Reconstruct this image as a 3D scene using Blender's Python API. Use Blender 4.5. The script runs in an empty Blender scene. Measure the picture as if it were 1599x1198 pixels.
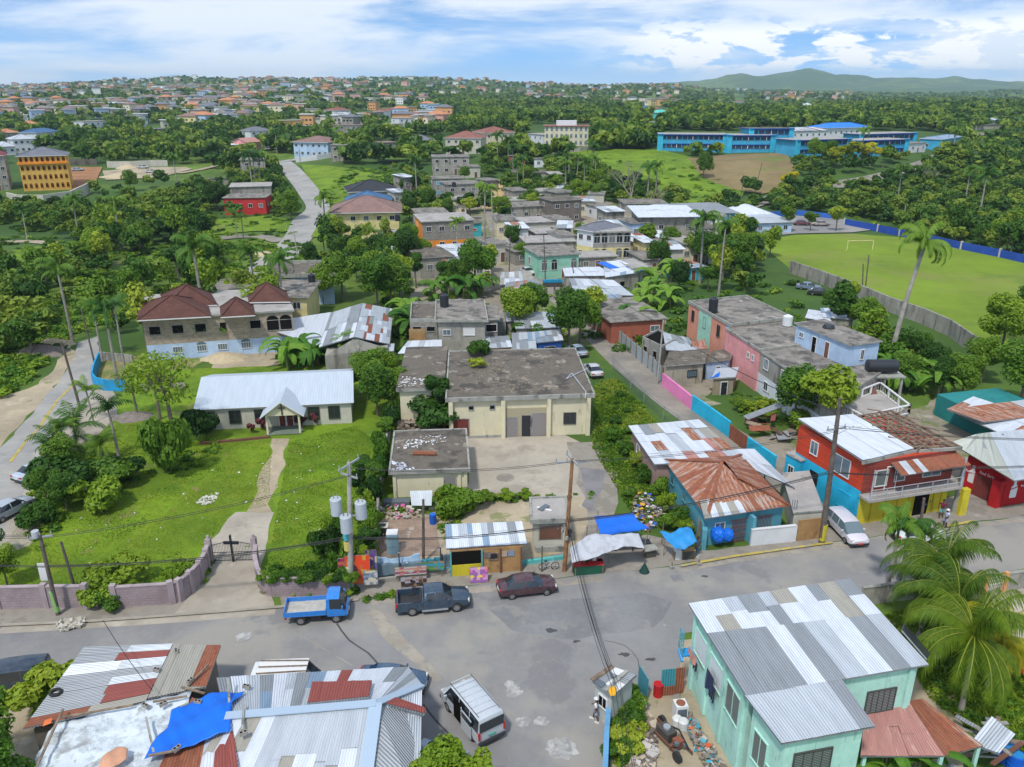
import bpy,bmesh,math,random
import numpy as np
from mathutils import Vector,Matrix
S=bpy.context.scene
COL=S.collection
PI=math.pi
# ------------------------------------------------------------------ camera
CAMH,PITCH,F=36.0,math.radians(20.3),1240.0
cd=bpy.data.cameras.new('camera'); cam=bpy.data.objects.new('camera',cd); COL.objects.link(cam)
cam.location=(0,0,CAMH); cam.rotation_euler=(PI/2-PITCH,0,0)
cd.sensor_width=36; cd.lens=36*F/1599; cd.clip_start=.5; cd.clip_end=30000
S.camera=cam
# ------------------------------------------------------------------ world + sun
SUN_EL,SUN_AZ=math.radians(58),math.radians(205)
w=bpy.data.worlds.new('World'); S.world=w; w.use_nodes=True
nt=w.node_tree; N=nt.nodes; L=nt.links
for n in list(N):N.remove(n)
def nd(nt,t,**k):
 n=nt.nodes.new(t)
 for a,b in k.items():
  if a[0] == '_':n.inputs[a[1:]].default_value=b
  else:setattr(n,a,b)
 return n
out=nd(nt,'ShaderNodeOutputWorld'); bg=nd(nt,'ShaderNodeBackground'); bg.inputs[1].default_value=.11
sky=nd(nt,'ShaderNodeTexSky',sky_type='NISHITA',sun_disc=False,sun_elevation=SUN_EL,sun_rotation=SUN_AZ,air_density=1.0,dust_density=.6,ozone_density=2.0,altitude=0)
tc=nd(nt,'ShaderNodeTexCoord')
lift=nd(nt,'ShaderNodeMapping'); L.new(tc.outputs['Generated'],lift.inputs[0]); lift.inputs['Scale'].default_value=(1,1,2.2); lift.inputs['Location'].default_value=(0,0,.16)
nv=nd(nt,'ShaderNodeVectorMath',operation='NORMALIZE'); L.new(lift.outputs[0],nv.inputs[0]); L.new(nv.outputs[0],sky.inputs[0])
def mth(op,a,b=None,c=None,T=None):
 n=(T or nt).nodes.new('ShaderNodeMath'); n.operation=op
 for i,v in enumerate((a,b,c)):
  if v is None:continue
  if isinstance(v,(int,float)):n.inputs[i].default_value=v
  else:(T or nt).links.new(v,n.inputs[i])
 return n.outputs[0]
def mapr(v,a,b,c,d,T=None,smooth=True):
 n=(T or nt).nodes.new('ShaderNodeMapRange'); n.interpolation_type='SMOOTHSTEP' if smooth else 'LINEAR'
 (T or nt).links.new(v,n.inputs[0])
 for i,x in enumerate((a,b,c,d)):n.inputs[i+1].default_value=x
 return n.outputs[0]
def cloud_noise(scale,detail,rough,sz,off):
 mp=nd(nt,'ShaderNodeMapping'); L.new(tc.outputs['Generated'],mp.inputs[0])
 mp.inputs['Scale'].default_value=sz; mp.inputs['Location'].default_value=off
 n=nd(nt,'ShaderNodeTexNoise'); n.inputs['Scale'].default_value=scale; n.inputs['Detail'].default_value=detail
 n.inputs['Roughness'].default_value=rough; n.inputs['Distortion'].default_value=.3
 L.new(mp.outputs[0],n.inputs['Vector']); return n.outputs[0]
sep=nd(nt,'ShaderNodeSeparateXYZ'); L.new(tc.outputs['Generated'],sep.inputs[0])
streak=mapr(cloud_noise(1.0,7,.58,(3.6,3.6,20),(4,0,3.3)),.35,.60,0,1)
fluff=mapr(cloud_noise(1.0,8,.6,(16,16,48),(2,5,1)),.44,.52,0,1)
az=sep.outputs[0]; el=sep.outputs[2]
band=mth('MULTIPLY',mapr(el,.012,.03,0,1),mapr(el,.055,.085,1,0))
fl=mth('MULTIPLY',mth('MULTIPLY',fluff,band),mapr(az,.06,.2,0,1))
lowhaze=mapr(el,-.02,.035,.6,.0)
cl=mth('MAXIMUM',mth('MULTIPLY',streak,.85),lowhaze)
mx=nd(nt,'ShaderNodeMix',data_type='RGBA'); L.new(cl,mx.inputs[0]); tn=nd(nt,'ShaderNodeMix',data_type='RGBA',blend_type='MULTIPLY'); tn.inputs[0].default_value=1; L.new(sky.outputs[0],tn.inputs[6]); tn.inputs[7].default_value=(1.2,1.6,1.8,1); L.new(tn.outputs[2],mx.inputs[6]); mx.inputs[7].default_value=(8.2,8.7,9.3,1)
mx2=nd(nt,'ShaderNodeMix',data_type='RGBA'); L.new(fl,mx2.inputs[0]); L.new(mx.outputs[2],mx2.inputs[6]); mx2.inputs[7].default_value=(9.6,9.8,10.0,1)
L.new(mx2.outputs[2],bg.inputs[0]); L.new(bg.outputs[0],out.inputs[0])
sl=bpy.data.lights.new('sun','SUN'); so=bpy.data.objects.new('sun',sl); COL.objects.link(so)
sl.energy=3.0; sl.angle=math.radians(5); sl.color=(1,.95,.87)
d=Vector((math.sin(SUN_AZ)*math.cos(SUN_EL),math.cos(SUN_AZ)*math.cos(SUN_EL),math.sin(SUN_EL)))
so.rotation_euler=d.to_track_quat('Z','Y').to_euler(); so.location=(0,0,200)
S.view_settings.view_transform='Standard'; S.view_settings.look='None'; S.view_settings.gamma=1
S.view_settings.exposure=0.17
S.render.engine='CYCLES'
# ------------------------------------------------------------------ picture <-> place
cp,sp=math.cos(PITCH),math.sin(PITCH)
def rayd(px,py):
 dx=(px-799.5)/F; dy=(599-py)/F
 return Vector((dx,cp+dy*sp,-sp+dy*cp))
def at(px,py,z=0.0):
 r=rayd(px,py); t=(z-CAMH)/r.z
 return Vector((r.x*t,r.y*t,z))
def colpx(x,y):return 799.5+F*x/(.938*y+12.5)
CX=[-400,0,200,400,600,800,1000,1200,1400,1600,2000]
ROWS={-200:[0]*11,165:[0]*11,230:[0,0,0,0,.5,.5,1,1,0,0,0],270:[1,1,1,1,2,2,3,4,0,0,0],310:[4,4,3,3,5,6,9,11,8,0,0],
 350:[6,6,5,5,8,10,13,13,12,3,2],450:[9,9,7,8,10,12,13,13,13,9,8],700:[12,11,11,12,12,15,16,16,17,18,18],
 1000:[17,19,20,18,17,17,15,15,16,15,15],1400:[23,26,31,33,31,20,16,12,13,11,11],2000:[30,36,44,49,48,36,34,22,14,14,14],
 3000:[28,34,56,68,72,58,54,22,16,20,20],3700:[20]*11,4600:[20,20,20,20,20,20,20,34,36,30,26]}
RY=sorted(ROWS)
RZ=np.array([ROWS[r] for r in RY],float)
MPX=[-400,900,960,1040,1080,1150,1190,1230,1260,1300,1400,1500,1600,2000]
MZ=[20,20,45,72,100,142,122,116,136,122,112,94,74,58]
def vnoise(x,y):
 return (np.sin(x*1.0+1.3*np.sin(y*.7+.5))*np.cos(y*1.1+1.7*np.sin(x*.6)) + .5*np.sin(x*2.3+y*1.9+1)*np.cos(y*2.7-x*1.4) + .25*np.sin(x*5.1+y*.7)*np.sin(y*4.6-x*1.3))/1.5
def ss(a,b,v):t=np.clip((v-a)/(b-a),0,1); return t*t*(3-2*t)
def Hn(x,y):
 x=np.asarray(x,float); y=np.asarray(y,float)
 px=colpx(x,np.maximum(y,20))
 px=np.clip(px,-399,1999); yy=np.clip(y,-199,4599)
 j=np.clip(np.searchsorted(RY,yy,side='right')-1,0,len(RY)-2)
 ry=np.array(RY,float); ty=(yy-ry[j])/(ry[j+1]-ry[j])
 i=np.clip(np.searchsorted(CX,px,side='right')-1,0,len(CX)-2)
 cx=np.array(CX,float); tx=(px-cx[i])/(cx[i+1]-cx[i]); tx=tx*tx*(3-2*tx)
 a=RZ[j,i]*(1-tx)+RZ[j,i+1]*tx; b=RZ[j+1,i]*(1-tx)+RZ[j+1,i+1]*tx
 z=a*(1-ty)+b*ty
 mz=np.interp(px,MPX,MZ)
 m=np.where(y < 6000,ss(4600,6000,y),1-.6*ss(6000,9000,y))
 zm=mz*m*(1+.10*vnoise(x*.004,y*.003)) + z*(1-m)
 z=np.where(y > 4600,zm,z)
 z=z + ss(200,420,y)*.9*vnoise(x*.035,y*.03) + ss(450,900,y)*4.2*vnoise(x*.009,y*.008) + ss(1300,2400,y)*13*vnoise(x*.0042+1,y*.0045) + ss(4300,5400,y)*(46*np.abs(vnoise(x*.0022+2,y*.0016))+26*np.abs(vnoise(x*.006,y*.004+1))-22)
 return z
def H(x,y):return float(Hn(x,y))
def gp(px,py,dz=0.0):
 """where the line of sight through a photo pixel meets the terrain"""
 r=rayd(px,py); t0=20.0; t=t0
 if r.z >= -.004:t1=6500
 while t < 9000:
  p=r*t
  if CAMH+p.z < H(p.x,p.y):break
  t0=t; t *= 1.02
 for _ in range(18):
  tm=(t0+t)/2; p=r*tm
  if CAMH+p.z < H(p.x,p.y):t=tm
  else:t0=tm
 p=r*t
 return Vector((p.x,p.y,H(p.x,p.y)+dz))
def proj(x,y,z):
 dz=z-CAMH; Z=y*cp-dz*sp; U=y*sp+dz*cp
 return 799.5+F*x/Z,599-F*U/Z,Z
def inpoly(px,py,poly):
 c=False; n=len(poly); j=n-1
 for i in range(n):
  xi,yi=poly[i]; xj,yj=poly[j]
  if (yi > py) != (yj > py) and px < (xj-xi)*(py-yi)/(yj-yi)+xi:c=not c
  j=i
 return c
# ------------------------------------------------------------------ materials
def newmat(name,rough=.8,metal=0.0,spec=.3):
 m=bpy.data.materials.new(name); m.use_nodes=True
 b=m.node_tree.nodes['Principled BSDF']; b.inputs['Roughness'].default_value=rough; b.inputs['Metallic'].default_value=metal
 b.inputs['Specular IOR Level'].default_value=spec
 return m,m.node_tree,b
def rgb(c):return (c[0],c[1],c[2],1)
def nz(T,vec,scale,detail=5,rough=.6,dist=0):
 n=nd(T,'ShaderNodeTexNoise'); n.inputs['Scale'].default_value=scale; n.inputs['Detail'].default_value=detail
 n.inputs['Roughness'].default_value=rough; n.inputs['Distortion'].default_value=dist
 if vec is not None:T.links.new(vec,n.inputs['Vector'])
 return n.outputs[0]
def mixc(T,fac,a,b,mode='MIX'):
 n=nd(T,'ShaderNodeMix',data_type='RGBA',blend_type=mode)
 if isinstance(fac,(int,float)):n.inputs[0].default_value=fac
 else:T.links.new(fac,n.inputs[0])
 for i,v in ((6,a),(7,b)):
  if isinstance(v,tuple):n.inputs[i].default_value=rgb(v)
  else:T.links.new(v,n.inputs[i])
 return n.outputs[2]
def pm(name,col,var=.18,scale=.6,rough=.85,metal=0,stains=(),bump=.3,bscale=12,world=False,stretch=None,spec=.3,mode=None):
 """painted or natural surface: colour broken up by two sizes of noise plus stains (colour, scale, threshold, softness, amount)"""
 m,T,b=newmat(name,rough,metal,spec)
 if world:vec=nd(T,'ShaderNodeNewGeometry').outputs['Position']
 else:vec=nd(T,'ShaderNodeTexCoord').outputs['Object']
 base=mixc(T,mapr(nz(T,vec,scale),.3,.7,0,1,T),tuple(x*(1-var) for x in col),tuple(min(1,x*(1+var)) for x in col))
 base=mixc(T,mapr(nz(T,vec,scale*9),.35,.65,0,1,T),mixc(T,1.0,base,(1-var*.5,)*3,'MULTIPLY'),base)
 for k,(c,sc,th,sf,am) in enumerate(stains):
  v=vec
  if stretch:
   mp=nd(T,'ShaderNodeMapping'); mp.inputs['Scale'].default_value=stretch; T.links.new(vec,mp.inputs[0]); v=mp.outputs[0]
  ad=nd(T,'ShaderNodeVectorMath',operation='ADD'); T.links.new(v,ad.inputs[0]); ad.inputs[1].default_value=(k*7.3,k*3.1,k*5.7)
  f=mth('MULTIPLY',mapr(nz(T,ad.outputs[0],sc,7,.65),th,th+sf,0,1,T),am,T=T)
  base=mixc(T,f,base,c)
 T.links.new(base,b.inputs['Base Color'])
 if bump:
  bp=nd(T,'ShaderNodeBump'); bp.inputs['Strength'].default_value=bump; bp.inputs['Distance'].default_value=.05
  T.links.new(nz(T,vec,bscale,4),bp.inputs['Height']); T.links.new(bp.outputs[0],b.inputs['Normal'])
 return m
def corr(name,col,rust=0.0,rough=.5,metal=.35,pitch=.16,var=.1,rustc=(.23,.075,.03),bump=.75):
 """corrugated sheet: ridges run along v of the uv (metres)"""
 m,T,b=newmat(name,rough,metal,.4)
 uv=nd(T,'ShaderNodeTexCoord').outputs['UV']; pos=nd(T,'ShaderNodeTexCoord').outputs['Object']
 sx=nd(T,'ShaderNodeSeparateXYZ'); T.links.new(uv,sx.inputs[0])
 wv=mth('SINE',mth('MULTIPLY',sx.outputs[0],2*PI/pitch,T=T),T=T)
 mp=nd(T,'ShaderNodeMapping'); mp.inputs['Scale'].default_value=(1.6,.25,1); T.links.new(uv,mp.inputs[0])
 base=mixc(T,mapr(nz(T,mp.outputs[0],1.2,6),.3,.7,0,1,T),tuple(x*(1-var) for x in col),tuple(min(1,x*(1+var)) for x in col))
 if rust:
  r=mapr(nz(T,mp.outputs[0],1.7,9,.7),.75-rust*.6,.85-rust*.5,0,1,T)
  base=mixc(T,r,base,mixc(T,mapr(nz(T,pos,3,5),.35,.65,0,1,T),rustc,tuple(x*1.7 for x in rustc)))
 T.links.new(base,b.inputs['Base Color'])
 bp=nd(T,'ShaderNodeBump'); bp.inputs['Strength'].default_value=bump; bp.inputs['Distance'].default_value=.03
 T.links.new(wv,bp.inputs['Height']); T.links.new(bp.outputs[0],b.inputs['Normal'])
 return m
def block(name,col,mortar,bw=.42,bh=.21,var=.2,rough=.9,msize=.015,stain=None):
 m,T,b=newmat(name,rough)
 uv=nd(T,'ShaderNodeTexCoord').outputs['UV']; pos=nd(T,'ShaderNodeTexCoord').outputs['Object']
 br=nd(T,'ShaderNodeTexBrick'); T.links.new(uv,br.inputs[0]); br.inputs['Scale'].default_value=1
 br.inputs['Brick Width'].default_value=bw; br.inputs['Row Height'].default_value=bh; br.inputs['Mortar Size'].default_value=msize
 br.inputs['Color1'].default_value=rgb(tuple(x*(1-var) for x in col)); br.inputs['Color2'].default_value=rgb(tuple(x*(1+var) for x in col)); br.inputs['Mortar'].default_value=rgb(mortar)
 c=mixc(T,mapr(nz(T,pos,.5,7,.65),.45,.7,0,.55,T),br.outputs[0],stain or tuple(x*.55 for x in col))
 T.links.new(c,b.inputs['Base Color'])
 return m
def flat(name,col,rough=.5,metal=0,spec=.5,emit=0,coat=0):
 m,T,b=newmat(name,rough,metal,spec); b.inputs['Base Color'].default_value=rgb(col)
 if coat:b.inputs['Coat Weight'].default_value=coat; b.inputs['Coat Roughness'].default_value=.06
 return m
def paint(name,col,metal=.3):
 m,T,b=newmat(name,.32,metal,.5); b.inputs['Coat Weight'].default_value=.7; b.inputs['Coat Roughness'].default_value=.08
 pos=nd(T,'ShaderNodeTexCoord').outputs['Object']
 T.links.new(mixc(T,mapr(nz(T,pos,2.2,6,.7),.4,.75,0,.28,T),tuple(col),tuple(.5*x+.5*y for x,y in zip(col,(.3,.27,.22)))),b.inputs['Base Color'])
 T.links.new(mapr(nz(T,pos,3,5),.3,.7,.25,.5,T),b.inputs['Roughness'])
 return m
def leaf(name,dark,mid,light,trans=.25,clump=.5):
 """foliage: each crown, clump and leaf has its own green"""
 m,T,b=newmat(name,.6,0,.25)
 oi=nd(T,'ShaderNodeObjectInfo'); g=nd(T,'ShaderNodeNewGeometry'); at_=nd(T,'ShaderNodeAttribute'); at_.attribute_name='tint'
 r=mth('FRACT',mth('ADD',oi.outputs['Random'],at_.outputs['Fac'],T=T),T=T)
 f=mth('ADD',mth('MULTIPLY',r,.56,T=T),mth('ADD',mth('MULTIPLY',nz(T,g.outputs['Position'],clump,3),.34,T=T),mth('MULTIPLY',nz(T,g.outputs['Position'],4.5,2),.38,T=T),T=T),T=T)
 cr=nd(T,'ShaderNodeValToRGB'); T.links.new(f,cr.inputs[0]); e=cr.color_ramp.elements
 e[0].position=.30; e[0].color=rgb(dark); e[1].position=.88; e[1].color=rgb(light); x=e.new(.58); x.color=rgb(mid)
 T.links.new(cr.outputs[0],b.inputs['Base Color'])
 tr=nd(T,'ShaderNodeBsdfTranslucent'); T.links.new(mixc(T,1.0,cr.outputs[0],(1.2,1.3,.5),'MULTIPLY'),tr.inputs[0])
 ms=nd(T,'ShaderNodeMixShader'); ms.inputs[0].default_value=trans
 T.links.new(b.outputs[0],ms.inputs[1]); T.links.new(tr.outputs[0],ms.inputs[2]); T.links.new(ms.outputs[0],T.nodes['Material Output'].inputs[0])
 return m
# ------------------------------------------------------------------ mesh helpers
def tagp(o,label=None,cat=None,group=None,kind=None):
 if label:o['label']=label
 if cat:o['category']=cat
 if group:o['group']=group
 if kind:o['kind']=kind
 return o
def thing(name,label,cat,loc=(0,0,0),rz=0,group=None):
 o=bpy.data.objects.new(name,None); COL.objects.link(o); o.location=loc; o.rotation_euler=(0,0,rz); o.empty_display_size=.3
 o.matrix_basis=Matrix.Translation(Vector(loc)) @ Matrix.Rotation(rz,4,'Z')
 return tagp(o,label,cat,group)
class MB:
 def __init__(s):s.v=[]; s.f=[]; s.m=[]; s.uv=[]; s.mats=[]
 def mi(s,m):
  if m not in s.mats:s.mats.append(m)
  return s.mats.index(m)
 def face(s,pts,m,uv=None):
  pts=[Vector(p) for p in pts]; k=len(s.v); s.v += [tuple(p) for p in pts]; s.f.append(tuple(range(k,k+len(pts)))); s.m.append(s.mi(m))
  if uv is None:
   u=pts[1]-pts[0]
   if u.length < 1e-6:u=pts[2]-pts[1]
   u.normalize(); n=Vector((0,0,0))
   for i in range(1,len(pts)-1):
    n += (pts[i]-pts[0]).cross(pts[i+1]-pts[0])
   if n.length > 1e-9:n.normalize()
   v=n.cross(u); uv=[((p-pts[0]).dot(u)+pts[0].x*.37,(p-pts[0]).dot(v)+pts[0].z) for p in pts]
  s.uv.append(uv)
  return s
 def mesh(s,verts,faces,m,smooth=False):
  for f in faces:s.face([verts[i] for i in f],m)
  return s
 def prism(s,poly,z0,z1,m,top=None,bottom=True):
  p=[Vector((q[0],q[1],0)) for q in poly]
  area=sum(p[i].x*p[(i+1) % len(p)].y-p[(i+1) % len(p)].x*p[i].y for i in range(len(p)))
  if area < 0:p.reverse()
  n=len(p)
  for i in range(n):
   a,b=p[i],p[(i+1) % n]
   s.face([(a.x,a.y,z0),(b.x,b.y,z0),(b.x,b.y,z1),(a.x,a.y,z1)],m)
  s.face([(q.x,q.y,z1) for q in p],top or m)
  if bottom:s.face([(q.x,q.y,z0) for q in reversed(p)],m)
  return s
 def box(s,c,d,m,rz=0,M=None):
  x,y,z=d[0]/2,d[1]/2,d[2]/2
  R=M if M is not None else Matrix.Rotation(rz,3,'Z'); c=Vector(c)
  P=[c+R @ Vector((i*x,j*y,k*z)) for i,j,k in ((-1,-1,-1),(1,-1,-1),(1,1,-1),(-1,1,-1),(-1,-1,1),(1,-1,1),(1,1,1),(-1,1,1))]
  for f in ((0,1,5,4),(1,2,6,5),(2,3,7,6),(3,0,4,7),(4,5,6,7),(3,2,1,0)):s.face([P[i] for i in f],m)
  return s
 def beam(s,a,b,w_,h_,m,up=(0,0,1)):
  a=Vector(a); b=Vector(b); d=b-a
  if d.length < 1e-6:return s
  x=d.normalized(); y=Vector(up).cross(x)
  if y.length < 1e-3:y=Vector((1,0,0)).cross(x)
  y.normalize(); z=x.cross(y)
  M=Matrix((x,y,z)).transposed()
  return s.box((a+b)/2,(d.length,w_,h_),m,M=M)
 def tube(s,pts,rad,m,n=6,cap=True):
  pts=[Vector(p) for p in pts]
  if isinstance(rad,(int,float)):rad=[rad]*len(pts)
  rings=[]
  for i,p in enumerate(pts):
   t=(pts[min(i+1,len(pts)-1)]-pts[max(i-1,0)]).normalized()
   a=t.cross(Vector((0,0,1)))
   if a.length < .05:a=t.cross(Vector((1,0,0)))
   a.normalize(); b=t.cross(a)
   rings.append([p+(a*math.cos(2*PI*k/n)+b*math.sin(2*PI*k/n))*rad[i] for k in range(n)])
  for i in range(len(pts)-1):
   for k in range(n):
    s.face([rings[i][(k+1) % n],rings[i][k],rings[i+1][k],rings[i+1][(k+1) % n]],m)
  if cap:s.face(rings[0],m); s.face(list(reversed(rings[-1])),m)
  return s
 def cyl(s,c,r,h,m,n=16,r2=None,top=None):
  c=Vector(c); r2=r if r2 is None else r2
  A=[c+Vector((r*math.cos(2*PI*k/n),r*math.sin(2*PI*k/n),0)) for k in range(n)]
  B=[c+Vector((r2*math.cos(2*PI*k/n),r2*math.sin(2*PI*k/n),h)) for k in range(n)]
  for k in range(n):s.face([A[k],A[(k+1) % n],B[(k+1) % n],B[k]],m)
  s.face(list(reversed(A)),m); s.face(B,top or m)
  return s
 def split(s,name,parent,k=6):
  out_=[]
  for i in range(0,len(s.f),k):
   b=MB()
   for j in range(i,min(i+k,len(s.f))):b.face([s.v[q] for q in s.f[j]],s.mats[s.m[j]],s.uv[j])
   out_.append(b.build(name,parent))
  return out_
 def build(s,name,parent=None,smooth=False,local=False,world=False):
  """parts: vertices given in world space are moved into the parent's space unless local"""
  me=bpy.data.meshes.new(name)
  v=s.v; o=bpy.data.objects.new(name,me); COL.objects.link(o)
  if parent is not None:
   o.parent=parent
   if not local:
    iv=parent.matrix_basis.inverted() if parent.parent is None else (parent.parent.matrix_basis @ parent.matrix_basis).inverted()
    v=[tuple(iv @ Vector(p)) for p in v]
  elif not local and not world and v:
   a=np.array(v); c=(float((a[:,0].min()+a[:,0].max())/2),float((a[:,1].min()+a[:,1].max())/2),float(a[:,2].min()))
   o.location=c; o.matrix_basis=Matrix.Translation(Vector(c)); v=[tuple(p) for p in (a-np.array(c))]
  me.from_pydata(v,[],s.f)
  for m in s.mats:me.materials.append(m)
  me.polygons.foreach_set('material_index',s.m)
  ul=me.uv_layers.new(name='UVMap'); ul.data.foreach_set('uv',[x for f in s.uv for p in f for x in p])
  if smooth:
   bm=bmesh.new(); bm.from_mesh(me); bmesh.ops.remove_doubles(bm,verts=bm.verts,dist=1e-4); bm.to_mesh(me); bm.free()
   me.polygons.foreach_set('use_smooth',[True]*len(me.polygons))
   if smooth != 'all':me.set_sharp_from_angle(angle=math.radians(40))
  me.update()
  return o
def struct(name,mb):o=mb.build(name,world=True); o['kind']='structure'; return o
def npmesh(name,v,f,mats,mi=None,tint=None,smooth=False):
 """fast mesh from numpy; f is (n,k)"""
 me=bpy.data.meshes.new(name); n,k=f.shape
 me.vertices.add(len(v)); me.vertices.foreach_set('co',np.ascontiguousarray(v,dtype=np.float32).ravel())
 me.loops.add(n*k); me.loops.foreach_set('vertex_index',np.ascontiguousarray(f,dtype=np.int32).ravel())
 me.polygons.add(n); me.polygons.foreach_set('loop_start',np.arange(0,n*k,k,dtype=np.int32))
 for m in mats:me.materials.append(m)
 if mi is not None:me.polygons.foreach_set('material_index',mi.astype(np.int32))
 if tint is not None:
  a=me.attributes.new('tint','FLOAT','POINT'); a.data.foreach_set('value',tint.astype(np.float32))
 if smooth:me.polygons.foreach_set('use_smooth',np.ones(n,bool))
 me.update(calc_edges=True)
 return me
def copy_thing(src,loc,rz=0,sc=1.0,label=None,group=None,szz=None):
 r=src.copy(); COL.objects.link(r); r.location=loc; r.rotation_euler=(0,0,rz); r.scale=(sc,sc,szz or sc)
 if label:r['label']=label
 if group:r['group']=group
 for ch in src.children:
  c=ch.copy(); COL.objects.link(c); c.parent=r
  for g in ch.children:
   e=g.copy(); COL.objects.link(e); e.parent=c
 return r
# ------------------------------------------------------------------ terrain and ground
M_GROUND=pm('rough_grass',(.115,.18,.022),.35,.05,.95,stains=(((.05,.11,.012),.03,.48,.12,.8),((.22,.19,.09),.02,.62,.06,.7),((.13,.20,.012),.09,.55,.1,.7),((.028,.075,.014),.0028,.40,.1,.75)),bump=.8,bscale=1.2,world=True)
M_LAWN=pm('lawn_grass',(.135,.22,.010),.22,.16,.95,stains=(((.08,.155,.008),.12,.48,.13,.8),((.20,.25,.02),.35,.52,.12,.55),((.06,.13,.006),1.6,.54,.1,.5),((.22,.19,.08),.16,.62,.05,.6),((.22,.18,.07),.4,.63,.06,.7)),bump=.9,bscale=7,world=True)
M_FIELD=pm('playing_field_grass',(.15,.225,.014),.16,.05,.95,stains=(((.19,.19,.05),.03,.5,.14,.6),((.09,.15,.02),.06,.55,.1,.6)),bump=.3,bscale=4,world=True)
M_SLOPE=pm('dry_slope',(.20,.15,.07),.2,.06,.95,stains=(((.12,.16,.03),.05,.55,.1,.7),),bump=.3,bscale=3,world=True)
M_ASPH=pm('asphalt',(.215,.212,.21),.12,.12,.82,stains=(((.29,.27,.235),.08,.47,.13,.75),((.15,.15,.155),.16,.55,.07,.6),((.11,.11,.11),.9,.70,.03,.7),((.36,.35,.32),.5,.68,.03,.6),((.25,.235,.21),2.5,.56,.1,.5)),bump=.3,bscale=26,world=True)
M_PATCH=pm('road_patch',(.30,.27,.22),.15,.4,.9,stains=(((.21,.2,.19),.6,.5,.1,.8),),world=True); M_CRACK=pm('tar_seam',(.07,.07,.07),.2,1,.8,world=True); M_OLDA=pm('old_asphalt',(.19,.19,.192),.15,.3,.85,stains=(((.24,.23,.21),.5,.52,.1,.7),),world=True)
M_LANE=pm('lane_asphalt',(.25,.225,.19),.15,.2,.9,stains=(((.17,.16,.14),.15,.5,.12,.8),((.33,.29,.23),.3,.62,.06,.7)),bump=.3,bscale=15,world=True)
M_CONC=pm('pale_concrete',(.36,.32,.26),.14,.2,.88,stains=(((.24,.21,.17),.14,.5,.12,.75),((.45,.40,.33),.5,.6,.08,.6),((.16,.15,.13),.9,.68,.04,.6)),bump=.25,bscale=14,world=True)
M_SIDE=pm('pavement_concrete',(.26,.235,.2),.15,.3,.9,stains=(((.17,.15,.12),.3,.5,.1,.7),((.34,.31,.26),.7,.6,.06,.6)),bump=.3,bscale=14,world=True)
M_DIRT=pm('pale_dirt',(.36,.30,.21),.2,.15,.95,stains=(((.14,.17,.05),.25,.58,.06,.7),((.48,.43,.34),.4,.6,.08,.6)),bump=.6,bscale=5,world=True)
M_WET=pm('damp_patch',(.19,.18,.18),.2,.4,.55,bump=.1,world=True)
M_YEL=pm('yellow_kerb_paint',(.42,.33,.07),.2,1,.8,stains=(((.3,.27,.2),1.2,.5,.08,.9),),world=True)
M_KERB=pm('kerb_concrete',(.30,.27,.22),.15,1,.9,world=True)
M_PLASTER=pm('plaster_patch',(.31,.305,.29),.15,1.5,.85,stains=(((.42,.41,.4),1.2,.5,.1,.9),((.2,.2,.2),2.5,.5,.1,.7)),world=True)
def terrain():
 ys=[-60.0,20.0]; 
 while ys[-1] < 8800:
  y=ys[-1]; ys.append(y+max(6.0,(y-60)*.022))
 ys=np.array(ys); u=np.linspace(-1.25,1.25,301)
 Y,U=np.meshgrid(ys,u,indexing='ij'); X=U*(np.maximum(Y,20)*.88+70)
 Z=Hn(X,Y)
 v=np.stack([X,Y,Z],-1).reshape(-1,3); R,C=Y.shape
 i=np.arange(R-1)[:,None]*C+np.arange(C-1)[None,:]
 f=np.stack([i,i+1,i+C+1,i+C],-1).reshape(-1,4)
 me=npmesh('ground',v,f,[M_GROUND],smooth=True)
 o=bpy.data.objects.new('ground',me); COL.objects.link(o); o['kind']='structure'
terrain()
def sheet(name,pxpoly,m,dz,name_is_struct=True,step=5.0,jit=.16):
 """a surface patch laid on the terrain inside an outline read off the photograph"""
 P=[gp(*q) for q in pxpoly]; far=max(p.y for p in P); rr=random.Random(len(name)*31+int(pxpoly[0][0]))
 if jit and (far < 170 or jit > .2):
  Q=[]
  for a,b in zip(P,P[1:]+P[:1]):
   n=max(1,min(60,int((b-a).length/(1.1 if jit < .2 else 1.6)))); d=(b-a).normalized(); o=0
   for i in range(n):o=.6*o+rr.uniform(-jit,jit) if i else 0; Q.append(a.lerp(b,i/n)+Vector((-d.y,d.x,0))*o)
  P=Q
 bm=bmesh.new(); vs=[bm.verts.new((p.x,p.y,0)) for p in P]
 f=bm.faces.new(vs)
 if f.normal.z < 0:bmesh.ops.reverse_faces(bm,faces=[f])
 bmesh.ops.triangulate(bm,faces=bm.faces[:])
 if far > 150:
  xs=[p.x for p in P]; ys=[p.y for p in P]
  s=step
  x=min(xs)
  while x < max(xs):
   g=bm.verts[:]+bm.edges[:]+bm.faces[:]; bmesh.ops.bisect_plane(bm,geom=g,plane_co=(x,0,0),plane_no=(1,0,0)); x += s
  y=min(ys)
  while y < max(ys):
   g=bm.verts[:]+bm.edges[:]+bm.faces[:]; bmesh.ops.bisect_plane(bm,geom=g,plane_co=(0,y,0),plane_no=(0,1,0)); y += s
 for v in bm.verts:v.co.z=H(v.co.x,v.co.y)+dz+(.25 if v.co.y > 170 else 0)*min(1,(v.co.y-170)/60)
 bm.normal_update()
 me=bpy.data.meshes.new(name); bm.to_mesh(me); bm.free(); me.materials.append(m)
 o=bpy.data.objects.new(name,me); COL.objects.link(o); o['kind']='structure'; return o
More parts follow.
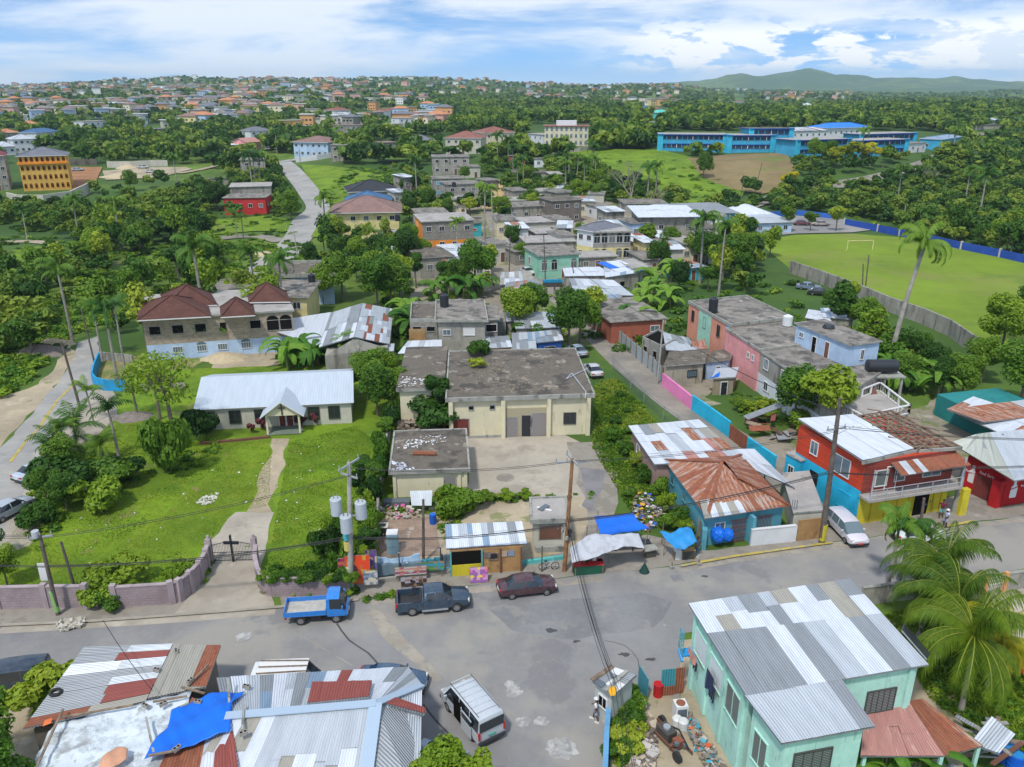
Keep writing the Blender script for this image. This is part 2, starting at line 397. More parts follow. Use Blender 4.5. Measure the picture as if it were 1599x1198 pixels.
def strip(name,pts,width,m,dz=.05,wpx=None):
 """a road following points read off the photograph, at constant width in metres"""
 P=[gp(*q) for q in pts]; Q=[]
 for i in range(len(P)-1):
  n=max(2,int((P[i+1]-P[i]).length/3.0))
  for k in range(n):
   t=k/n; a=P[max(i-1,0)]; b=P[i]; c=P[i+1]; d_=P[min(i+2,len(P)-1)]
   Q.append(.5*((2*b)+(c-a)*t+(2*a-5*b+4*c-d_)*t*t+(-a+3*b-3*c+d_)*t**3))
 Q.append(P[-1]); mb=MB(); Lr=[]
 for i,q in enumerate(Q):
  t=Q[min(i+1,len(Q)-1)]-Q[max(i-1,0)]; t.z=0; t.normalize(); s=Vector((-t.y,t.x,0))
  row=[]
  for k in (-1,-.4,.4,1):
   p=q+s*(width/2*k); e=.3*min(1,max(0,(p.y-170)/60)); row.append(Vector((p.x,p.y,H(p.x,p.y)+dz+e)))
  Lr.append(row)
 for i in range(len(Lr)-1):
  for k in range(3):mb.face([Lr[i][k+1],Lr[i][k],Lr[i+1][k],Lr[i+1][k+1]],m)
 return struct(name,mb)
ROADTOP=[(-400,1020),(0,975),(150,968),(300,958),(440,947),(560,936),(640,926),(735,915),(865,905),(905,899),(1000,892),(1060,882),(1150,868),(1300,847),(1370,838),(1480,822),(1599,805),(1800,780)]
sheet('road',ROADTOP+[(1800,862),(1599,888),(1490,905),(1350,925),(1200,955),(1062,990),(1062,1092),(1005,1072),(950,1100),(942,1300),(640,1300),(480,1090),(-400,1090)],M_ASPH,.012)
sheet('church_drive',[(318,855),(415,852),(408,900),(430,955),(262,968),(300,925),(325,890)],M_CONC,.016)
sheet('church_path',[(368,800),(428,800),(415,853),(322,856)],M_CONC,.012)
sheet('worn_track',[(425,685),(452,685),(425,800),(385,800),(405,740)],M_DIRT,.009,jit=.4)
sheet('lawn',[(-60,960),(-40,880),(30,800),(110,690),(190,615),(230,580),(620,560),(628,690),(606,800),(590,900),(410,910),(330,870),(270,930),(170,945)],M_LAWN,.005)
sheet('yard_concrete',[(728,683),(795,683),(880,678),(905,690),(930,775),(733,780)],M_CONC,.010)
sheet('damp_drive',[(885,690),(935,690),(965,740),(960,800),(935,840),(905,850),(915,780)],M_SIDE,.014,jit=.4)
sheet('wet_stain',[(905,730),(945,735),(940,765),(925,800),(908,790),(912,760)],M_WET,.018,jit=.4)
sheet('yard_dirt',[(600,782),(735,780),(930,775),(940,850),(900,870),(830,885),(700,895),(600,890)],M_DIRT,.009,jit=.4)
sheet('side_pavement',[(735,885),(870,865),(900,850),(1010,835),(1100,860),(1260,838),(1300,820),(1345,812),(1490,775),(1501,762),(1560,792),(1599,785),(1800,760),(1800,780),(1599,804),(1480,821),(1370,837),(1300,846),(1150,867),(1060,881),(1000,891),(905,898),(865,904),(735,914),(640,925),(560,935),(440,946),(430,900),(560,905)],M_SIDE,.013)
sheet('left_pavement',[(-400,980),(0,935),(150,930),(300,930),(310,957),(150,967),(0,974),(-400,1019)],M_SIDE,.013)
sheet('bottom_left_verge',[(-400,1092),(480,1092),(640,1300),(-400,1500)],M_DIRT,.008)
sheet('junk_yard',[(1062,1000),(1062,1092),(1005,1074),(955,1102),(945,1300),(1500,1300),(1500,950)],M_DIRT,.009)
sheet('side_court',[(1480,925),(1700,895),(1800,990),(1600,1010)],M_CONC,.011)
strip('kerb_line',[(16,722),(40,690),(64,664),(90,625),(128,590)],.35,M_YEL,.03)
M_PALEA=pm('pale_dusty_asphalt',(.31,.30,.28),.12,.15,.85,stains=(((.22,.22,.22),.12,.5,.12,.7),((.40,.37,.31),.3,.58,.08,.6)),world=True)
sheet('left_road',[(-160,900),(-60,770),(0,700),(55,640),(95,590),(118,552),(122,535),(152,525),(154,560),(148,605),(118,650),(70,705),(20,800),(-20,880)],M_PALEA,.012)
sheet('left_road_apron',[(-20,880),(20,800),(70,705),(118,650),(148,610),(178,600),(185,650),(130,700),(92,760),(50,850)],M_CONC,.011)
sheet('gravel_shoulder',[(0,620),(60,600),(110,545),(120,550),(95,590),(55,640),(0,700),(-60,770),(-120,760),(-80,640)],M_DIRT,.009,jit=.4)
strip('kerb',[(1062,886),(1150,870),(1300,849)],.28,M_YEL,.14)
strip('kerb_by_church',[(0,978),(150,971),(300,960),(440,949),(560,938)],.3,M_KERB,.12)
strip('kerb_by_bar',[(1478,824),(1522,815)],.3,M_YEL,.15)
strip('lane',[(1290,800),(1215,735),(1150,690),(1085,650),(1030,610),(975,565),(935,525),(905,490),(870,462),(828,430),(800,400),(782,370),(772,345),(770,318)],4.6,M_LANE,.02)
strip('dirt_lane',[(770,330),(775,300),(790,283)],7,pm('ochre_dirt',(.42,.31,.15),.15,.2,.95,world=True),.06)
strip('winding_road',[(395,435),(425,410),(455,385),(470,365),(478,345),(497,325),(480,298),(462,275),(442,254),(470,250)],7.5,M_PALEA,.06)
strip('side_road',[(440,378),(400,370),(340,374),(290,385)],4.5,M_LANE,.05)
strip('town_road',[(400,250),(442,254),(470,248)],6,M_ASPH,.07)
strip('upper_town_road',[(425,235),(437,215),(433,200),(440,185)],9,M_ASPH,.3)
strip('farm_track',[(-20,380),(40,378),(85,381)],3.5,M_DIRT,.05)
strip('hill_track',[(280,272),(330,262),(385,248),(405,250)],3,M_DIRT,.1)
strip('school_road',[(1150,330),(1185,318),(1230,305),(1290,292),(1340,285),(1400,270),(1450,255),(1476,240),(1470,225),(1455,215)],6,M_LANE,.1)
sheet('building_plot',[(165,282),(250,278),(300,265),(290,262),(225,262),(160,268)],M_DIRT,.06)
sheet('red_bank',[(100,262),(160,262),(150,285),(115,300)],pm('red_earth',(.30,.15,.07),.2,.2,.95,world=True),.08)
sheet('playing_field',[(1182,378),(1240,368),(1330,366),(1420,372),(1599,410),(1720,440),(1760,620),(1560,545),(1500,522),(1440,500),(1330,450),(1240,425)],M_FIELD,.02)
sheet('parking_lot',[(1150,352),(1240,338),(1330,345),(1380,358),(1330,364),(1240,366),(1180,372)],M_ASPH,.03)
sheet('dry_slope',[(1075,248),(1130,243),(1225,240),(1245,285),(1190,305),(1140,295),(1095,278)],M_SLOPE,.12,jit=.4)
sheet('hill_pasture',[(880,238),(1030,235),(1080,246),(1100,280),(1165,298),(1150,320),(1060,330),(1000,315),(920,300),(890,262)],M_LAWN,.10)
sheet('road_verge_meadow',[(470,258),(530,262),(600,275),(600,300),(530,330),(510,370),(485,372),(510,330),(485,290)],M_LAWN,.10)
sheet('meadow',[(330,345),(420,338),(465,348),(455,362),(400,362),(330,368)],M_LAWN,.07)
sheet('left_meadow',[(0,395),(60,385),(110,400),(60,430),(0,425)],M_LAWN,.05)
sheet('sandy_lot',[(330,575),(345,552),(400,540),(440,540),(470,555),(430,572)],M_DIRT,.010,jit=.4)
sheet('walled_lot',[(150,598),(160,560),(240,555),(345,552),(300,575),(200,590)],pm('dry_lot_grass',(.24,.22,.09),.25,.4,.95,stains=(((.12,.17,.04),.5,.5,.1,.8),),world=True),.008,jit=.4)
sheet('hill_clearing',[(620,192),(680,182),(705,190),(690,203),(640,203)],M_SLOPE,.4)
sheet('vegetable_plot',[(1130,600),(1175,612),(1260,650),(1240,670),(1180,650),(1100,620)],M_GROUND,.01)

sheet('road_patch',[(565,952),(590,950),(630,995),(655,1020),(690,1062),(680,1066),(640,1030),(605,1003)],M_PATCH,.016)
sheet('old_road_surface',[(760,950),(1000,925),(1050,940),(1020,980),(900,1000),(800,985)],M_OLDA,.015)
strip('tar_seam',[(526,974),(545,1000),(575,1020),(592,1040)],.13,M_CRACK,.022); strip('tar_seam',[(661,1100),(680,1125),(705,1150),(712,1160)],.12,M_CRACK,.022); strip('tar_seam',[(455,985),(500,1010),(550,1040)],.07,M_PATCH,.021); strip('tar_seam',[(945,1001),(975,1008),(996,1030),(998,1055)],.05,M_CRACK,.021)
strip('gutter',[(1062,889),(1150,873),(1300,853),(1345,848)],.9,M_PATCH,.017); strip('gutter',[(580,942),(640,933),(735,922),(870,911),(940,904)],.8,M_PATCH,.017); strip('gutter',[(0,984),(150,975),(300,965),(430,954)],.9,M_CONC,.017); strip('gutter',[(1480,828),(1530,820),(1599,811)],.7,M_PATCH,.017)
for k,(x,y,r) in enumerate(((803,1080,.55),(817,1128,.5),(845,1127,.45),(880,1170,.9),(866,1165,.6),(380,996,.6),(797,1070,.4))):
 p=gp(x,y); rr=random.Random(k); mb=MB(); mb.face([(p.x+r*rr.uniform(.7,1.2)*math.cos(a),p.y+r*rr.uniform(.7,1.2)*math.sin(a),(.022+.002*k)) for a in [2*PI*i/14 for i in range(14)]],M_PLASTER); struct('plaster_splash',mb)
p=gp(1057,903); mb=MB(); mb.box((p.x,p.y,.02),(.9,.9,.02),M_OLDA,rz=.2); struct('manhole_cover',mb); p=gp(789,746); mb=MB(); mb.cyl((p.x,p.y,.012),.9,.012,M_SIDE,20); struct('drain_cover',mb)
for k,(x,y,r) in enumerate(((975,1022,.45),(1017,1030,.35),(900,1002,.3),(860,985,.5),(1100,900,.3))):
 p=gp(x,y); rr=random.Random(k+9); mb=MB(); mb.face([(p.x+r*rr.uniform(.5,1.3)*math.cos(a),p.y+r*.5*rr.uniform(.5,1.3)*math.sin(a),(.024+.002*k)) for a in [2*PI*i/12 for i in range(12)]],M_CRACK); struct('oil_stain',mb)

M_YARD=pm('trodden_yard',(.27,.235,.18),.2,.12,.95,stains=(((.10,.15,.03),.10,.50,.08,.85),((.38,.34,.28),.25,.58,.08,.7),((.15,.13,.1),.5,.6,.06,.6)),bump=.5,bscale=5,world=True)
sheet('village_yards',[(640,470),(655,400),(690,345),(780,300),(880,290),(1020,335),(1090,372),(1070,420),(1010,470),(1040,505),(960,530),(900,545),(760,548),(690,535)],M_YARD,.006,jit=.5)
sheet('lane_yards',[(1000,560),(1040,560),(1150,555),(1190,590),(1120,600),(1140,625),(1100,640),(1040,600)],M_YARD,.006,jit=.5); sheet('red_yard',[(1160,690),(1250,660),(1300,680),(1240,740),(1210,740)],M_YARD,.006,jit=.4); sheet('east_yards',[(1420,640),(1500,610),(1640,660),(1640,760),(1500,760),(1400,700)],M_YARD,.006,jit=.5)
# ------------------------------------------------------------------ building kit
M_CREAM=pm('cream_wall',(.60,.55,.39),.08,.5,.88,stains=(((.25,.22,.15),.9,.58,.12,.65),((.14,.12,.09),2.2,.66,.05,.6)),stretch=(1.5,1.5,.25),bump=.1)
M_ROOFC=pm('weathered_roof_concrete',(.15,.13,.105),.25,.35,.92,stains=(((.05,.045,.04),.35,.46,.14,.85),((.30,.26,.21),.5,.57,.07,.75),((.22,.17,.11),1.2,.6,.06,.6)),bump=.5,bscale=9)
M_ROOFG=pm('grey_roof_concrete',(.23,.21,.185),.2,.35,.92,stains=(((.07,.065,.06),.4,.46,.14,.85),((.36,.34,.31),.5,.58,.07,.7)),bump=.4,bscale=9)
M_ROOFL=pm('light_roof_concrete',(.34,.32,.3),.15,.3,.92,stains=(((.17,.16,.15),.5,.54,.12,.8),),bump=.3)
M_TRIM=pm('grey_trim',(.30,.30,.27),.15,1,.9,stains=(((.1,.1,.09),1.2,.52,.12,.8),),stretch=(1,1,.4))
M_BLOCK=block('grey_block',(.25,.235,.205),(.17,.16,.14))
M_REND=pm('grey_render',(.30,.285,.25),.15,.5,.9,stains=(((.13,.12,.10),.6,.5,.12,.8),((.42,.4,.36),.9,.6,.06,.7)),stretch=(1.4,1.4,.3),bump=.2)
M_WHITE=pm('white_wall',(.60,.62,.64),.06,.6,.8,stains=(((.33,.33,.32),.8,.62,.12,.6),),stretch=(1.5,1.5,.25),bump=.1)
M_PALE=pm('pale_wall',(.47,.45,.38),.08,.6,.85,stains=(((.25,.23,.19),.8,.6,.12,.6),),stretch=(1.5,1.5,.25),bump=.1)
def wallc(name,col,st=.5,stc=None):
 c=stc or tuple(x*.5+.03 for x in col); return pm(name,col,.12,.5,.8,stains=((c,.8,.56,.12,st),(tuple(x*.6+.02 for x in c),2.4,.6,.06,.45),(tuple(x*.6+.2 for x in col),1.6,.66,.03,.5)),stretch=(1.5,1.5,.25),bump=.15)
M_GREENW=wallc('mint_wall',(.40,.66,.57),.35); M_TEAL=wallc('teal_wall',(.09,.30,.38)); M_CYAN=wallc('cyan_wall',(.02,.40,.62),.3)
M_REDW=block('red_boards',(.52,.055,.02),(.26,.03,.012),4,.24,.1,.7,.018,(.33,.04,.02)); M_MAROON=block('maroon_boards',(.26,.05,.035),(.12,.02,.015),4,.22,.15,.75,.02)
M_YELW=wallc('yellow_wall',(.55,.46,.03),.5); M_SALMON=wallc('salmon_wall',(.62,.27,.19),.4); M_PINK=wallc('pink_wall',(.68,.30,.30),.35); M_MINT=wallc('mint_stripe',(.33,.58,.47),.3)
M_BLUES=wallc('blue_stripe',(.08,.32,.62),.3); M_PYEL=wallc('pale_yellow_wall',(.62,.54,.26),.4); M_ORANGE=wallc('orange_wall',(.72,.25,.02),.3); M_OCHRE=wallc('ochre_wall',(.60,.36,.08),.4)
M_SCHB=wallc('school_blue',(.05,.33,.52),.3); M_SCHD=wallc('school_dark_blue',(.02,.08,.30),.2); M_BARRED=wallc('bar_red',(.42,.012,.015),.3); M_LTBLUE=wallc('light_blue_wall',(.38,.50,.66),.3); M_BRICKR=wallc('brick_red',(.33,.10,.06),.4)
M_DREDP=wallc('dark_red_paint',(.16,.035,.03),.4); M_GREYD=flat('grey_door_paint',(.22,.2,.2),.6); M_BROWND=wallc('brown_door',(.15,.07,.045),.4)
M_FRAME=flat('white_frame',(.62,.62,.62),.5); M_FRAMED=flat('dark_frame',(.06,.055,.05),.6)
M_GLASS=flat('dark_glass',(.02,.025,.03),.12,spec=.8); M_GLASSB=flat('bluish_glass',(.10,.14,.17),.15,spec=.8); M_HOLE=flat('dark_interior',(.012,.011,.01),.95,spec=0)
m,T,b=newmat('louvre_glass',.3); uvn=nd(T,'ShaderNodeTexCoord').outputs['UV']; sx=nd(T,'ShaderNodeSeparateXYZ'); T.links.new(uvn,sx.inputs[0])
T.links.new(mixc(T,mapr(mth('FRACT',mth('MULTIPLY',sx.outputs[1],9,T=T),T=T),.45,.55,0,1,T),(.03,.035,.035),(.22,.25,.24)),b.inputs['Base Color']); M_LOUV=m
Z_WHITE=corr('new_zinc',(.66,.70,.76),rough=.42,metal=.15,rust=.06,rustc=(.45,.42,.38)); Z_PALE=corr('pale_zinc',(.50,.54,.58),rough=.45,metal=.25,rust=.22,rustc=(.33,.29,.24)); Z_GREY=corr('dull_zinc',(.30,.32,.34),rough=.5,metal=.3,rust=.2,rustc=(.2,.19,.17))
Z_TAN=corr('grimy_zinc',(.36,.34,.29),rough=.6,metal=.15,rust=.3,rustc=(.28,.25,.19)); Z_RUST=corr('rusty_zinc',(.26,.10,.055),rough=.8,metal=.05,rust=.55,rustc=(.20,.06,.03)); Z_RED=corr('red_oxide_zinc',(.27,.07,.055),rough=.7,metal=.05,rust=.2,rustc=(.17,.045,.04))
Z_BLUE=corr('bluish_zinc',(.26,.36,.48),rough=.45,metal=.25,rust=.1,rustc=(.3,.35,.4)); Z_SALM=corr('faded_red_zinc',(.42,.20,.17),rough=.75,metal=.0,rust=.35,rustc=(.40,.27,.22)); Z_GUT=flat('ridge_flashing',(.40,.50,.60),.4,.3)
Z_CHURCH=corr('church_zinc',(.46,.52,.58),rough=.5,metal=.2,pitch=.3,bump=.4,var=.05); Z_TURQ=corr('turquoise_zinc',(.05,.25,.30),rough=.6,metal=.05,rust=.15)
Z_SPARSE=corr('part_rusted_zinc',(.42,.33,.28),rough=.65,metal=.1,rust=.62,rustc=(.24,.085,.04))
def tile(name,c):return block(name,c,tuple(x*.6 for x in c),.5,.42,.12,.8,.03)
T_BROWN=tile('brown_roof_tiles',(.105,.043,.032)); T_RED=tile('red_roof_tiles',(.26,.11,.085)); T_GREY=tile('grey_shingles',(.16,.17,.20)); T_BLACK=tile('black_shingles',(.035,.038,.045)); T_DULL=tile('dull_brown_shingles',(.24,.15,.13)); T_ORNG=tile('orange_tiles',(.50,.22,.11)); T_BLUE=tile('blue_shingles',(.06,.14,.27))
M_WOOD=pm('weathered_wood',(.24,.18,.13),.25,2,.9,stains=(((.12,.09,.07),1.5,.5,.1,.8),),bump=.4); M_PLY=pm('plywood',(.36,.21,.09),.15,.8,.8,stains=(((.2,.11,.05),1,.55,.1,.7),)); M_POLEW=pm('creosoted_pole',(.12,.10,.085),.3,2,.9,stretch=(3,3,.3)); M_POLEC=pm('concrete_pole',(.34,.33,.30),.15,2,.9)
M_POLEB=pm('brown_pole',(.26,.13,.06),.3,2,.9)
M_METAL=flat('galvanised_metal',(.45,.47,.5),.45,.6); M_BLACKP=flat('black_plastic',(.018,.02,.026),.45); M_RUBBER=flat('tyre_rubber',(.02,.02,.02),.85); M_WIRE=flat('wire_black',(.015,.015,.015),.7)
M_TARPB=pm('blue_tarpaulin',(.005,.13,.62),.1,1,.5,bump=.2); M_TARPG=pm('grey_tarpaulin',(.42,.44,.48),.1,1,.6,stains=(((.3,.3,.32),.8,.5,.1,.6),)); M_TARPL=pm('light_blue_tarpaulin',(.02,.22,.52),.1,1,.5,bump=.2)
M_STEELG=flat('steel_grey_mesh',(.10,.12,.14),.6)

def quad(FL,FR,BR,z):
 a,b,c=at(*FL,z),at(*FR,z),at(*BR,z); return [Vector((p.x,p.y)) for p in (a,b,c,a+(c-b))]
class Bld:
 def __init__(s,name,label,Q,z0,z1,wm,cat='house',group=None,below=.0,sides={},wname='wall'):
  s.Q=[Vector((q[0],q[1])) for q in Q]; s.z0=z0; s.z1=z1
  c=sum(s.Q,Vector((0,0)))/4; s.t=thing(name,label,cat,(c.x,c.y,z0),0,group); s.wm=wm
  mb=MB()
  for i in range(4):
   a,b=s.Q[i],s.Q[(i+1) % 4]; zs=[z0-below,z1]; m=sides.get(i,wm)
   if isinstance(m,tuple):zs=[z0-below,z0+m[1],z1]; mm=[m[0],m[2]]
   else:mm=[m]
   for k in range(len(mm)):mb.face([(a.x,a.y,zs[k]),(b.x,b.y,zs[k]),(b.x,b.y,zs[k+1]),(a.x,a.y,zs[k+1])],mm[k])
  mb.face([(q.x,q.y,z1) for q in s.Q],wm)
  s.wall=mb.build(wname,s.t)
 def ax(s,i):
  a,b=s.Q[i],s.Q[(i+1) % 4]; d=(b-a); l=d.length; d=d/l; return a,d,l,Vector((d.y,-d.x))
 def p(s,i,u,z,off=0.0):
  a,d,l,n=s.ax(i); q=a+d*(u*l)+n*off; return Vector((q.x,q.y,z))
 def bx(s,mb,i,u,z,w_,h,dep,m,off=0.0):
  a,d,l,n=s.ax(i); c=a+d*(u*l)+n*off
  M=Matrix(((d.x,-n.x,0),(d.y,-n.y,0),(0,0,1))); return mb.box((c.x,c.y,z),(w_,dep,h),m,M=M)
 def win(s,i,u,z,w_,h,pane=None,frame=None,bars=1,arch=False,name='window',label=None):
  """z = centre height above the base"""
  z += s.z0; fm=frame or M_FRAME; mb=MB(); t=.07
  for k in (-1,1):s.bx(mb,i,u+k*(w_/2)/s.ax(i)[2],z,t,h+t,.12,fm,.02)
  s.bx(mb,i,u,z+h/2,w_-t,t,.12,fm,.02); s.bx(mb,i,u,z-h/2-.01,w_+.06,t,.16,fm,.03)
  if bars > 0:
   for k in range(1,bars+1):s.bx(mb,i,u+(k/(bars+1)-.5)*w_/s.ax(i)[2],z,.04,h-t,.09,fm,.02)
  if arch:
   a,d,l,n=s.ax(i); P=[]; r=w_/2
   for k in range(9):
    q=a+d*(u*l-math.cos(PI*k/8)*r)+n*.03; P.append((q.x,q.y,z+h/2+math.sin(PI*k/8)*r*.8))
   mb.face(P,pane or M_GLASS)
  f=mb.build(name,s.t)
  if label:f['label']=label
  if pane is not False:
   pb=MB(); s.bx(pb,i,u,z,w_-t,h-t,.05,pane or M_GLASS,.015); pb.build('pane',f)
  return f
 def door(s,i,u,w_,h,m,frame=None,zb=0,name='door',handle=True):
  z=s.z0+zb; mb=MB(); s.bx(mb,i,u,z+h/2,w_,h,.08,m,.03)
  for k in (-1,1):s.bx(mb,i,u+k*(w_/2+.04)/s.ax(i)[2],z+h/2,.08,h+.02,.14,frame or M_FRAME,.02)
  s.bx(mb,i,u,z+h+.05,w_+.16,.08,.14,frame or M_FRAME,.02); o=mb.build(name,s.t)
  if handle:hb_=MB(); s.bx(hb_,i,u+.35*w_/s.ax(i)[2],z+1.0,.05,.14,.06,M_METAL,.09); hb_.build('handle',o)
  return o
 def row(s,i,n,z,w_,h,u0=.1,u1=.9,**k):
  for j in range(n):s.win(i,u0+(u1-u0)*(j+.5)/n,z,w_,h,**k)
 def exp(s,over):
  R=[]
  for k in range(4):
   n0=s.ax((k-1) % 4)[3]; n1=s.ax(k)[3]; det=1+n0.dot(n1); R.append(s.Q[k]+(n0+n1)*(over/max(.3,det)))
  return R
 def flat(s,m=None,over=.35,th=.22,trim=None,par=0,name='roof',z=None):
  z=s.z1 if z is None else z; mb=MB(); P=s.exp(over); tm=trim or M_TRIM
  mb.prism([(q.x,q.y) for q in P],z+.003,z+th,tm,top=m or M_ROOFG)
  if par:
   for k in range(4):
    a,b=P[k],P[(k+1) % 4]; d=(b-a).normalized(); n=Vector((d.y,-d.x)); mb.beam((a.x-n.x*.09+d.x*.18,a.y-n.y*.09+d.y*.18,z+th+par/2+.002),(b.x-n.x*.09,b.y-n.y*.09,z+th+par/2+.002),.18,par,tm)
  return mb.build(name,s.t)
 def hip(s,m,rise=1.8,over=.5,name='roof',z=None,fascia=None,cap=None):
  z=s.z1 if z is None else z; P=s.exp(over); l0=(P[1]-P[0]).length; l1=(P[2]-P[1]).length; mb=MB()
  E=[Vector((q.x,q.y,z+.02)) for q in P]
  if l0 >= l1:c0=(P[0]+P[3])/2; c1=(P[1]+P[2])/2; ins=l1/2
  else:c0=(P[0]+P[1])/2; c1=(P[2]+P[3])/2; ins=l0/2
  d=(c1-c0); ll=d.length; d.normalize(); ins=min(ins,ll/2-.05); r0=c0+d*ins; r1=c1-d*ins
  R0=Vector((r0.x,r0.y,z+rise)); R1=Vector((r1.x,r1.y,z+rise))
  if l0 >= l1:fs=([E[0],E[1],R1,R0],[E[1],E[2],R1],[E[2],E[3],R0,R1],[E[3],E[0],R0])
  else:fs=([E[0],E[1],R0],[E[1],E[2],R1,R0],[E[2],E[3],R1],[E[3],E[0],R0,R1])
  for f in fs:mb.face(f,m)
  mb.prism([(q.x,q.y) for q in P],z-.14,z+.018,fascia or M_FRAME)
  cm=cap or m
  for a,b in ((E[0],R0),(E[1],R1 if l0 >= l1 else R0),(E[2],R1),(E[3],R0 if l0 >= l1 else R1),(R0,R1)):mb.beam(a+Vector((0,0,.05)),b+Vector((0,0,.05)),.22,.1,cm)
  return mb.build(name,s.t)
 def gable(s,m,rise=1.6,over=.4,axis=0,name='roof',z=None,gm=None):
  """axis 0: ridge runs along the front"""
  z=s.z1 if z is None else z; P=s.exp(over); mb=MB()
  if axis:P=P[1:]+P[:1]
  E=[Vector((q.x,q.y,z)) for q in P]; c0=(P[0]+P[3])/2; c1=(P[1]+P[2])/2
  R0=Vector((c0.x,c0.y,z+rise)); R1=Vector((c1.x,c1.y,z+rise)); dz=Vector((0,0,.07))
  mb.face([E[0]+dz,E[1]+dz,R1+dz,R0+dz],m); mb.face([E[2]+dz,E[3]+dz,R0+dz,R1+dz],m)
  mb.face([E[1],E[0],R0,R1],m); mb.face([E[3],E[2],R1,R0],m)
  for a,b in ((E[0],E[1]),(E[1],R1),(R1,E[2]),(E[2],E[3]),(E[3],R0),(R0,E[0])):mb.face([a,b,b+dz,a+dz],M_FRAME)
  o=mb.build(name,s.t)
  g=MB(); Qa=s.Q[1:]+s.Q[:1] if axis else s.Q
  for i,j,R in ((0,3,R0),(1,2,R1)):
   a,b=Qa[i],Qa[j]; c=(a+b)/2; hh=rise*(1-over/(((P[i]-P[j]).length)/2)); pts=[(a.x,a.y,z-.01),(b.x,b.y,z-.01),(c.x,c.y,z+hh)]
   g.face(pts if i else pts[::-1],gm or s.wm)
  g.split('gable_wall',s.t,1)
  return o
def sheets(mb,A,B,C,D,nu,nv,mats,rng,th=.05,under=None,skip=0,jit=.25):
 """patchwork of roofing sheets over the 3-D quad A B (eave) C D (ridge); each sheet a face with its own metal"""
 A,B,C,D=map(Vector,(A,B,C,D))
 def pt(u,v):return (A*(1-u)+B*u)*(1-v)+(D*(1-u)+C*u)*v
 n=(B-A).cross(D-A).normalized()
 if n.z < 0:n=-n
 us=[0]+sorted((k+rng.uniform(-jit,jit))/nu for k in range(1,nu))+[1]
 lu=(B-A).length; lv=(D-A).length
 for i in range(nu):
  cut=[0]+sorted(min(.95,max(.05,(k+rng.uniform(-jit,jit))/nv)) for k in range(1,nv))+[1]
  for j in range(nv):
   if rng.random() < skip:continue
   m=rng.choices([x[0] for x in mats],[x[1] for x in mats])[0]; o=n*(th+rng.uniform(.004,.03)+.012*(j % 2))
   a,b,c,d=pt(us[i],cut[j]),pt(us[i+1],cut[j]),pt(us[i+1],cut[j+1]),pt(us[i],cut[j+1])
   e1,e2=n*rng.uniform(0,.035),n*rng.uniform(0,.035); mb.face([a+o+e1,b+o+e2,c+o,d+o],m,uv=[(us[i]*lu,cut[j]*lv),(us[i+1]*lu,cut[j]*lv),(us[i+1]*lu,cut[j+1]*lv),(us[i]*lu,cut[j+1]*lv)])
 um=under or Z_GREY
 lo=[p-n*.04 for p in (A,B,C,D)]
 mb.face(lo[::-1] if (B-A).cross(D-A).z > 0 else lo,um)
 hi=[p+n*th for p in (A,B,C,D)]
 for k in range(4):mb.face([lo[k],lo[(k+1) % 4],hi[(k+1) % 4],hi[k]],um)
def v3(q,z):return Vector((q[0],q[1],z))
def hb(name,label,p1,p2,depth,h,wm,cat='house',below=2.5,**k):
 """a building whose front foot line is read off the photograph"""
 A,B=gp(*p1),gp(*p2); d=Vector((B.x-A.x,B.y-A.y)); d.normalize(); n=Vector((-d.y,d.x))
 if n.y < 0:n=-n
 Q=[Vector((A.x,A.y)),Vector((B.x,B.y)),Vector((B.x,B.y))+n*depth,Vector((A.x,A.y))+n*depth]
 z0=(A.z+B.z)/2
 return Bld(name,label,Q,z0,z0+h,wm,cat,below=below,**k)
def wall_run(name,label,pts,h,th,m,posts=None,cat='wall',pm_=None,cap=None,base=None,px=True,top=None):
 """free-standing wall or fence following points read off the photograph; hs may vary"""
 P=[gp(*q) for q in pts] if px else [Vector(q) for q in pts]
 c=P[0]; t=thing(name,label,cat,(c.x,c.y,c.z)); mb=MB()
 for a,b in zip(P[:-1],P[1:]):
  d=(b-a).normalized(); mb.beam(a+Vector((0,0,h/2-.15)),b+Vector((0,0,h/2-.15))+d*th*.4,th,h+.3,m)
 mb.build('panel',t)
 if cap:
  cb=MB()
  for a,b in zip(P[:-1],P[1:]):cb.beam(a+Vector((0,0,h+.045)),b+Vector((0,0,h+.045)),th+.08,.08,cap)
  cb.build('coping',t)
 if posts:
  k=0
  for a,b in zip(P[:-1],P[1:]):
   n=max(1,int(round((b-a).length/posts)))
   for i in range(n+(1 if b is P[-1] else 0)):
    if k > 95:break
    q=a+(b-a)*(i/n); pb=MB(); pb.box((q.x,q.y,q.z+(h+.25)/2),(th+.16,th+.16,h+.25),pm_ or m,rz=math.atan2(b.y-a.y,b.x-a.x)); pb.build('post',t); k += 1
 return t
def text(s_,name,size,m,loc,xdir,updir,parent=None,ext=.01):
 cu=bpy.data.curves.new(name,'FONT'); cu.body=s_; cu.size=size; cu.extrude=ext; cu.align_x='CENTER'; cu.align_y='CENTER'
 tmp=bpy.data.objects.new(name,cu); dg=bpy.context.evaluated_depsgraph_get(); COL.objects.link(tmp); dg.update()
 me=bpy.data.meshes.new_from_object(tmp.evaluated_get(dg)); bpy.data.objects.remove(tmp); me.materials.clear(); me.materials.append(m)
 x=Vector(xdir).normalized(); y=Vector(updir).normalized(); z=x.cross(y)
 M=Matrix((x,y,z)).transposed().to_4x4(); M.translation=Vector(loc)
 if parent:M=parent.matrix_basis.inverted() @ M
 me.transform(M); o=bpy.data.objects.new(name,me); COL.objects.link(o); o.parent=parent
 return o
R_=random.Random(7)
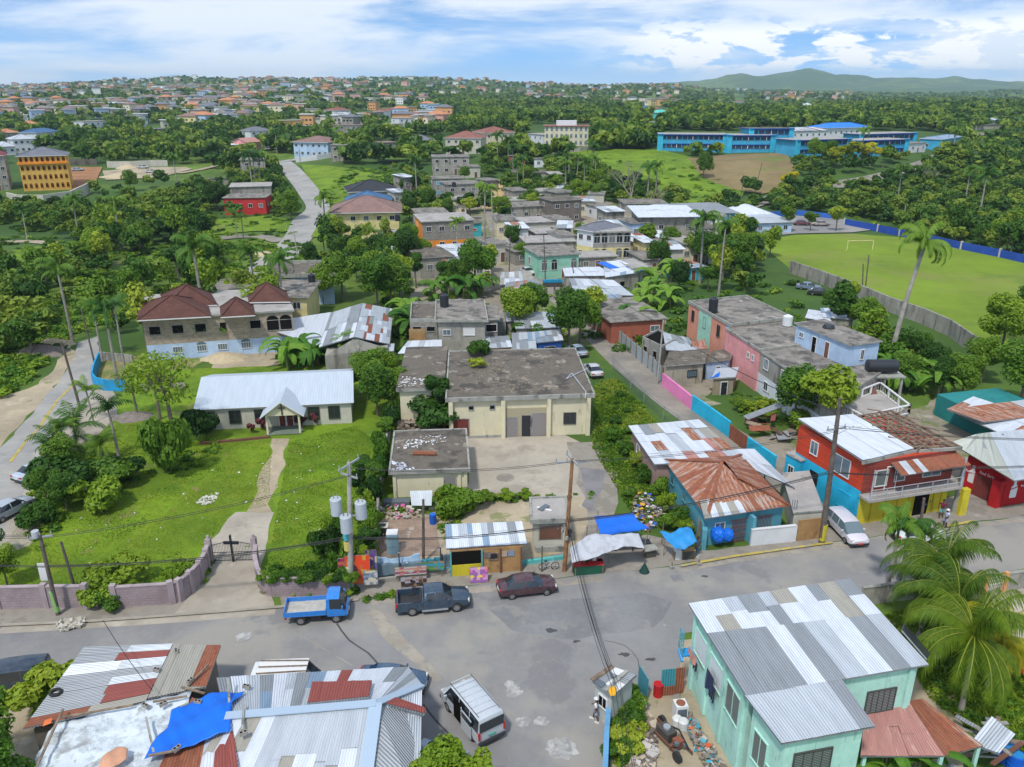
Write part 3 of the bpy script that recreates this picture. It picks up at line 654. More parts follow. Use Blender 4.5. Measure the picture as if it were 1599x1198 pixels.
# ================================================================== CHURCH
Q=quad((299,640),(555,628),(556,575),2.7)
ex=Bld('church_hall','long cream church hall with pale corrugated roof and cross over its porch',[q+Vector((0,0)) for q in [Q[0]*.97+Q[2]*.03,Q[1]*.97+Q[3]*.03,Q[2]*.97+Q[0]*.03,Q[3]*.97+Q[1]*.03]],0,2.6,M_PALE,'church')
ex.gable(Z_CHURCH,1.75,.35)
for u in (.07,.235,.40,.60,.75,.885):
 if abs(u-.5) > .09:ex.win(0,u,1.45,1.25,1.5,M_GLASS,M_FRAMED)
a,d_,l_,n_=ex.ax(0)
def chp(u,off,z):q=a+d_*(u*l_)+n_*off; return Vector((q.x,q.y,z))
uc=.565; pb=MB(); hw=1.75/l_
for k in (-1,1):
 pb.beam(chp(uc+k*hw,2.2,0),chp(uc+k*hw,2.2,2.3),.2,.2,M_CREAM,up=(1,0,0))
pb.beam(chp(uc-hw,2.2,2.35),chp(uc+hw,2.2,2.35),.22,.2,M_CREAM)
pb.face([chp(uc-hw*1.05,2.31,2.45),chp(uc+hw*1.05,2.31,2.45),chp(uc,2.31,3.75)],M_CREAM)
pb.build('porch_frame',ex.t)
fl_=MB(); fl_.face([chp(uc-hw*1.1,2.5,.09),chp(uc+hw*1.1,2.5,.09),chp(uc+hw*1.1,0,.09),chp(uc-hw*1.1,0,.09)],wallc('porch_floor',(.16,.20,.16))); fl_.build('porch_floor',ex.t)
pr=MB()
for k in (-1,1):
 A_,B_,C_,D_=chp(uc+k*hw*1.35,2.7,2.25),chp(uc+k*hw*1.35,-.6,2.25),chp(uc,-2.2,4.0),chp(uc,2.7,4.0)
 pr.face([A_,B_,C_,D_] if k > 0 else [B_,A_,D_,C_],Z_CHURCH); pr.face([A_-Vector((0,0,.06)),D_-Vector((0,0,.06)),C_-Vector((0,0,.06)),B_-Vector((0,0,.06))],M_FRAME)
 pr.beam(A_-Vector((0,0,.03)),D_-Vector((0,0,.03)),.06,.12,M_FRAME)
pr.build('porch_roof',ex.t)
ex.door(0,uc,1.5,2.1,M_DREDP); ex.door(0,uc-.001,.02,2.1,M_BLACKP,handle=False,name='door_gap')
cr=MB(); cr.beam(chp(uc,2.4,2.35),chp(uc,2.4,3.6),.1,.1,M_BLACKP,up=(1,0,0)); cr.beam(chp(uc-.35/l_,2.4,3.2),chp(uc+.35/l_,2.4,3.2),.09,.1,M_BLACKP); cr.build('cross',ex.t)
# ================================================================== WAREHOUSE
Zr=4.5
Q=quad((702,626),(922,619),(894,550),Zr)
W=Bld('warehouse','long cream warehouse with stained flat concrete roof behind a concrete yard',Q,0,Zr,M_CREAM,'building')
W.flat(M_ROOFC,.45,.35,par=.12)
Lw=at(624,609,Zr); Lb=at(626,554,Zr); Rw=Vector((Q[0].x,0)); q0=Vector((Lw.x,Lw.y)); dd=W.ax(0)[1]; q1=q0+dd*((Q[0]-q0).dot(dd)-.05)
nn=(W.Q[3]-W.Q[0]); wing=[q0,q1,q1+nn.normalized()*14.5,q0+nn.normalized()*14.5]
mb=MB(); 
for i in range(4):
 if i == 1:continue
 p,q=wing[i],wing[(i+1) % 4]; mb.face([(p.x,p.y,0),(q.x,q.y,0),(q.x,q.y,Zr-.1),(p.x,p.y,Zr-.1)],M_CREAM)
mb.build('wing_wall',W.t)
mb=MB(); mb.prism([wing[0]+Vector((-.35,-.4)),wing[1]+Vector((-.45,-.4)),wing[2]+Vector((-.45,.4)),wing[3]+Vector((-.35,.4))],Zr-.1,Zr+.27,M_TRIM,top=M_ROOFC); mb.build('wing_roof',W.t)
pil=MB()
for u in (.006,.375,.70,.985):W.bx(pil,0,u,Zr/2-.01,.45,Zr-.02,.5,M_CREAM,.2)
W.bx(pil,0,.19,.0+.15,.36*W.ax(0)[2],.3,.1,M_TRIM,.04)
pil.split('pilaster',W.t)
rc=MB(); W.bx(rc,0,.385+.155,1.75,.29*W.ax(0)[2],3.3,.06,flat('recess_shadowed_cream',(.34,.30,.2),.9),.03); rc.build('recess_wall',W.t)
W.door(0,.075,1.7,2.3,M_DREDP,M_TRIM); W.door(0,.44,1.2,2.3,M_GREYD,M_TRIM); W.door(0,.545,1.1,2.5,M_BLACKP,M_TRIM); W.door(0,.64,1.9,2.7,M_GREYD,M_TRIM)
W.win(0,.855,2.0,1.35,1.3,M_GLASS,M_FRAMED); W.win(0,.15,3.6,.55,.45,M_HOLE,M_TRIM,0); W.win(0,.30,3.6,.55,.45,M_HOLE,M_TRIM,0)
bx=MB(); bx.box((W.Q[0].x+2.5,W.Q[0].y+8,Zr+.6),(.1,.1,.1),M_TRIM); 
mb=MB()
for a_,b_ in (((884,592),(918,575)),((893,583),(915,612)),((915,612),(914,622)),((893,583),(884,592))):
 mb.beam(at(*a_,Zr+.5),at(*b_,Zr+.45),.08,.08,M_TARPG)
tagp(mb.build('pipe_frame'),'bent pale pipe frame lying on the warehouse roof edge','pipe')
Q=quad((613,739),(728.5,735),(724,676),2.55)
B1=Bld('outbuilding','small square cream outbuilding with debris on its flat roof',Q,0,2.55,M_CREAM,'building'); B1.flat(M_ROOFC,.35,.28,par=.1)
B1.door(0,.77,1.0,1.95,M_GREYD,M_TRIM)
p=MB()
for u in (.02,.90,.985):B1.bx(p,0,u,1.27,.3,2.5,.16,M_CREAM,.06)
p.split('pilaster',B1.t)
c=at(663,708,3.0); mb=MB(); mb.tube([(c.x-1.1,c.y,3.05),(c.x+1.1,c.y-.1,3.05)],.22,Z_RUST,10); mb.beam((c.x-1.5,c.y,2.95),(c.x+1.4,c.y-.1,2.93),.1,.1,M_WOOD); tagp(mb.build('rusty_tank'),'small rusty cylinder lying on the flat roof of the outbuilding','tank')
Q=quad((833,816),(884,814),(880,783),2.6)
K=Bld('guard_hut','small grey flat-roofed hut with brown double shutter beside the yard entrance',Q,0,2.6,M_PALE,'hut'); K.flat(M_ROOFL,.28,.3,par=.12)
K.door(0,.52,1.8,1.25,M_BROWND,M_TRIM,zb=1.0,name='shutter'); mb=MB(); K.bx(mb,0,.5,.25,2.4,.5,.5,M_TRIM,.25); mb.build('step',K.t)
c=at(848,793,2.95); mb=MB(); mb.beam(c+Vector((-.5,.1,0)),c+Vector((.7,-.5,0)),.2,.08,M_FRAME); mb.beam(c+Vector((-.3,-.4,0)),c+Vector((.4,.3,.1)),.5,.05,M_STEELG); tagp(mb.build('window_frame_scrap'),'scrap window frames lying on the hut roof','scrap')
Q=quad((702,855),(815,847),(810,818),2.6)
E=Bld('roadside_bar','roadside shack with patchwork zinc roof, yellow counter and brown board front',Q,0,2.25,M_PLY,'shack',sides={1:M_BLOCK,3:M_BLOCK,2:M_BLOCK})
A_,B_=at(697,858,2.35),at(823,849.5,2.35); C_,D_=at(815,815,2.95),at(695,820,2.95); mb=MB()
sheets(mb,A_,B_,C_,D_,11,2,((Z_WHITE,6),(Z_PALE,3),(Z_GREY,2),(Z_BLUE,1)),R_); mb.build('roof',E.t)
mb=MB(); E.bx(mb,0,.225,1.6,.41*E.ax(0)[2],1.15,.05,M_HOLE,.04); mb.build('serving_hatch',E.t)
mb=MB(); E.bx(mb,0,.225,.5,.41*E.ax(0)[2],1.0,.12,M_YELW,.05); mb.build('counter',E.t)
mb=MB()
for u in (.01,.44,.7,.99):E.bx(mb,0,u,1.12,.12,2.22,.14,wallc('teal_post_%d' % int(u*100),(.12,.35,.36)) if u < .5 else M_BROWND,.09)
mb.split('post',E.t); E.win(0,.60,1.55,.7,.55,M_BLACKP,M_WOOD,0)
for u,c_ in ((.52,(.15,.12,.12)),(.75,(.4,.3,.22)),(.85,(.2,.25,.33))):
 mb=MB(); E.bx(mb,0,u,1.7,.5,.5,.03,flat('painted_notice',c_,.7),.05); mb.build('notice',E.t)
wall_run('kerb_wall','low turquoise kerb wall along the front of the roadside shack',[(640,898),(700,893),(760,888),(830,880),(880,873)],.35,.25,wallc('turquoise_paint',(.10,.42,.40)))
sheet('slab',[(588,812),(682,806),(690,868),(590,872)],pm('brown_slab',(.28,.20,.15),.25,.5,.9,stains=(((.42,.38,.33),.6,.6,.05,.8),((.14,.11,.09),.7,.58,.08,.7)),world=True),.05)
# ================================================================== TEAL HOUSE + zinc hall
zr=2.9
FLr,FRr,BRr,BLr=at(1104,810,zr),at(1234,791,zr),at(1157,711,zr),at(1037,719,zr)
def ins(Q,k):c=sum(Q,Vector((0,0)))/4; return [q+(c-q).normalized()*k for q in Q]
Qr_=[Vector((p.x,p.y)) for p in (FLr,FRr,BRr,BLr)]
Hs=Bld('teal_house','teal roadside house under a rusty red hipped zinc roof',ins(Qr_,.6),0,2.9,M_TEAL)
mb=MB(); ap0=at(1127,722,4.9); ap1=at(1152,745,4.6)
E_=[p+Vector((0,0,.05)) for p in (FLr,FRr,BRr,BLr)]
zm=((Z_SPARSE,4),(Z_RUST,3),(Z_SPARSE,2))
def tri_sheets(mb,a,b,c,n,mats):
 for i in range(n):
  u0,u1=i/n,(i+1)/n; p0,p1=a.lerp(b,u0),a.lerp(b,u1); m=R_.choices([x[0] for x in mats],[x[1] for x in mats])[0]
  mb.face([p0,p1,c] ,m)
def fan(mb,a,b,c,d,n,mats):
 for i in range(n):
  u0,u1=i/n,(i+1)/n; m=R_.choices([x[0] for x in mats],[x[1] for x in mats])[0]; o=Vector((0,0,R_.uniform(0,.015)))
  mb.face([a.lerp(b,u0)+o,a.lerp(b,u1)+o,d.lerp(c,u1)+o,d.lerp(c,u0)+o],m)
fan(mb,E_[0],E_[1],ap1,ap0,12,zm); fan(mb,E_[1],E_[2],ap0+Vector((.3,.3,0)),ap1,9,zm); fan(mb,E_[2],E_[3],ap0,ap0+Vector((.3,.3,0)),9,zm); fan(mb,E_[3],E_[0],ap0,ap0+Vector((-.01,0,0)),9,zm)
for e,a_ in zip(E_,(ap0,ap1,ap0,ap0)):mb.beam(e+Vector((0,0,.06)),a_+Vector((0,0,.06)),.3,.08,Z_RUST)
mb.face([E_[3],E_[2],E_[1],E_[0]],M_FRAME); mb.build('roof',Hs.t)
mb=MB(); pA,pB,pC,pD=at(1100,811,2.98),at(1165,801,2.98),at(1150,775,3.55),at(1092,782,3.5); sheets(mb,pA,pB,pC,pD,6,1,((Z_WHITE,3),(Z_TAN,3)),random.Random(2),th=.04,jit=.1); mb.build('patch_sheets',Hs.t,)
Hs.win(3,.12,1.7,.8,.9,M_GLASS,M_TEAL); Hs.win(3,.45,1.7,.9,.9,M_LOUV,M_TEAL); Hs.win(0,.16,1.5,.9,1.1,M_GLASSB,M_FRAME)
mb=MB()
a,d_,l_,n_=Hs.ax(0)
for k in range(11):Hs.bx(mb,0,.31+k*.017,1.15,.03,2.1,.03,M_DREDP,.25)
for z in (.12,.8,1.5,2.2):Hs.bx(mb,0,.395,z,1.5,.04,.04,M_DREDP,.25)
mb.build('grille_gate',Hs.t)
mb=MB()
for k in range(12):Hs.bx(mb,0,.62+k*.02,1.5,.03,1.2,.03,M_DREDP,.12)
Hs.bx(mb,0,.73,2.1,2,.05,.04,M_DREDP,.12); Hs.bx(mb,0,.73,.95,2,.05,.04,M_DREDP,.12); mb.build('window_grille',Hs.t)
mb=MB(); Hs.bx(mb,0,.54,1.3,.3,2.6,.9,M_TEAL,.5); mb.build('pier',Hs.t)
c=Hs.p(0,.16,1.0,.55); 
for k,(dx,r) in enumerate(((-.35,.62),(.45,.5))):
 bm=bmesh.new(); bmesh.ops.create_icosphere(bm,subdivisions=3,radius=r)
 for v in bm.verts:v.co.z *= 1.15; v.co += v.co.normalized()*R_.uniform(-.05,.05)
 me=bpy.data.meshes.new('hanging_bundle'); bm.to_mesh(me); bm.free(); me.materials.append(M_TARPB); o=bpy.data.objects.new('tarpaulin_bundle',me); COL.objects.link(o); o.location=c+Vector((dx,0,.2)); tagp(o,['larger','smaller'][k]+' blue tarpaulin bundle hanging on the teal house front','bundle')
t=wall_run('white_yard_wall','low white wall in front of the right half of the teal house',[(1171,852),(1240,845)],1.5,.2,M_WHITE,cap=M_FRAME)
t=wall_run('board_fence','brown plywood hoarding between the white wall and the dark pole',[(1243,845),(1283,840)],2.0,.08,M_PLY)
t=wall_run('teal_gatepost','stub of teal wall beside the small blue market canopy',[(1096,812),(1098,858)],1.9,.4,M_TEAL)
Q=quad((1240,802),(1284,798),(1262,738),2.3); G=Bld('garage','low grey flat-roofed garage wedged beside the teal house',Q,0,2.3,M_PALE,'garage'); G.flat(M_ROOFL,.1,.15)
mb=MB(); c=at(1240,795,2.5)
for k in (-.2,0,.2):mb.cyl(c+Vector((k,0,0)),.05,.9,M_METAL,6)
tagp(mb.build('conduit_pipes'),'three short vertical pipes on the garage roof edge','pipe')
z1_=3.0
BL_,BR_,FR_,FL_=at(981,666,z1_),at(1091,656,z1_),at(1212,744,z1_),at(1022,726,z1_)
FR_=at(1165,719,z1_)
Ib=Bld('zinc_hall','long low building under a patchwork of pale and rusty zinc sheets',ins([Vector((p.x,p.y)) for p in (FL_,FR_,BR_,BL_)],.5),0,2.9,wallc('faded_pink_brown',(.30,.20,.18)),'building')
mb=MB(); rg=random.Random(5); sheets(mb,FL_,FR_,BR_,BL_,8,4,((Z_WHITE,5),(Z_PALE,5),(Z_GREY,2),(Z_SALM,2),(Z_TAN,2),(Z_SPARSE,1)),rg); mb.build('roof',Ib.t); Ib.win(3,.3,1.7,1.0,.9,M_LOUV)
mb=MB(); sheets(mb,at(1150,722,2.85),at(1240,762,2.6),at(1178,702,2.85),at(1098,702,2.95),5,2,((Z_WHITE,5),(Z_PALE,1)),rg); tagp(mb.build('lean_to_roof'),'bright white zinc lean-to roof behind the rusty hipped roof','roof')
mb=MB()
for q in ((1150,722),(1240,762),(1178,702),(1195,735)):p=at(*q,2.6); mb.beam((p.x,p.y,0),(p.x,p.y,2.62),.1,.1,M_WOOD,up=(1,0,0))
mb.build('lean_to_posts'); bpy.data.objects['lean_to_posts'].parent=bpy.data.objects['lean_to_roof']; bpy.data.objects['lean_to_posts'].matrix_parent_inverse=bpy.data.objects['lean_to_roof'].matrix_basis.inverted(); bpy.data.objects['lean_to_posts'].name='post'
# ================================================================== RED AND CYAN SHOPHOUSE
zt=6.1
FLq,FRq,BLq=at(1352,722,zt),at(1494,702,zt),at(1248,664,zt)
Q=[Vector((p.x,p.y)) for p in (FLq,FRq,FRq+(BLq-FLq),BLq)]
J=Bld('shophouse','two-storey red, cyan and yellow shophouse with half its roof stripped to rafters',Q,0,zt,M_REDW,'shop',sides={3:(M_CYAN,3.3,M_REDW),0:(M_YELW,3.0,M_MAROON)})
A_,B_=at(1347,721,zt+.25),at(1427,702,zt+.3); D_=at(1246,655,zt+.7); C_=at(1332,648,zt+.9)
mb=MB(); sheets(mb,A_,B_,C_,D_,7,1,((Z_WHITE,1),),rg,th=.08,jit=.05); mb.build('roof',J.t)
mb=MB(); A2,B2,C2,D2=B_+Vector((0,0,-.2)),at(1502,700,zt+.2),at(1390,641,zt+.5),C_+Vector((0,0,-.2))
def bl(u,v):return (A2*(1-u)+B2*u)*(1-v)+(D2*(1-u)+C2*u)*v
for k in range(13):mb.beam(bl(0,k/12),bl(1,k/12),.1,.12,M_WOOD)
for k in range(8):mb.beam(bl(k/7,0),bl(k/7,1),.12,.16,M_WOOD)
for k in range(26):
 a_=bl(R_.random(),R_.random()); mb.beam(a_+Vector((0,0,.15)),a_+Vector((R_.uniform(-2.5,2.5),R_.uniform(-2,2),R_.uniform(0,.5))),.08,.1,M_WOOD)
mb.build('rafter',J.t)
mb=MB(); mb.face([bl(0,0)-Vector((0,0,.6)),bl(1,0)-Vector((0,0,.6)),bl(1,1)-Vector((0,0,.8)),bl(0,1)-Vector((0,0,.8))],M_BROWND); mb.build('ceiling_boards',J.t)
mb=MB(); mb.beam(A2+Vector((0,0,0)),B2,.15,.3,M_TRIM); mb.beam(A_-Vector((0,0,.12)),A2,.15,.3,M_TRIM); mb.beam(B2,C2,.15,.25,M_WOOD); mb.build('fascia',J.t)
a,d_,l_,n_=J.ax(0)
mb=MB(); J.bx(mb,0,.5,2.95,l_*1.03,.22,1.3,M_ROOFL,.65); mb.build('balcony_floor',J.t)
mb=MB()
for u in [k/6 for k in range(7)]:J.bx(mb,0,u,3.55,.05,.95,.05,M_TARPG,1.25)
for z in (3.5,4.0):J.bx(mb,0,.5,z,l_,.05,.05,M_TARPG,1.25)
for u in (0,.99):J.bx(mb,0,u,4.5,.09,2.9,.09,M_TARPG,1.25)
mb.build('balcony_rail',J.t)
mb=MB(); A_,B_,C_,D_=J.p(0,.27,5.15,1.5),J.p(0,1.03,5.2,1.5),J.p(0,1.01,5.75,.1),J.p(0,.27,5.75,.1); sheets(mb,A_,B_,C_,D_,10,1,((Z_RUST,6),(Z_PALE,2)),random.Random(12)); mb.build('awning',J.t)
J.win(0,.20,4.35,1.2,1.5,M_LOUV,M_FRAME,0); J.win(0,.40,4.5,1.1,1.3,M_LOUV,M_FRAME,0); J.win(0,.76,4.55,1.9,1.4,M_GLASSB,M_FRAME,1)
J.door(0,.305,1.0,2.2,M_DREDP,M_FRAME,zb=3.1)
J.win(3,.28,4.75,.95,1.3,M_GLASSB,M_FRAME,1); J.win(3,.70,4.6,2.0,1.7,M_GLASSB,M_FRAME,1)
J.win(3,.33,1.9,1.0,1.2,M_BLACKP,M_BLACKP,1); J.win(3,.80,1.6,1.5,1.5,M_CYAN,M_CYAN,0)
J.door(0,.70,1.6,2.6,M_HOLE,M_YELW); 
mb=MB()
for u in (.14,.3,.43,.56,.84,.93):J.bx(mb,0,u,1.4,.06,2.75,.05,wallc('darker_yellow',(.42,.34,.02)),.03)
mb.split('shutter_rib',J.t)
cb=hb('cyan_annexe','small flat cyan annexe at the back corner of the red shophouse',(1222,752),(1244,765),3,3.0,M_CYAN,'annexe',below=0); cb.flat(M_ROOFL,.1,.12); cb.win(0,.45,1.6,.7,.9,M_GLASS)
# ================================================================== RED BAR
zb=3.9
A_,B_,C_,D_=at(1583,752,zb),at(1700,735,zb),at(1640,665,zb+1.0),at(1550,676,zb+.9)
L0=at(1484,692,zb)
Q=[Vector((p.x,p.y)) for p in (at(1560,791),at(1700,770),at(1700,770)+(at(1501,764)-at(1560,791)),at(1501,764))]
RB=Bld('red_bar','bright red bar with white bottle emblems under a pale sagging roof',Q,0,zb-.3,M_BARRED,'bar')
mb=MB(); sheets(mb,A_,B_,at(1700,662,zb+.9),at(1545,676,zb+.9),6,1,((Z_PALE,1),),rg,jit=.05); 
sheets(mb,L0,A_+Vector((0,0,.02)),at(1545,676,zb+.92),at(1524,679,zb+.8),4,1,((Z_PALE,2),(corr('cream_zinc',(.5,.53,.47),rough=.6,metal=.05),3)),rg,jit=.05); mb.build('roof',RB.t)
M_EMB=flat('white_paint',(.7,.7,.7),.6)
def bottle(i,u,zc,h):
 a,d_,l_,n_=RB.ax(i); nm=MB(); P=[(-.17,0),(.17,0),(.2,.05),(.2,.52),(.17,.62),(.08,.7),(.07,.95),(-.07,.95),(-.08,.7),(-.17,.62),(-.2,.52),(-.2,.05)]
 nm.face([RB.p(i,u+x*h/l_,zc+(y-.5)*h,.02) for x,y in P],M_EMB)
 o=nm.build('bottle_emblem',RB.t); sb=MB(); sb.face([RB.p(i,u-.45*h/l_,zc-.12*h,.03),RB.p(i,u-.45*h/l_,zc-.02*h,.03)][::-1]+[RB.p(i,u+.45*h/l_,zc+.22*h,.03),RB.p(i,u+.45*h/l_,zc+.12*h,.03)][::1],M_BARRED); sb.build('stripe',o)
bottle(3,.2,2.0,1.9); bottle(0,.12,1.7,1.9)
x3=(RB.Q[0]-RB.Q[3]).normalized(); x0=(RB.Q[1]-RB.Q[0]).normalized()
text('Red Stripe','lettering',.34,M_EMB,RB.p(3,.2,2.1,.045),(x3.x,x3.y,0),(0,0,1),RB.t); text('Red Stripe','lettering',.4,M_EMB,RB.p(3,.60,2.5,.12),(x3.x,x3.y,0),(0,0,1),RB.t)
text('Red Stripe','lettering',.32,M_EMB,RB.p(0,.25,1.9,.045),(x0.x,x0.y,0),(0,0,1),RB.t)
RB.door(3,.66,2.8,2.2,M_DREDP,M_BARRED,name='gate'); mb=MB(); RB.bx(mb,3,.93,1.35,.8,2.7,.9,M_BARRED,.3); mb.build('gate_pier',RB.t)
tb=hb('teal_store','dark teal store with white and rusty lean-to roofs behind the red bar',(1540,690),(1640,678),8,2.6,wallc('dark_teal',(.02,.20,.20)),'store',below=0); mb=MB(); sheets(mb,at(1536,660,3),at(1650,648,3),at(1600,625,3.3),at(1480,640,3.3),6,2,((Z_SPARSE,4),(Z_PALE,1)),rg); mb.build('roof',tb.t); tb.win(0,.55,1.4,2,.9,M_FRAME)
mb=MB(); mb.face([at(1554,680,3.6),at(1596,700,3.0),at(1620,690,3.0),at(1566,677,5)],M_FRAME); mb.face([at(1554,680,3.6),at(1566,677,5),at(1575,672,3)],M_FRAME); tagp(mb.build('white_awning'),'pointed white awning peeking over the back of the red bar','awning')
tb=hb('cyan_shed','cyan shed with new white and rusty zinc roof right of the balustrade terrace',(1487,655),(1600,700),6,2.3,M_CYAN,'shed',below=0); mb=MB(); sheets(mb,at(1478,640,2.6),at(1590,690,2.5),at(1640,660,3.0),at(1520,620,3.0),7,2,((Z_WHITE,3),(Z_SPARSE,2)),rg); mb.build('roof',tb.t)
# ================================================================== PINK ROW + GREY HOUSES (right)
zp=6.0
def seg(name,label,pa,pb,pback,z,m,roofm=M_ROOFG,over=.12,par=.25,sides={},cat='house',below=0,zb=0,br=0):
 a_,b_,c_=at(*pa,z),at(*pb,z),at(*pback,z)
 if br:c_=c_-(b_-a_)
 q=[Vector((p.x,p.y)) for p in (a_,b_,b_+(c_-a_),c_)]
 t=Bld(name,label,q,zb,z,m,cat,sides=sides,below=below); t.flat(roofm,over,.18,par=par); return t
s1=seg('pink_house','two-storey salmon and mint row house with dark water tank on its roof',(1076,474),(1140,510),(1165,465),5.8,M_SALMON)
mb=MB()
for u0,u1,m in ((.28,.58,M_MINT),(.93,1.0,M_BLUES)):s1.bx(mb,0,(u0+u1)/2,2.95,(u1-u0)*s1.ax(0)[2],5.6,.06,m,.035)
mb.build('painted_panel',s1.t)
for u in (.13,.43,.76):s1.win(0,u,4.3,.8,1.6,M_GLASS,M_FRAMED)
s2=seg('rose_house','rose pink two-storey house with dish and cooling units on its roof',(1134,515),(1186,548),(1225,505),5.4,M_PINK,par=.1)
for u in (.72,.85):s2.win(0,u,4.0,.6,.7,M_GLASSB,M_FRAME)
s3=seg('grey_house','long grey two-storey house with white ground floor below the roof room',(1186,549),(1305,628),(1262,513),5.2,M_REND,M_ROOFG,sides={0:(M_WHITE,2.6,M_REND)},par=.0)
for u in (.12,.36,.78):s3.win(0,u,4.2,1.1 if u < .3 else .8,1.3,M_GLASSB,M_FRAME,2)
s3.win(0,.15,1.5,1.0,1.1,M_BLACKP,M_WHITE,1); s3.door(0,.42,1.2,2.0,M_WHITE)
s4=seg('roof_room','white rooftop room with two doors on the grey house',(1244,506),(1328,540),(1287,501),8.0,M_LTBLUE,M_ROOFG,.25,0,zb=5.4,cat='room')
s4.door(0,.38,.7,1.9,M_HOLE); s4.door(0,.62,.7,1.9,M_BROWND); s4.win(0,.12,1.5,.8,.6,M_GLASSB); s4.win(1,.45,1.3,.5,1.2,M_GLASS)
mb=MB(); c=at(1294,511,8.3); mb.cyl(c,.75,.35,M_BLACKP,16,.6); tagp(mb.build('upturned_basin'),'black upturned basin on the roof room slab','basin')
mb=MB(); c=at(1290,545,5.5)
for k in range(5):mb.cyl(c+Vector((k*.5-1.2,R_.uniform(-.3,.3),0)),.16,.4,[M_BARRED,M_BLACKP,M_SALMON,M_BLACKP,M_BARRED][k],8,.2)
tagp(mb.build('flower_pots',),'row of flower pots on the roof terrace','pots')
c=at(1376,584,5.0); t=thing('tank_platform','concrete platform on posts with steel stair beside the roof room','platform',(c.x,c.y,0)); mb=MB(); mb.box((c.x,c.y,5.0),(4.6,2.6,.18),M_TRIM); mb.build('deck',t)
for dx in (-2,0,2):
 mb=MB(); mb.box((c.x+dx,c.y-1,2.45),(.25,.25,4.9),M_TRIM); mb.build('post',t)
mb=MB(); mb.beam((c.x-2.2,c.y-1.5,5),(c.x-1.2,c.y-4.5,1.5),.9,.12,M_BROWND); mb.build('stair',t)
mb=MB(); mb.tube([(c.x-1.9,c.y,6.0),(c.x-1.75,c.y,6.0),(c.x+1.6,c.y,6.0),(c.x+1.75,c.y,6.0)],[.35,.75,.75,.35],M_BLACKP,16)
o=mb.build('lying_water_tank',smooth=True); tagp(o,'long black cylindrical water tank lying on the platform','water tank')
Q=quad((1338,648),(1415,650),(1385,612),3.4); tr=Bld('balustrade_house','grey house with open roof terrace ringed by an ornate balustrade',[at(1300,640,3.4).xy,at(1345,665,3.4).xy,at(1418,648,3.4).xy,at(1372,612,3.4).xy],0,3.4,M_REND); tr.flat(M_ROOFL,.1,.15)
bp_=tr.exp(0)
for k in range(4):
 a_,b_=bp_[k],bp_[(k+1) % 4]; n=max(3,int((b_-a_).length/1.8)); mb=MB(); mb.beam(v3(a_,4.55),v3(b_,4.55),.2,.12,M_FRAME); mb.beam(v3(a_,3.62),v3(b_,3.62),.18,.1,M_FRAME)
 for i in range(n+1):q=a_.lerp(b_,i/n); mb.box((q.x,q.y,4.1),(.2,.2,1.05),M_FRAME)
 for i in range(n*4):
  q=a_.lerp(b_,(i+.5)/(n*4)); mb.cyl((q.x,q.y,3.66),.05,.85,M_TRIM,6,.05)
 mb.build('balustrade',tr.t)
wall_run('zinc_fence','tall leaning zinc sheet fence on the far side of the lane',[(957,528),(985,552),(1012,575),(1034,597)],2.0,.06,corr('fence_zinc',(.40,.46,.50),rust=.25,rough=.55,metal=.25),posts=2.2,pm_=M_WOOD,cat='fence')
wall_run('pink_lane_wall','bright pink painted wall along the lane',[(1034,602),(1056,620),(1080,640)],1.7,.2,wallc('hot_pink',(.72,.22,.45),.25))
wall_run('cyan_lane_wall','cyan wall with pink foot along the lane between pink wall and brown fence',[(1080,640),(1108,660),(1138,683)],1.9,.2,M_CYAN)
wall_run('rusty_lane_fence','dark rusty sheet fence between the two cyan walls',[(1138,684),(1166,706)],1.7,.06,Z_RUST,cat='fence')
wall_run('cyan_yard_wall','cyan wall panel ending beside the red shophouse yard',[(1166,707),(1190,724),(1208,737)],1.8,.2,M_CYAN)
t=thing('wire_fence','sagging grey wire fence between the grassy bank and the lane','fence',tuple(gp(957,575))); P=[gp(*q) for q in ((957,575),(985,605),(1005,628),(1035,655),(1060,672))]
for i,p in enumerate(P):
 mb=MB(); mb.tube([p,p+Vector((R_.uniform(-.2,.2),0,1.7))],.05,M_METAL,6); mb.build('post',t)
mb=MB()
for a_,b_ in zip(P[:-1],P[1:]):
 for z in (.1,.5,.9,1.3,1.65):mb.tube([a_+Vector((0,0,z)),(a_+b_)/2+Vector((0,0,z-.08)),b_+Vector((0,0,z))],.018,M_STEELG,4)
 n=int((b_-a_).length/.35)
 for k in range(n):q=a_.lerp(b_,k/n); mb.tube([q+Vector((0,0,.05)),q+Vector((0,0,1.6))],.012,M_STEELG,3)
mb.build('mesh',t)
r1=seg('derelict_house','low derelict grey house with mossy flat roof beside the zinc fence',(1040,572),(1098,567),(1048,552),2.8,wallc('mouldy_render',(.33,.30,.24),.8,(.16,.13,.07)),M_ROOFC,.3,0); r1.win(0,.72,1.5,1.3,.9,M_GLASSB,M_BLACKP,3); r1.win(3,.3,1.6,.8,.8,M_GLASSB)
r2=seg('blue_annexe','pale blue annexe joined to the right of the derelict house',(1103,566),(1138,562),(1115,550),2.4,M_LTBLUE,M_ROOFC,.25,0); r2.win(0,.55,1.4,.6,.5,M_GLASS)
r3=seg('roofless_shell','roofless crumbling block shell behind the derelict house',(1003,530),(1033,545),(1028,518),2.9,wallc('mouldy_block',(.28,.27,.24),.8,(.1,.09,.07)),M_HOLE,0,.25,cat='ruin'); r3.win(0,.2,1.6,.9,1.1,M_HOLE,M_TRIM,0); r3.win(0,.7,1.6,.9,1.1,M_HOLE,M_TRIM,0)
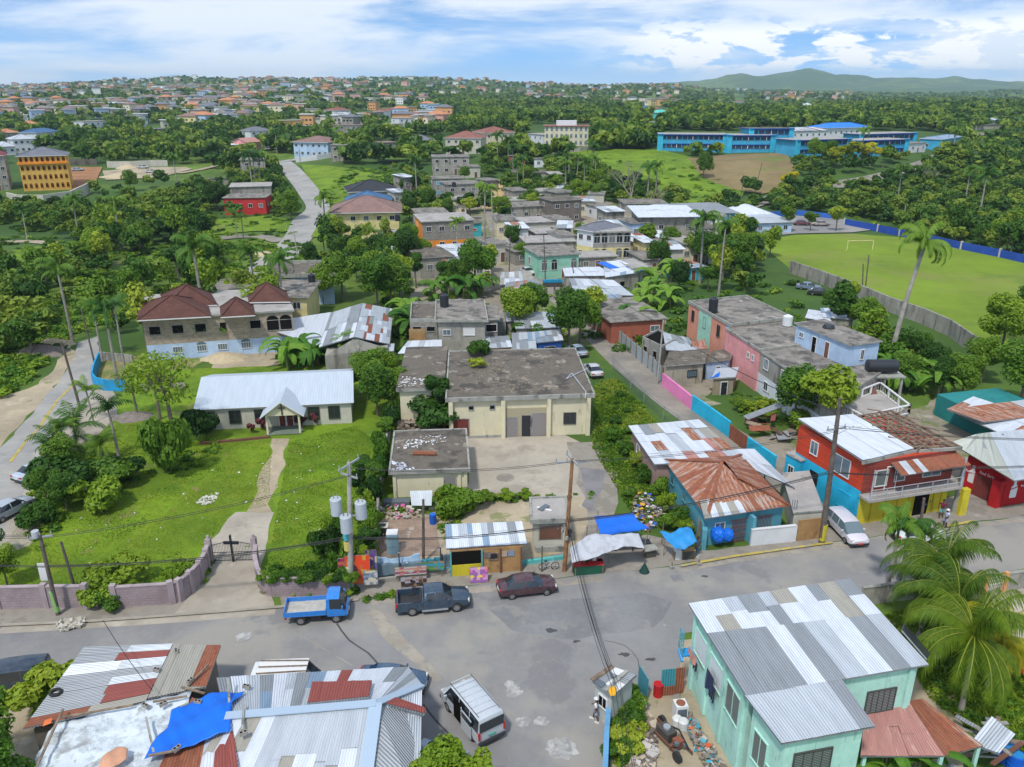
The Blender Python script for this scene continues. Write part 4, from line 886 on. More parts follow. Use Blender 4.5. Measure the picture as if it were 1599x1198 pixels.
mb=MB(); sheets(mb,at(1040,547,3.0),at(1095,552,2.8),at(1075,528,3.2),at(1035,520,3.3),6,2,((Z_PALE,3),(Z_GREY,2)),rg); sheets(mb,at(1075,552,2.6),at(1105,548,2.6),at(1100,530,3.3),at(1080,535,3.3),4,1,((Z_SPARSE,3),(Z_SALM,2)),rg)
o=mb.build('collapsed_zinc_roof'); tagp(o,'sagging grey and rusty zinc roof behind the derelict house','roof')
r4=seg('lean_shed','tiny rubble shed with blue tarp corner and zinc roof in the weedy plot',(1114,592),(1146,590),(1120,578),2.2,wallc('rubble',(.28,.23,.16),.8),Z_PALE,.2,0,cat='shed'); r4.door(0,.55,.8,1.7,M_BLACKP)
mb=MB(); mb.face([at(1112,590,2.45),at(1122,588,2.45),at(1125,580,2.8)],M_TARPB); mb.face([at(1112,590,2.45),at(1125,580,2.8),at(1105,592,1.6)],M_TARPB); tagp(mb.build('small_blue_tarp'),'scrap of blue tarpaulin on the corner of the tiny rubble shed','tarpaulin')
mb=MB()
for k in range(16):
 p=gp(R_.uniform(1170,1245),R_.uniform(655,690)); p.z=R_.uniform(.2,1.4); M=Matrix.Rotation(R_.uniform(0,6.3),3,'Z') @ Matrix.Rotation(R_.uniform(-.8,.8),3,'X'); mb.box(p,(R_.uniform(.8,2.4),R_.uniform(.5,1.4),.05),R_.choice([Z_GREY,Z_RUST,M_WOOD,Z_RED,Z_PALE,M_BROWND]),M=M)
tagp(mb.build('scrap_heap'),'heap of scrap sheets and boards behind the red shophouse','scrap',kind='stuff')
mb=MB(); p=gp(1190,668); mb.beam(p+Vector((-2,0,1.2)),p+Vector((3.2,1.5,2.6)),1.1,.08,Z_GREY); tagp(mb.build('leaning_sheet'),'long grey roofing sheet propped over the scrap heap','sheet')
# ================================================================== FOREGROUND ROOFS (bottom left)
rg=random.Random(21)
def v2(p):return Vector((p.x,p.y))
zA=2.9
mixA=((Z_RED,3),(Z_RUST,2),(Z_WHITE,3),(Z_PALE,3),(Z_TAN,2),(Z_GREY,2))
TL,TR,BR,BL=at(131,1013,zA),at(270,1007,zA),at(228,1096,zA+.35),at(36,1139,zA+.35)
SA=Bld('market_shack','low shack under striped red, rust and pale zinc sheets at lower left',ins([v2(BL),v2(BR),v2(TR),v2(TL)],.5),0,zA-.05,wallc('grimy_board',(.14,.12,.10)),'shack')
mb=MB(); sheets(mb,BL,TL,TR,BR,8,2,mixA,rg,jit=.15); mb.build('roof',SA.t)
TL,TR,BR,BL=at(271,1007,zA),at(345,1009,zA),at(322,1074,zA+.3),at(231,1092,zA+.33)
SB=Bld('tan_roof_shack','narrow shack with tan zinc roof and one rust sheet beside the striped roof',ins([v2(BL),v2(BR),v2(TR),v2(TL)],.5),0,zA-.2,wallc('grimy_board_b',(.16,.14,.12)),'shack')
mb=MB(); sheets(mb,BL,BR,TR,TL,6,1,((Z_TAN,5),),rg,jit=.1); sheets(mb,BR-Vector((1.0,0,-.02)),BR+Vector((0,0,.02)),TR+Vector((0,0,.02)),TR-Vector((.9,0,-.02)),1,1,((Z_RUST,1),),rg); mb.build('roof',SB.t)
zE,zR=3.0,4.4
e0,e1,e2=at(338,1060,zE),at(637,1043,zE),at(659,1072,zE); r0,r1=at(352,1121,zR),at(587,1101,zR)
b0,b1,b2=at(250,1290,zE),at(560,1300,zE),at(655,1260,zE)
MH=Bld('market_hall','large low building under patched pale zinc hip roof with red sheets by the junction',ins([v2(b0),v2(b2),v2(e2),v2(e0)],.8),0,2.95,wallc('grimy_hall',(.22,.2,.18)),'building')
mb=MB(); pal=((Z_WHITE,4),(Z_PALE,4),(Z_GREY,3),(Z_BLUE,2),(Z_TAN,1)); big=((Z_PALE,4),(Z_TAN,2),(Z_WHITE,2))
sheets(mb,e1,e0,r0,r1,14,2,pal+((Z_RED,1),),rg,jit=.2)
sheets(mb,at(488,1072,3.9),at(581,1069,3.9),at(576,1094,4.38),at(480,1104,4.38),6,1,((Z_RED,1),),rg,th=.24,jit=.1)
sheets(mb,b0,b1,r1,r0,12,2,big,rg,jit=.3)
sheets(mb,e1,e2,r1+Vector((.02,0,0)),r1,3,1,pal,rg)
sheets(mb,b1,b2,e2,r1,4,3,((Z_WHITE,3),(Z_PALE,3),(Z_GREY,2),(Z_TAN,1)),rg)
sheets(mb,at(599,1101,4.1),at(663,1118,3.2),at(662,1108,3.25),at(616,1092,4.0),2,1,((Z_RED,1),),rg,th=.2)
mb.build('roof',MH.t)
mb=MB(); up=Vector((0,0,.14)); mb.beam(r0+up,r1+up,.55,.06,Z_GUT); mb.beam(r1+up,e2+Vector((0,0,.16)),.5,.06,Z_GUT); mb.beam(r1+up,b1+Vector((0,0,.16)),.7,.06,Z_GUT); mb.build('ridge_flashing',MH.t)
M_TW=pm('white_tarpaulin',(.56,.62,.66),.08,.8,.6,stains=(((.20,.19,.17),.45,.52,.1,.75),((.36,.40,.42),1.5,.5,.1,.7),((.22,.2,.18),3,.6,.05,.6)),bump=.6,bscale=3)
def cloth(name,label,A,B,C,D,m,sag=.25,n=14,wr=.05,cat='tarpaulin',ends=0,seed=3,thing_=True,seg=1.0):
 A,B,C,D=map(Vector,(A,B,C,D)); rr=random.Random(seed); ph=[rr.uniform(0,6) for _ in range(6)]; v=[]; f=[]
 for j in range(n+1):
  for i in range(n+1):
   u,w_=i/n,j/n; p=(A*(1-u)+B*u)*(1-w_)+(D*(1-u)+C*u)*w_
   e=4*u*(1-u)*.6+4*w_*(1-w_)*.4
   p=p+Vector((0,0,-sag*e+wr*(math.sin(9*u*seg+3*w_+ph[0])+math.sin(14*w_*seg-5*u+ph[1])+.7*math.sin(23*(u+w_)*seg+ph[2]))))
   p += Vector((wr*.8*math.sin(11*w_+ph[3]),wr*.8*math.sin(12*u+ph[4]),0)); v.append(tuple(p))
 for j in range(n):
  for i in range(n):a=j*(n+1)+i; f.append((a,a+1,a+n+2,a+n+1))
 V=np.array(v); c=V.mean(0); me=bpy.data.meshes.new(name); me.from_pydata([tuple(x) for x in V-c],[],f); me.materials.append(m)
 me.polygons.foreach_set('use_smooth',[True]*len(f)); o=bpy.data.objects.new(name,me); COL.objects.link(o); o.location=c
 md=o.modifiers.new('thickness','SOLIDIFY'); md.thickness=.015
 tagp(o,label,cat); return o
A_,B_,C_,D_=at(86,1130,3.1),at(300,1078,3.5),at(262,1262,3.9),at(10,1262,3.3)
TS=Bld('tarpaulin_shack','low shack whose wide roof is a stained white tarpaulin at the lower left',ins([v2(D_),v2(C_),v2(B_),v2(A_)],.7),0,2.8,wallc('grimy_board_c',(.12,.11,.10)),'shack')
cloth('white_roof_sheet','stained white tarpaulin stretched over the lower left roof',A_,B_,C_,D_,M_TW,.05,24,.05,seg=2)
mb=MB(); sheets(mb,at(225,1250,3.75),at(380,1262,3.7),at(362,1124,4.3),at(300,1090,3.7),6,1,((Z_RUST,2),(Z_WHITE,1),(Z_RED,1)),rg); tagp(mb.build('rust_roof_panel'),'rust brown corrugated panels under the edge of the blue tarpaulin','roof')
def polycloth(name,label,px,z,m,cat='tarpaulin',wr=.06,seed=1):
 P=[at(x,y,zz if isinstance(z,(list,tuple)) else z) for (x,y),zz in zip(px,z if isinstance(z,(list,tuple)) else [z]*len(px))]
 bm=bmesh.new(); vs=[bm.verts.new(p) for p in P]; bm.faces.new(vs); bmesh.ops.triangulate(bm,faces=bm.faces[:])
 for _ in range(4):bmesh.ops.subdivide_edges(bm,edges=bm.edges[:],cuts=1,use_grid_fill=True)
 for v in bm.verts:v.co.z += wr*(math.sin(v.co.x*2.3+v.co.y*1.1+seed)+math.sin(v.co.y*3.1-v.co.x*2+seed)+.5*math.sin(v.co.x*6+v.co.y*5))
 c=sum((v.co for v in bm.verts),Vector())/len(bm.verts)
 for v in bm.verts:v.co -= c
 me=bpy.data.meshes.new(name); bm.to_mesh(me); bm.free(); me.materials.append(m); me.polygons.foreach_set('use_smooth',[True]*len(me.polygons))
 o=bpy.data.objects.new(name,me); COL.objects.link(o); o.location=c; md=o.modifiers.new('thickness','SOLIDIFY'); md.thickness=.02; return tagp(o,label,cat)
polycloth('blue_tarpaulin','crumpled bright blue tarpaulin spread over the patchwork roofs at lower left',[(332,1084),(382,1079),(362,1098),(360,1141),(275,1174),(225,1184),(235,1163),(262,1138),(268,1110)],[3.95,4.1,4.45,4.5,4.15,4.1,4.1,4.0,3.85],M_TARPB)
polycloth('orange_cloth','faded orange cloth bunched on the white roof sheet',[(150,1205),(160,1185),(182,1168),(200,1172),(198,1185),(175,1200)],3.95,wallc('faded_orange',(.52,.27,.17)),'cloth',.08)
polycloth('orange_rag','small bright orange rag at the left edge of the lower roofs',[(66,1134),(70,1125),(82,1122),(80,1130)],3.5,wallc('bright_orange',(.65,.16,.05)),'cloth',.03)
for k,(a_,b_,z,lb) in enumerate((((240,1175),(228,1120),4.0,'long plank lying on the white roof sheet'),((97,1120),(208,1101),3.6,'long thin board between the striped roof and white sheet'),((40,1235),(98,1108),3.7,'long diagonal beam down the left edge of the roofs'),((278,1105),(295,1098),3.9,'short board near the blue tarpaulin corner'),((283,1073),(320,1083),3.6,'crossed batten on the roof above the blue tarpaulin'),((294,1071),(325,1038),3.4,'thin pole leaning over the tan roof'),((356,1060),(358,1098),4.35,'narrow batten lying across the top of the blue tarpaulin'),((232,1180),(270,1173),4.3,'pale batten pinning the lower edge of the blue tarpaulin'),((239,1096),(292,1087),3.8,'thin pole lying on white sheets left of the blue tarpaulin'),((381,1100),(378,1140),4.6,'upright batten right of the blue tarpaulin'))):
 mb=MB(); mb.beam(at(*a_,z),at(*b_,z+.05),.12,.08,M_WOOD if k % 3 else M_TRIM); tagp(mb.build('plank'),lb,'plank')
M_CB=pm('concrete_block',(.30,.28,.25),.2,3,.95)
proto=None
for (x,y,z,lb) in ((275,1017,3.1,'concrete block at the top of the striped roof'),(245,1046,3.3,'concrete block halfway down the striped roof edge'),(227,1102,3.75,'concrete block left of the blue tarpaulin'),(255,1099,3.85,'pale concrete block nearest above the blue tarpaulin'),(309,1096,4.05,'dark concrete block touching the blue tarpaulin top edge'),(276,1169,4.3,'concrete block on the lower edge of the blue tarpaulin'),(297,1063,3.5,'pair of blocks on the tan roof'),(385,1072,3.9,'concrete block right above the blue tarpaulin tip'),(380,1145,4.6,'concrete block right of the blue tarpaulin')):
 mb=MB(); c=at(x,y,z); M=Matrix.Rotation(rg.uniform(0,3),3,'Z'); mb.box(c,(.42,.2,.2),M_CB,M=M)
 for s in (-1,1):mb.box(c+M @ Vector((s*.1,0,.1)),(.13,.12,.02),M_HOLE,M=M)
 tagp(mb.build('concrete_block'),lb,'block','blocks weighing down the roofs')
mb=MB(); c=at(87,1081,3.3); mb.tube([c+Vector((.28*math.cos(a),.28*math.sin(a),0)) for a in [k*PI/8 for k in range(17)]],.09,M_RUBBER,6,cap=False); tagp(mb.build('tyre'),'old tyre lying on the striped zinc roof','tyre')
# ================================================================== MINT BUILDING (bottom right)
zg=6.1
A_,B_,C_,D_=at(1075,944,zg),at(1327,905,zg),at(1450,1039,zg+.1),at(1165,1088,zg+.1)
D2,C2,B2_,A2_=at(1220,1163,zg),at(1366,1136,zg),at(1314,1062,zg+.1),at(1163,1087,zg+.1)
Qg=[v2(D_),v2(C_),v2(B_),v2(A_)]
GB=Bld('mint_building','large two-storey mint green building with patchwork white and grey zinc roof',ins(Qg,.5),0,6.0,M_GREENW,'building')
mb=MB(); cc=sum((Vector(p) for p in (A_,B_,C_,D_)),Vector())/4
sheets(mb,A_,B_,B_.lerp(C_,.45),A_.lerp(D_,.36),10,2,((Z_WHITE,6),(Z_GREY,3),(Z_TAN,3),(Z_PALE,3)),random.Random(9),jit=.15)
sheets(mb,A_.lerp(D_,.36),B_.lerp(C_,.45),C_,D_,9,1,((Z_GREY,4),(Z_PALE,4),(Z_WHITE,3)),random.Random(4),jit=.2)
o=mb.build('roof',GB.t)
lowQ=[v2(D2),v2(C2),v2(B2_),v2(A2_)]; li=ins(lowQ,.5)
mb=MB()
for i in (0,1,3):
 a_,b_=li[i],li[(i+1) % 4]; mb.face([v3(a_,0),v3(b_,0),v3(b_,5.9),v3(a_,5.9)],M_GREENW)
mb.build('wing_wall',GB.t)
mb=MB(); sheets(mb,D2,C2,B2_,A2_,6,1,((Z_PALE,5),(Z_GREY,1)),random.Random(5),jit=.05); mb.build('wing_roof',GB.t)
mb=MB()
for u in (.03,.32,.62,.93):GB.bx(mb,3,u*1.0,3,.35,5.9,.16,M_GREENW,.06)
for u in (.5,.96):GB.bx(mb,0,u,3,.3,5.9,.16,M_GREENW,.06)
mb.split('pilaster',GB.t)
fk=dict(frame=M_GREENW)
GB.win(3,.16,4.0,1.9,1.7,M_WHITE,**fk); GB.win(3,.48,4.0,1.9,1.7,M_WHITE,**fk); GB.win(3,.78,3.9,1.7,1.9,M_LOUV,**fk)
GB.win(0,.80,4.0,1.8,1.5,M_LOUV,M_FRAMED,4); GB.win(0,.55,4.2,.7,.7,M_GLASS,**fk)
LW=Bld.__new__(Bld); LW.Q=li; LW.z0=0; LW.z1=5.9; LW.t=GB.t; LW.wm=M_GREENW
LW.win(0,.38,4.3,2.1,1.5,M_LOUV,M_FRAMED,3); LW.win(3,.35,3.6,1.2,1.9,M_LOUV,**fk); LW.win(3,.72,2.4,.9,2.0,M_WOOD,**fk)
mb=MB(); 
for k in range(6):mb.beam(GB.p(3,.0,3.1+k*.3,.9),GB.p(3,.08,3.1+k*.3,.9),.05,.05,M_TEAL)
for u in (0,.04,.08):mb.beam(GB.p(3,u,3.0,.9),GB.p(3,u,4.6,.9),.05,.05,M_TEAL,up=(1,0,0))
mb.beam(GB.p(3,0,3.0,.45),GB.p(3,.09,3.0,.45),.9,.12,wallc('balcony_blue',(.02,.25,.55))); mb.beam(GB.p(3,.09,2.6,.9),GB.p(3,0,3.0,.9),.15,.2,M_BLUES); mb.build('balcony',GB.t)
def garment(name,label,pos,w_,h,m,i=3,n=6,seed=0):
 rr=random.Random(seed); a,d,l,nn_=GB.ax(i); mb=MB(); d3=Vector((d.x,d.y,0)); n3=Vector((nn_.x,nn_.y,0)); P=Vector(pos)
 mb.beam(P-d3*w_*.6+Vector((0,0,.02)),P+d3*w_*.6+Vector((0,0,.02)),.03,.03,M_METAL)
 for k in range(n):
  x0,x1=(k/n-.5)*w_,((k+1)/n-.5)*w_; hh=h*rr.uniform(.7,1); o0=.06*math.sin(k*1.7); o1=.06*math.sin((k+1)*1.7)
  mb.face([P+d3*x0-Vector((0,0,hh))+n3*(o0+.1),P+d3*x1-Vector((0,0,hh))+n3*(o1+.1),P+d3*x1+n3*.03,P+d3*x0+n3*.03],m)
 return tagp(mb.build(name),label,'clothing')
garment('laundry','pink and orange cloth hung over the first window of the mint building',GB.p(3,.12,3.4,.35),1.2,.6,wallc('pink_cloth',(.6,.25,.18)),seed=1); garment('laundry','small dark garment next to the pink cloth on the mint building',GB.p(3,.20,3.2,.35),.5,.6,M_BLACKP,seed=2)
garment('laundry','dark blue trousers hanging at the second window of the mint building',GB.p(3,.46,4.0,.3),1.0,1.5,flat('navy_cloth',(.015,.025,.07),.9),seed=3); garment('laundry','dark garment hanging lower at the second window',GB.p(3,.53,3.5,.3),.6,1.2,flat('black_cloth',(.012,.014,.03),.9),seed=4)
mb=MB(); sheets(mb,at(1343,1182,2.9),at(1475,1182,2.7),at(1418,1096,3.2),at(1350,1110,3.2),5,2,((Z_SALM,1),),rg); sheets(mb,at(1475,1182,2.72),at(1535,1166,2.72),at(1440,1092,3.22),at(1418,1096,3.22),4,1,((Z_RUST,3),(Z_SPARSE,2)),rg); o=mb.build('porch_roof',GB.t)
mb=MB()
for q in ((1350,1180),(1470,1180),(1528,1165)):p=at(*q,2.7); mb.beam((p.x,p.y,0),(p.x,p.y,2.7),.18,.18,M_GREENW,up=(1,0,0))
mb.split('porch_post',GB.t)
mb=MB(); sheets(mb,at(1515,1162,2.4),at(1560,1178,2.4),at(1585,1148,2.4),at(1548,1120,2.5),4,1,((Z_WHITE,1),(Z_PALE,1)),rg); tagp(mb.build('loose_zinc_sheet'),'bent white zinc sheets under the coconut palm by the pink porch roof','sheet')
mb=MB()
for k in range(14):p=gp(rg.uniform(1480,1575),rg.uniform(1150,1215)); p.z=rg.uniform(.3,1.8); M=Matrix.Rotation(rg.uniform(0,6),3,'Z') @ Matrix.Rotation(rg.uniform(-.6,.6),3,'X'); mb.box(p,(rg.uniform(1,3),.25,.08),rg.choice([M_WOOD,M_TRIM,Z_GREY,M_BROWND]),M=M)
tagp(mb.build('timber_scrap'),'dark tangle of timber scrap below the pink porch roof','scrap',kind='stuff')
for k,(x,y) in enumerate(((1562,1178),(1572,1190),(1582,1202))):
 mb=MB(); c=gp(x,y); mb.cyl((c.x,c.y,.0),.42,1.1,flat('drum_blue%d' % k,(.01,.10,.55),.4),16); mb.cyl((c.x,c.y,.5),.45,.06,M_TARPB,16); mb.cyl((c.x,c.y,1.1),.34,.03,M_TARPL,16); tagp(mb.build('blue_drum'),['topmost','middle','lowest'][k]+' of three blue drums at the lower right edge','drum','blue drums at the lower right')
mb=MB(); sheets(mb,at(1408,985,6.3),at(1447,1030,6.3),at(1452,1022,5.6),at(1412,975,5.6),1,1,((M_BLACKP,1),),rg); mb.build('dark_flashing',GB.t)
mb=MB(); a_,b_=gp(1570,1042,1.2),gp(1612,1078,1.2)
for k,(m,lo,hi) in enumerate(((M_BLACKP,0,.35),(M_BARRED,.35,.7),(M_ORANGE,.7,1))):mb.face([a_.lerp(b_,lo)-Vector((0,0,.7)),a_.lerp(b_,hi)-Vector((0,0,.7)),a_.lerp(b_,hi),a_.lerp(b_,lo)],m)
tagp(mb.build('hanging_banner'),'black, red and orange cloth hung along the grass at the right edge','cloth')
wall_run('roadside_wall','dark concrete wall between the mint building and the orange gate',[(1343,945),(1420,935),(1500,922),(1533,928)],1.5,.2,M_REND,cap=M_TRIM)
wall_run('right_roadside_wall','dark concrete wall right of the orange gate',[(1568,922),(1640,912),(1760,895)],1.5,.2,M_REND,cap=M_TRIM)
t=thing('yard_gate','white barred gate between two orange gateposts','gate',tuple(gp(1550,925)))
for q in ((1535,929),(1566,923)):
 mb=MB(); p=gp(*q); mb.box((p.x,p.y,.85),(.28,.28,1.7),wallc('peach_post',(.62,.30,.12)),rz=.2); mb.build('post',t)
mb=MB(); a_,b_=gp(1537,929),gp(1564,923)
for k in range(9):q=a_.lerp(b_,(k+.5)/9); mb.beam(q+Vector((0,0,.1)),q+Vector((0,0,1.45+.12*math.sin(PI*(k+.5)/9))),.04,.04,M_PALE,up=(1,0,0))
for z in (.15,.8,1.4):mb.beam(a_+Vector((0,0,z)),b_+Vector((0,0,z)),.05,.05,M_PALE)
mb.build('bars',t)
# ================================================================== KIOSK + YARD
Kq=[at(955,1090,2.5),at(994,1056,2.5),at(957,1043,2.5),at(924,1065,2.5)]
KB=Bld('street_kiosk','tiny makeshift kiosk with cluttered white board roof at the junction kerb',ins([v2(p) for p in Kq],.25),0,2.35,wallc('kiosk_wall',(.42,.44,.42)),'kiosk')
mb=MB(); sheets(mb,Kq[0],Kq[1],Kq[2],Kq[3],4,2,((M_FRAME,3),(Z_GREY,3),(M_STEELG,2)),rg,th=.08); mb.beam(Kq[3]+Vector((0,0,.15)),Kq[2]+Vector((0,0,.15)),.3,.08,M_WOOD); mb.beam(Kq[0].lerp(Kq[3],.3)+Vector((0,0,.18)),Kq[1].lerp(Kq[2],.4)+Vector((0,0,.18)),.2,.06,M_TRIM); mb.build('roof',KB.t)
KB.win(3,.5,1.5,.7,.8,M_HOLE); 
polycloth('yellow_bag','yellow plastic bag lying on the kiosk roof edge',[(950,1078),(954,1071),(963,1074),(961,1085),(954,1086)],2.75,wallc('bag_yellow',(.75,.38,.02)),'bag',.05)
wall_run('blue_wall','blue grey boundary wall running down from the street kiosk',[(955,1092),(949,1130),(946,1170),(942,1260)],1.3,.22,wallc('blue_grey',(.10,.22,.36)),cap=wallc('blue_cap',(.12,.30,.50)))
t=wall_run('sheet_gate','sheet metal gate, half turquoise and half rust, beside the mint building',[(1031,1086),(1052,1084)],2.0,.05,Z_TURQ,cat='gate'); mb=MB(); a_,b_=gp(1052,1084),gp(1066,1082); mb.beam(a_+Vector((0,0,1)),b_+Vector((0,0,1)),.06,2.0,Z_RUST); a_,b_=gp(1031,1086),gp(1052,1084); mb.beam(a_+Vector((0,-.06,.35)),b_+Vector((0,-.06,.35)),.05,.7,Z_RUST); mb.build('rusty_sheet',t)
wall_run('inner_gate','open sheet gate leaf behind the kiosk',[(996,1072),(1010,1095)],1.7,.05,Z_TURQ,cat='gate')
mb=MB(); c=gp(1027,1086); mb.cyl(c,.3,.9,M_BARRED,14); mb.cyl(c+Vector((0,0,.86)),.32,.05,M_BARRED,14); tagp(mb.build('red_drum'),'red drum standing beside the sheet metal gate','drum')
c=gp(1061,1120); t=thing('old_washer','white boxy old appliance with rusty round top by the mint wall','appliance',tuple(c),.15); mb=MB(); mb.box((0,0,.55),(.75,.7,1.1),M_FRAME); mb.box((0,-.36,.5),(.6,.03,.8),M_STEELG); mb.cyl((0,0,1.1),.28,.03,Z_RUST,14); mb.build('body',t,local=True)
for k,(x,y,c_,h,lb) in enumerate(((1057,1132,(.6,.6,.58),.6,'white plastic barrel in the junk yard'),(1066,1138,(.55,.56,.56),.7,'second white barrel close to the mint wall'),(996,1110,(.05,.22,.15),.5,'round dark green tub in the grass behind the kiosk'))):
 mb=MB(); c=gp(x,y); m=flat('barrel%d' % k,c_,.5); mb.cyl(c,.28,h*.15,m,12,.32); mb.cyl(c+Vector((0,0,h*.15)),.32,h*.7,m,12,.32); mb.cyl(c+Vector((0,0,h*.85)),.32,h*.15,m,12,.22); tagp(mb.build('barrel'),lb,'barrel')
c=gp(1045,1160); t=thing('engine_wreck','greasy stripped engine and chassis lying in the junk yard','wreck',tuple(c),-1.05); mb=MB()
for s in (-.4,.4):mb.beam((-1.6,s,.3),(1.5,s,.35),.1,.14,M_BROWND)
mb.box((-.3,0,.55),(1.0,.7,.6),M_FRAMED); mb.box((.6,.1,.5),(.5,.5,.45),Z_RUST); mb.cyl((-.3,0,.85),.22,.15,M_METAL,12); mb.tube([(-.8,.3,.6),(.2,.5,.9),(1.3,.3,.5)],.06,M_BLACKP)
for k in range(10):mb.box((rg.uniform(-1.2,1.2),rg.uniform(-.5,.5),rg.uniform(.3,.8)),(.25,.2,.2),rg.choice([M_FRAMED,M_BROWND,M_STEELG]),rz=rg.random()*3)
mb.build('chassis',t,local=True)
for x,y in ((-1.3,.55),(1.3,-.55)):mb=MB(); mb.tube([(x,y-.1,.33),(x,y+.1,.33)],.33,M_RUBBER,14); mb.build('wheel',t,local=True)
def litter(name,label,poly,n,cols,sz=(.08,.4),z=.05,seed=1,cat='rubbish',flatn=.4):
 rr=random.Random(seed); mb=MB(); xs=[p[0] for p in poly]; ys=[p[1] for p in poly]; k=0; ms=[flat(name+'_c%d' % i,c,.8) if isinstance(c,tuple) else c for i,c in enumerate(cols)]
 while k < n:
  x,y=rr.uniform(min(xs),max(xs)),rr.uniform(min(ys),max(ys))
  if not inpoly(x,y,poly):continue
  p=gp(x,y); s=rr.uniform(*sz); p.z += z*rr.random()*6+s*.15
  M=Matrix.Rotation(rr.uniform(0,6.3),3,'Z') @ Matrix.Rotation(rr.uniform(-.9,.9),3,'X'); mb.box(p,(s,s*rr.uniform(.4,1),s*rr.uniform(.1,flatn)),rr.choice(ms),M=M); k += 1
 o=mb.build(name); return tagp(o,label,cat,kind='stuff')
BR=[(.25,.18,.12),(.2,.18,.14),(.12,.1,.09),(.4,.38,.35),(.16,.12,.09),(.2,.2,.2),(.05,.3,.4),(.25,.2,.12),(.6,.1,.03),(.3,.28,.25)]
litter('yard_rubbish','colourful rubbish heaped along the mint wall',[(1062,1125),(1078,1118),(1110,1165),(1140,1215),(1105,1210),(1080,1160)],320,BR,(.06,.34),seed=3)
litter('brick_rubble','broken blocks and boards in the junk yard',[(985,1130),(1012,1112),(1022,1140),(1020,1215),(985,1215),(992,1160)],170,[(.28,.22,.16),(.2,.16,.12),(.42,.36,.28),(.14,.11,.09),(.45,.42,.4)],(.15,.6),seed=4)
litter('stall_rubbish','bags and rubbish heaped in the weeds behind the canopies',[(990,770),(1020,775),(1040,815),(1010,835),(985,800)],150,[(.55,.55,.6),(.6,.58,.55),(.02,.1,.5),(.25,.2,.15),(.12,.1,.1),(.2,.18,.14),(.25,.22,.18),(.3,.1,.25),(.6,.3,.02)],(.1,.4),z=.1,seed=5)
litter('slab_rubbish','planks and rubbish behind the brown slab',[(590,800),(600,790),(640,795),(670,806),(640,812),(595,812)],80,[(.4,.35,.28),(.5,.48,.45),(.2,.16,.12),(.25,.2,.15),(.3,.28,.25),(.5,.1,.25)],(.1,.4),seed=6)
litter('wing_rubbish','broken branches and boards piled behind the outbuilding',[(622,668),(690,662),(702,676),(625,676)],160,[(.16,.12,.09),(.24,.18,.13),(.3,.26,.2)],(.2,1.0),z=.15,seed=7)
litter('road_stones','pale broken stones at the kerb of the main road',[(88,978),(100,973),(135,970),(130,980),(95,988)],90,[(.5,.48,.42),(.36,.33,.27)],(.1,.4),seed=8,flatn=.7)
litter('lawn_litter','scraps of litter scattered over the church lawn',[(60,860),(220,720),(560,690),(560,820),(420,900),(250,905),(60,930)],70,[(.6,.6,.58),(.5,.5,.5)],(.06,.22),z=.01,seed=9)
litter('lawn_gravel','patch of white gravel on the church lawn',[(306,786),(318,775),(342,770),(336,784),(318,790)],160,[(.58,.56,.5),(.5,.48,.43)],(.05,.2),z=.01,seed=10)
litter('roof_litter','white scraps scattered on the left corner of the warehouse roof',[],0,[]) if 0 else None
def rooflitter(label,poly,z,n,seed,cols=((.55,.55,.55),(.35,.33,.3),(.6,.6,.62))):
 rr=random.Random(seed); mb=MB(); xs=[p[0] for p in poly]; ys=[p[1] for p in poly]; ms=[flat('roof_scrap_%d_%d' % (seed,i),c,.8) for i,c in enumerate(cols)]; k=0
 while k < n:
  x,y=rr.uniform(min(xs),max(xs)),rr.uniform(min(ys),max(ys))
  if not inpoly(x,y,poly):continue
  p=at(x,y,z+.05); s=rr.uniform(.1,.4); mb.box(p,(s,s*.5,.05),rr.choice(ms),M=Matrix.Rotation(rr.uniform(0,6),3,'Z') @ Matrix.Rotation(rr.uniform(-.3,.3),3,'X')); k += 1
 tagp(mb.build('roof_debris'),label,'debris',kind='stuff')
rooflitter('white scraps on the left wing of the warehouse roof',[(622,605),(625,588),(665,590),(662,600)],4.78,60,31); rooflitter('pale debris along the back of the outbuilding roof',[(620,700),(640,685),(690,678),(700,690),(650,700)],2.85,70,32); rooflitter('white and blue scraps at the front left corner of the outbuilding roof',[(613,735),(612,718),(630,722),(650,733)],2.85,50,33,((.55,.6,.65),(.3,.3,.35)))
rooflitter('dry sticks scattered over the right of the warehouse roof',[(730,590),(770,560),(800,575),(850,600),(880,610),(770,612)],4.78,200,34,((.25,.2,.13),(.18,.15,.11)))
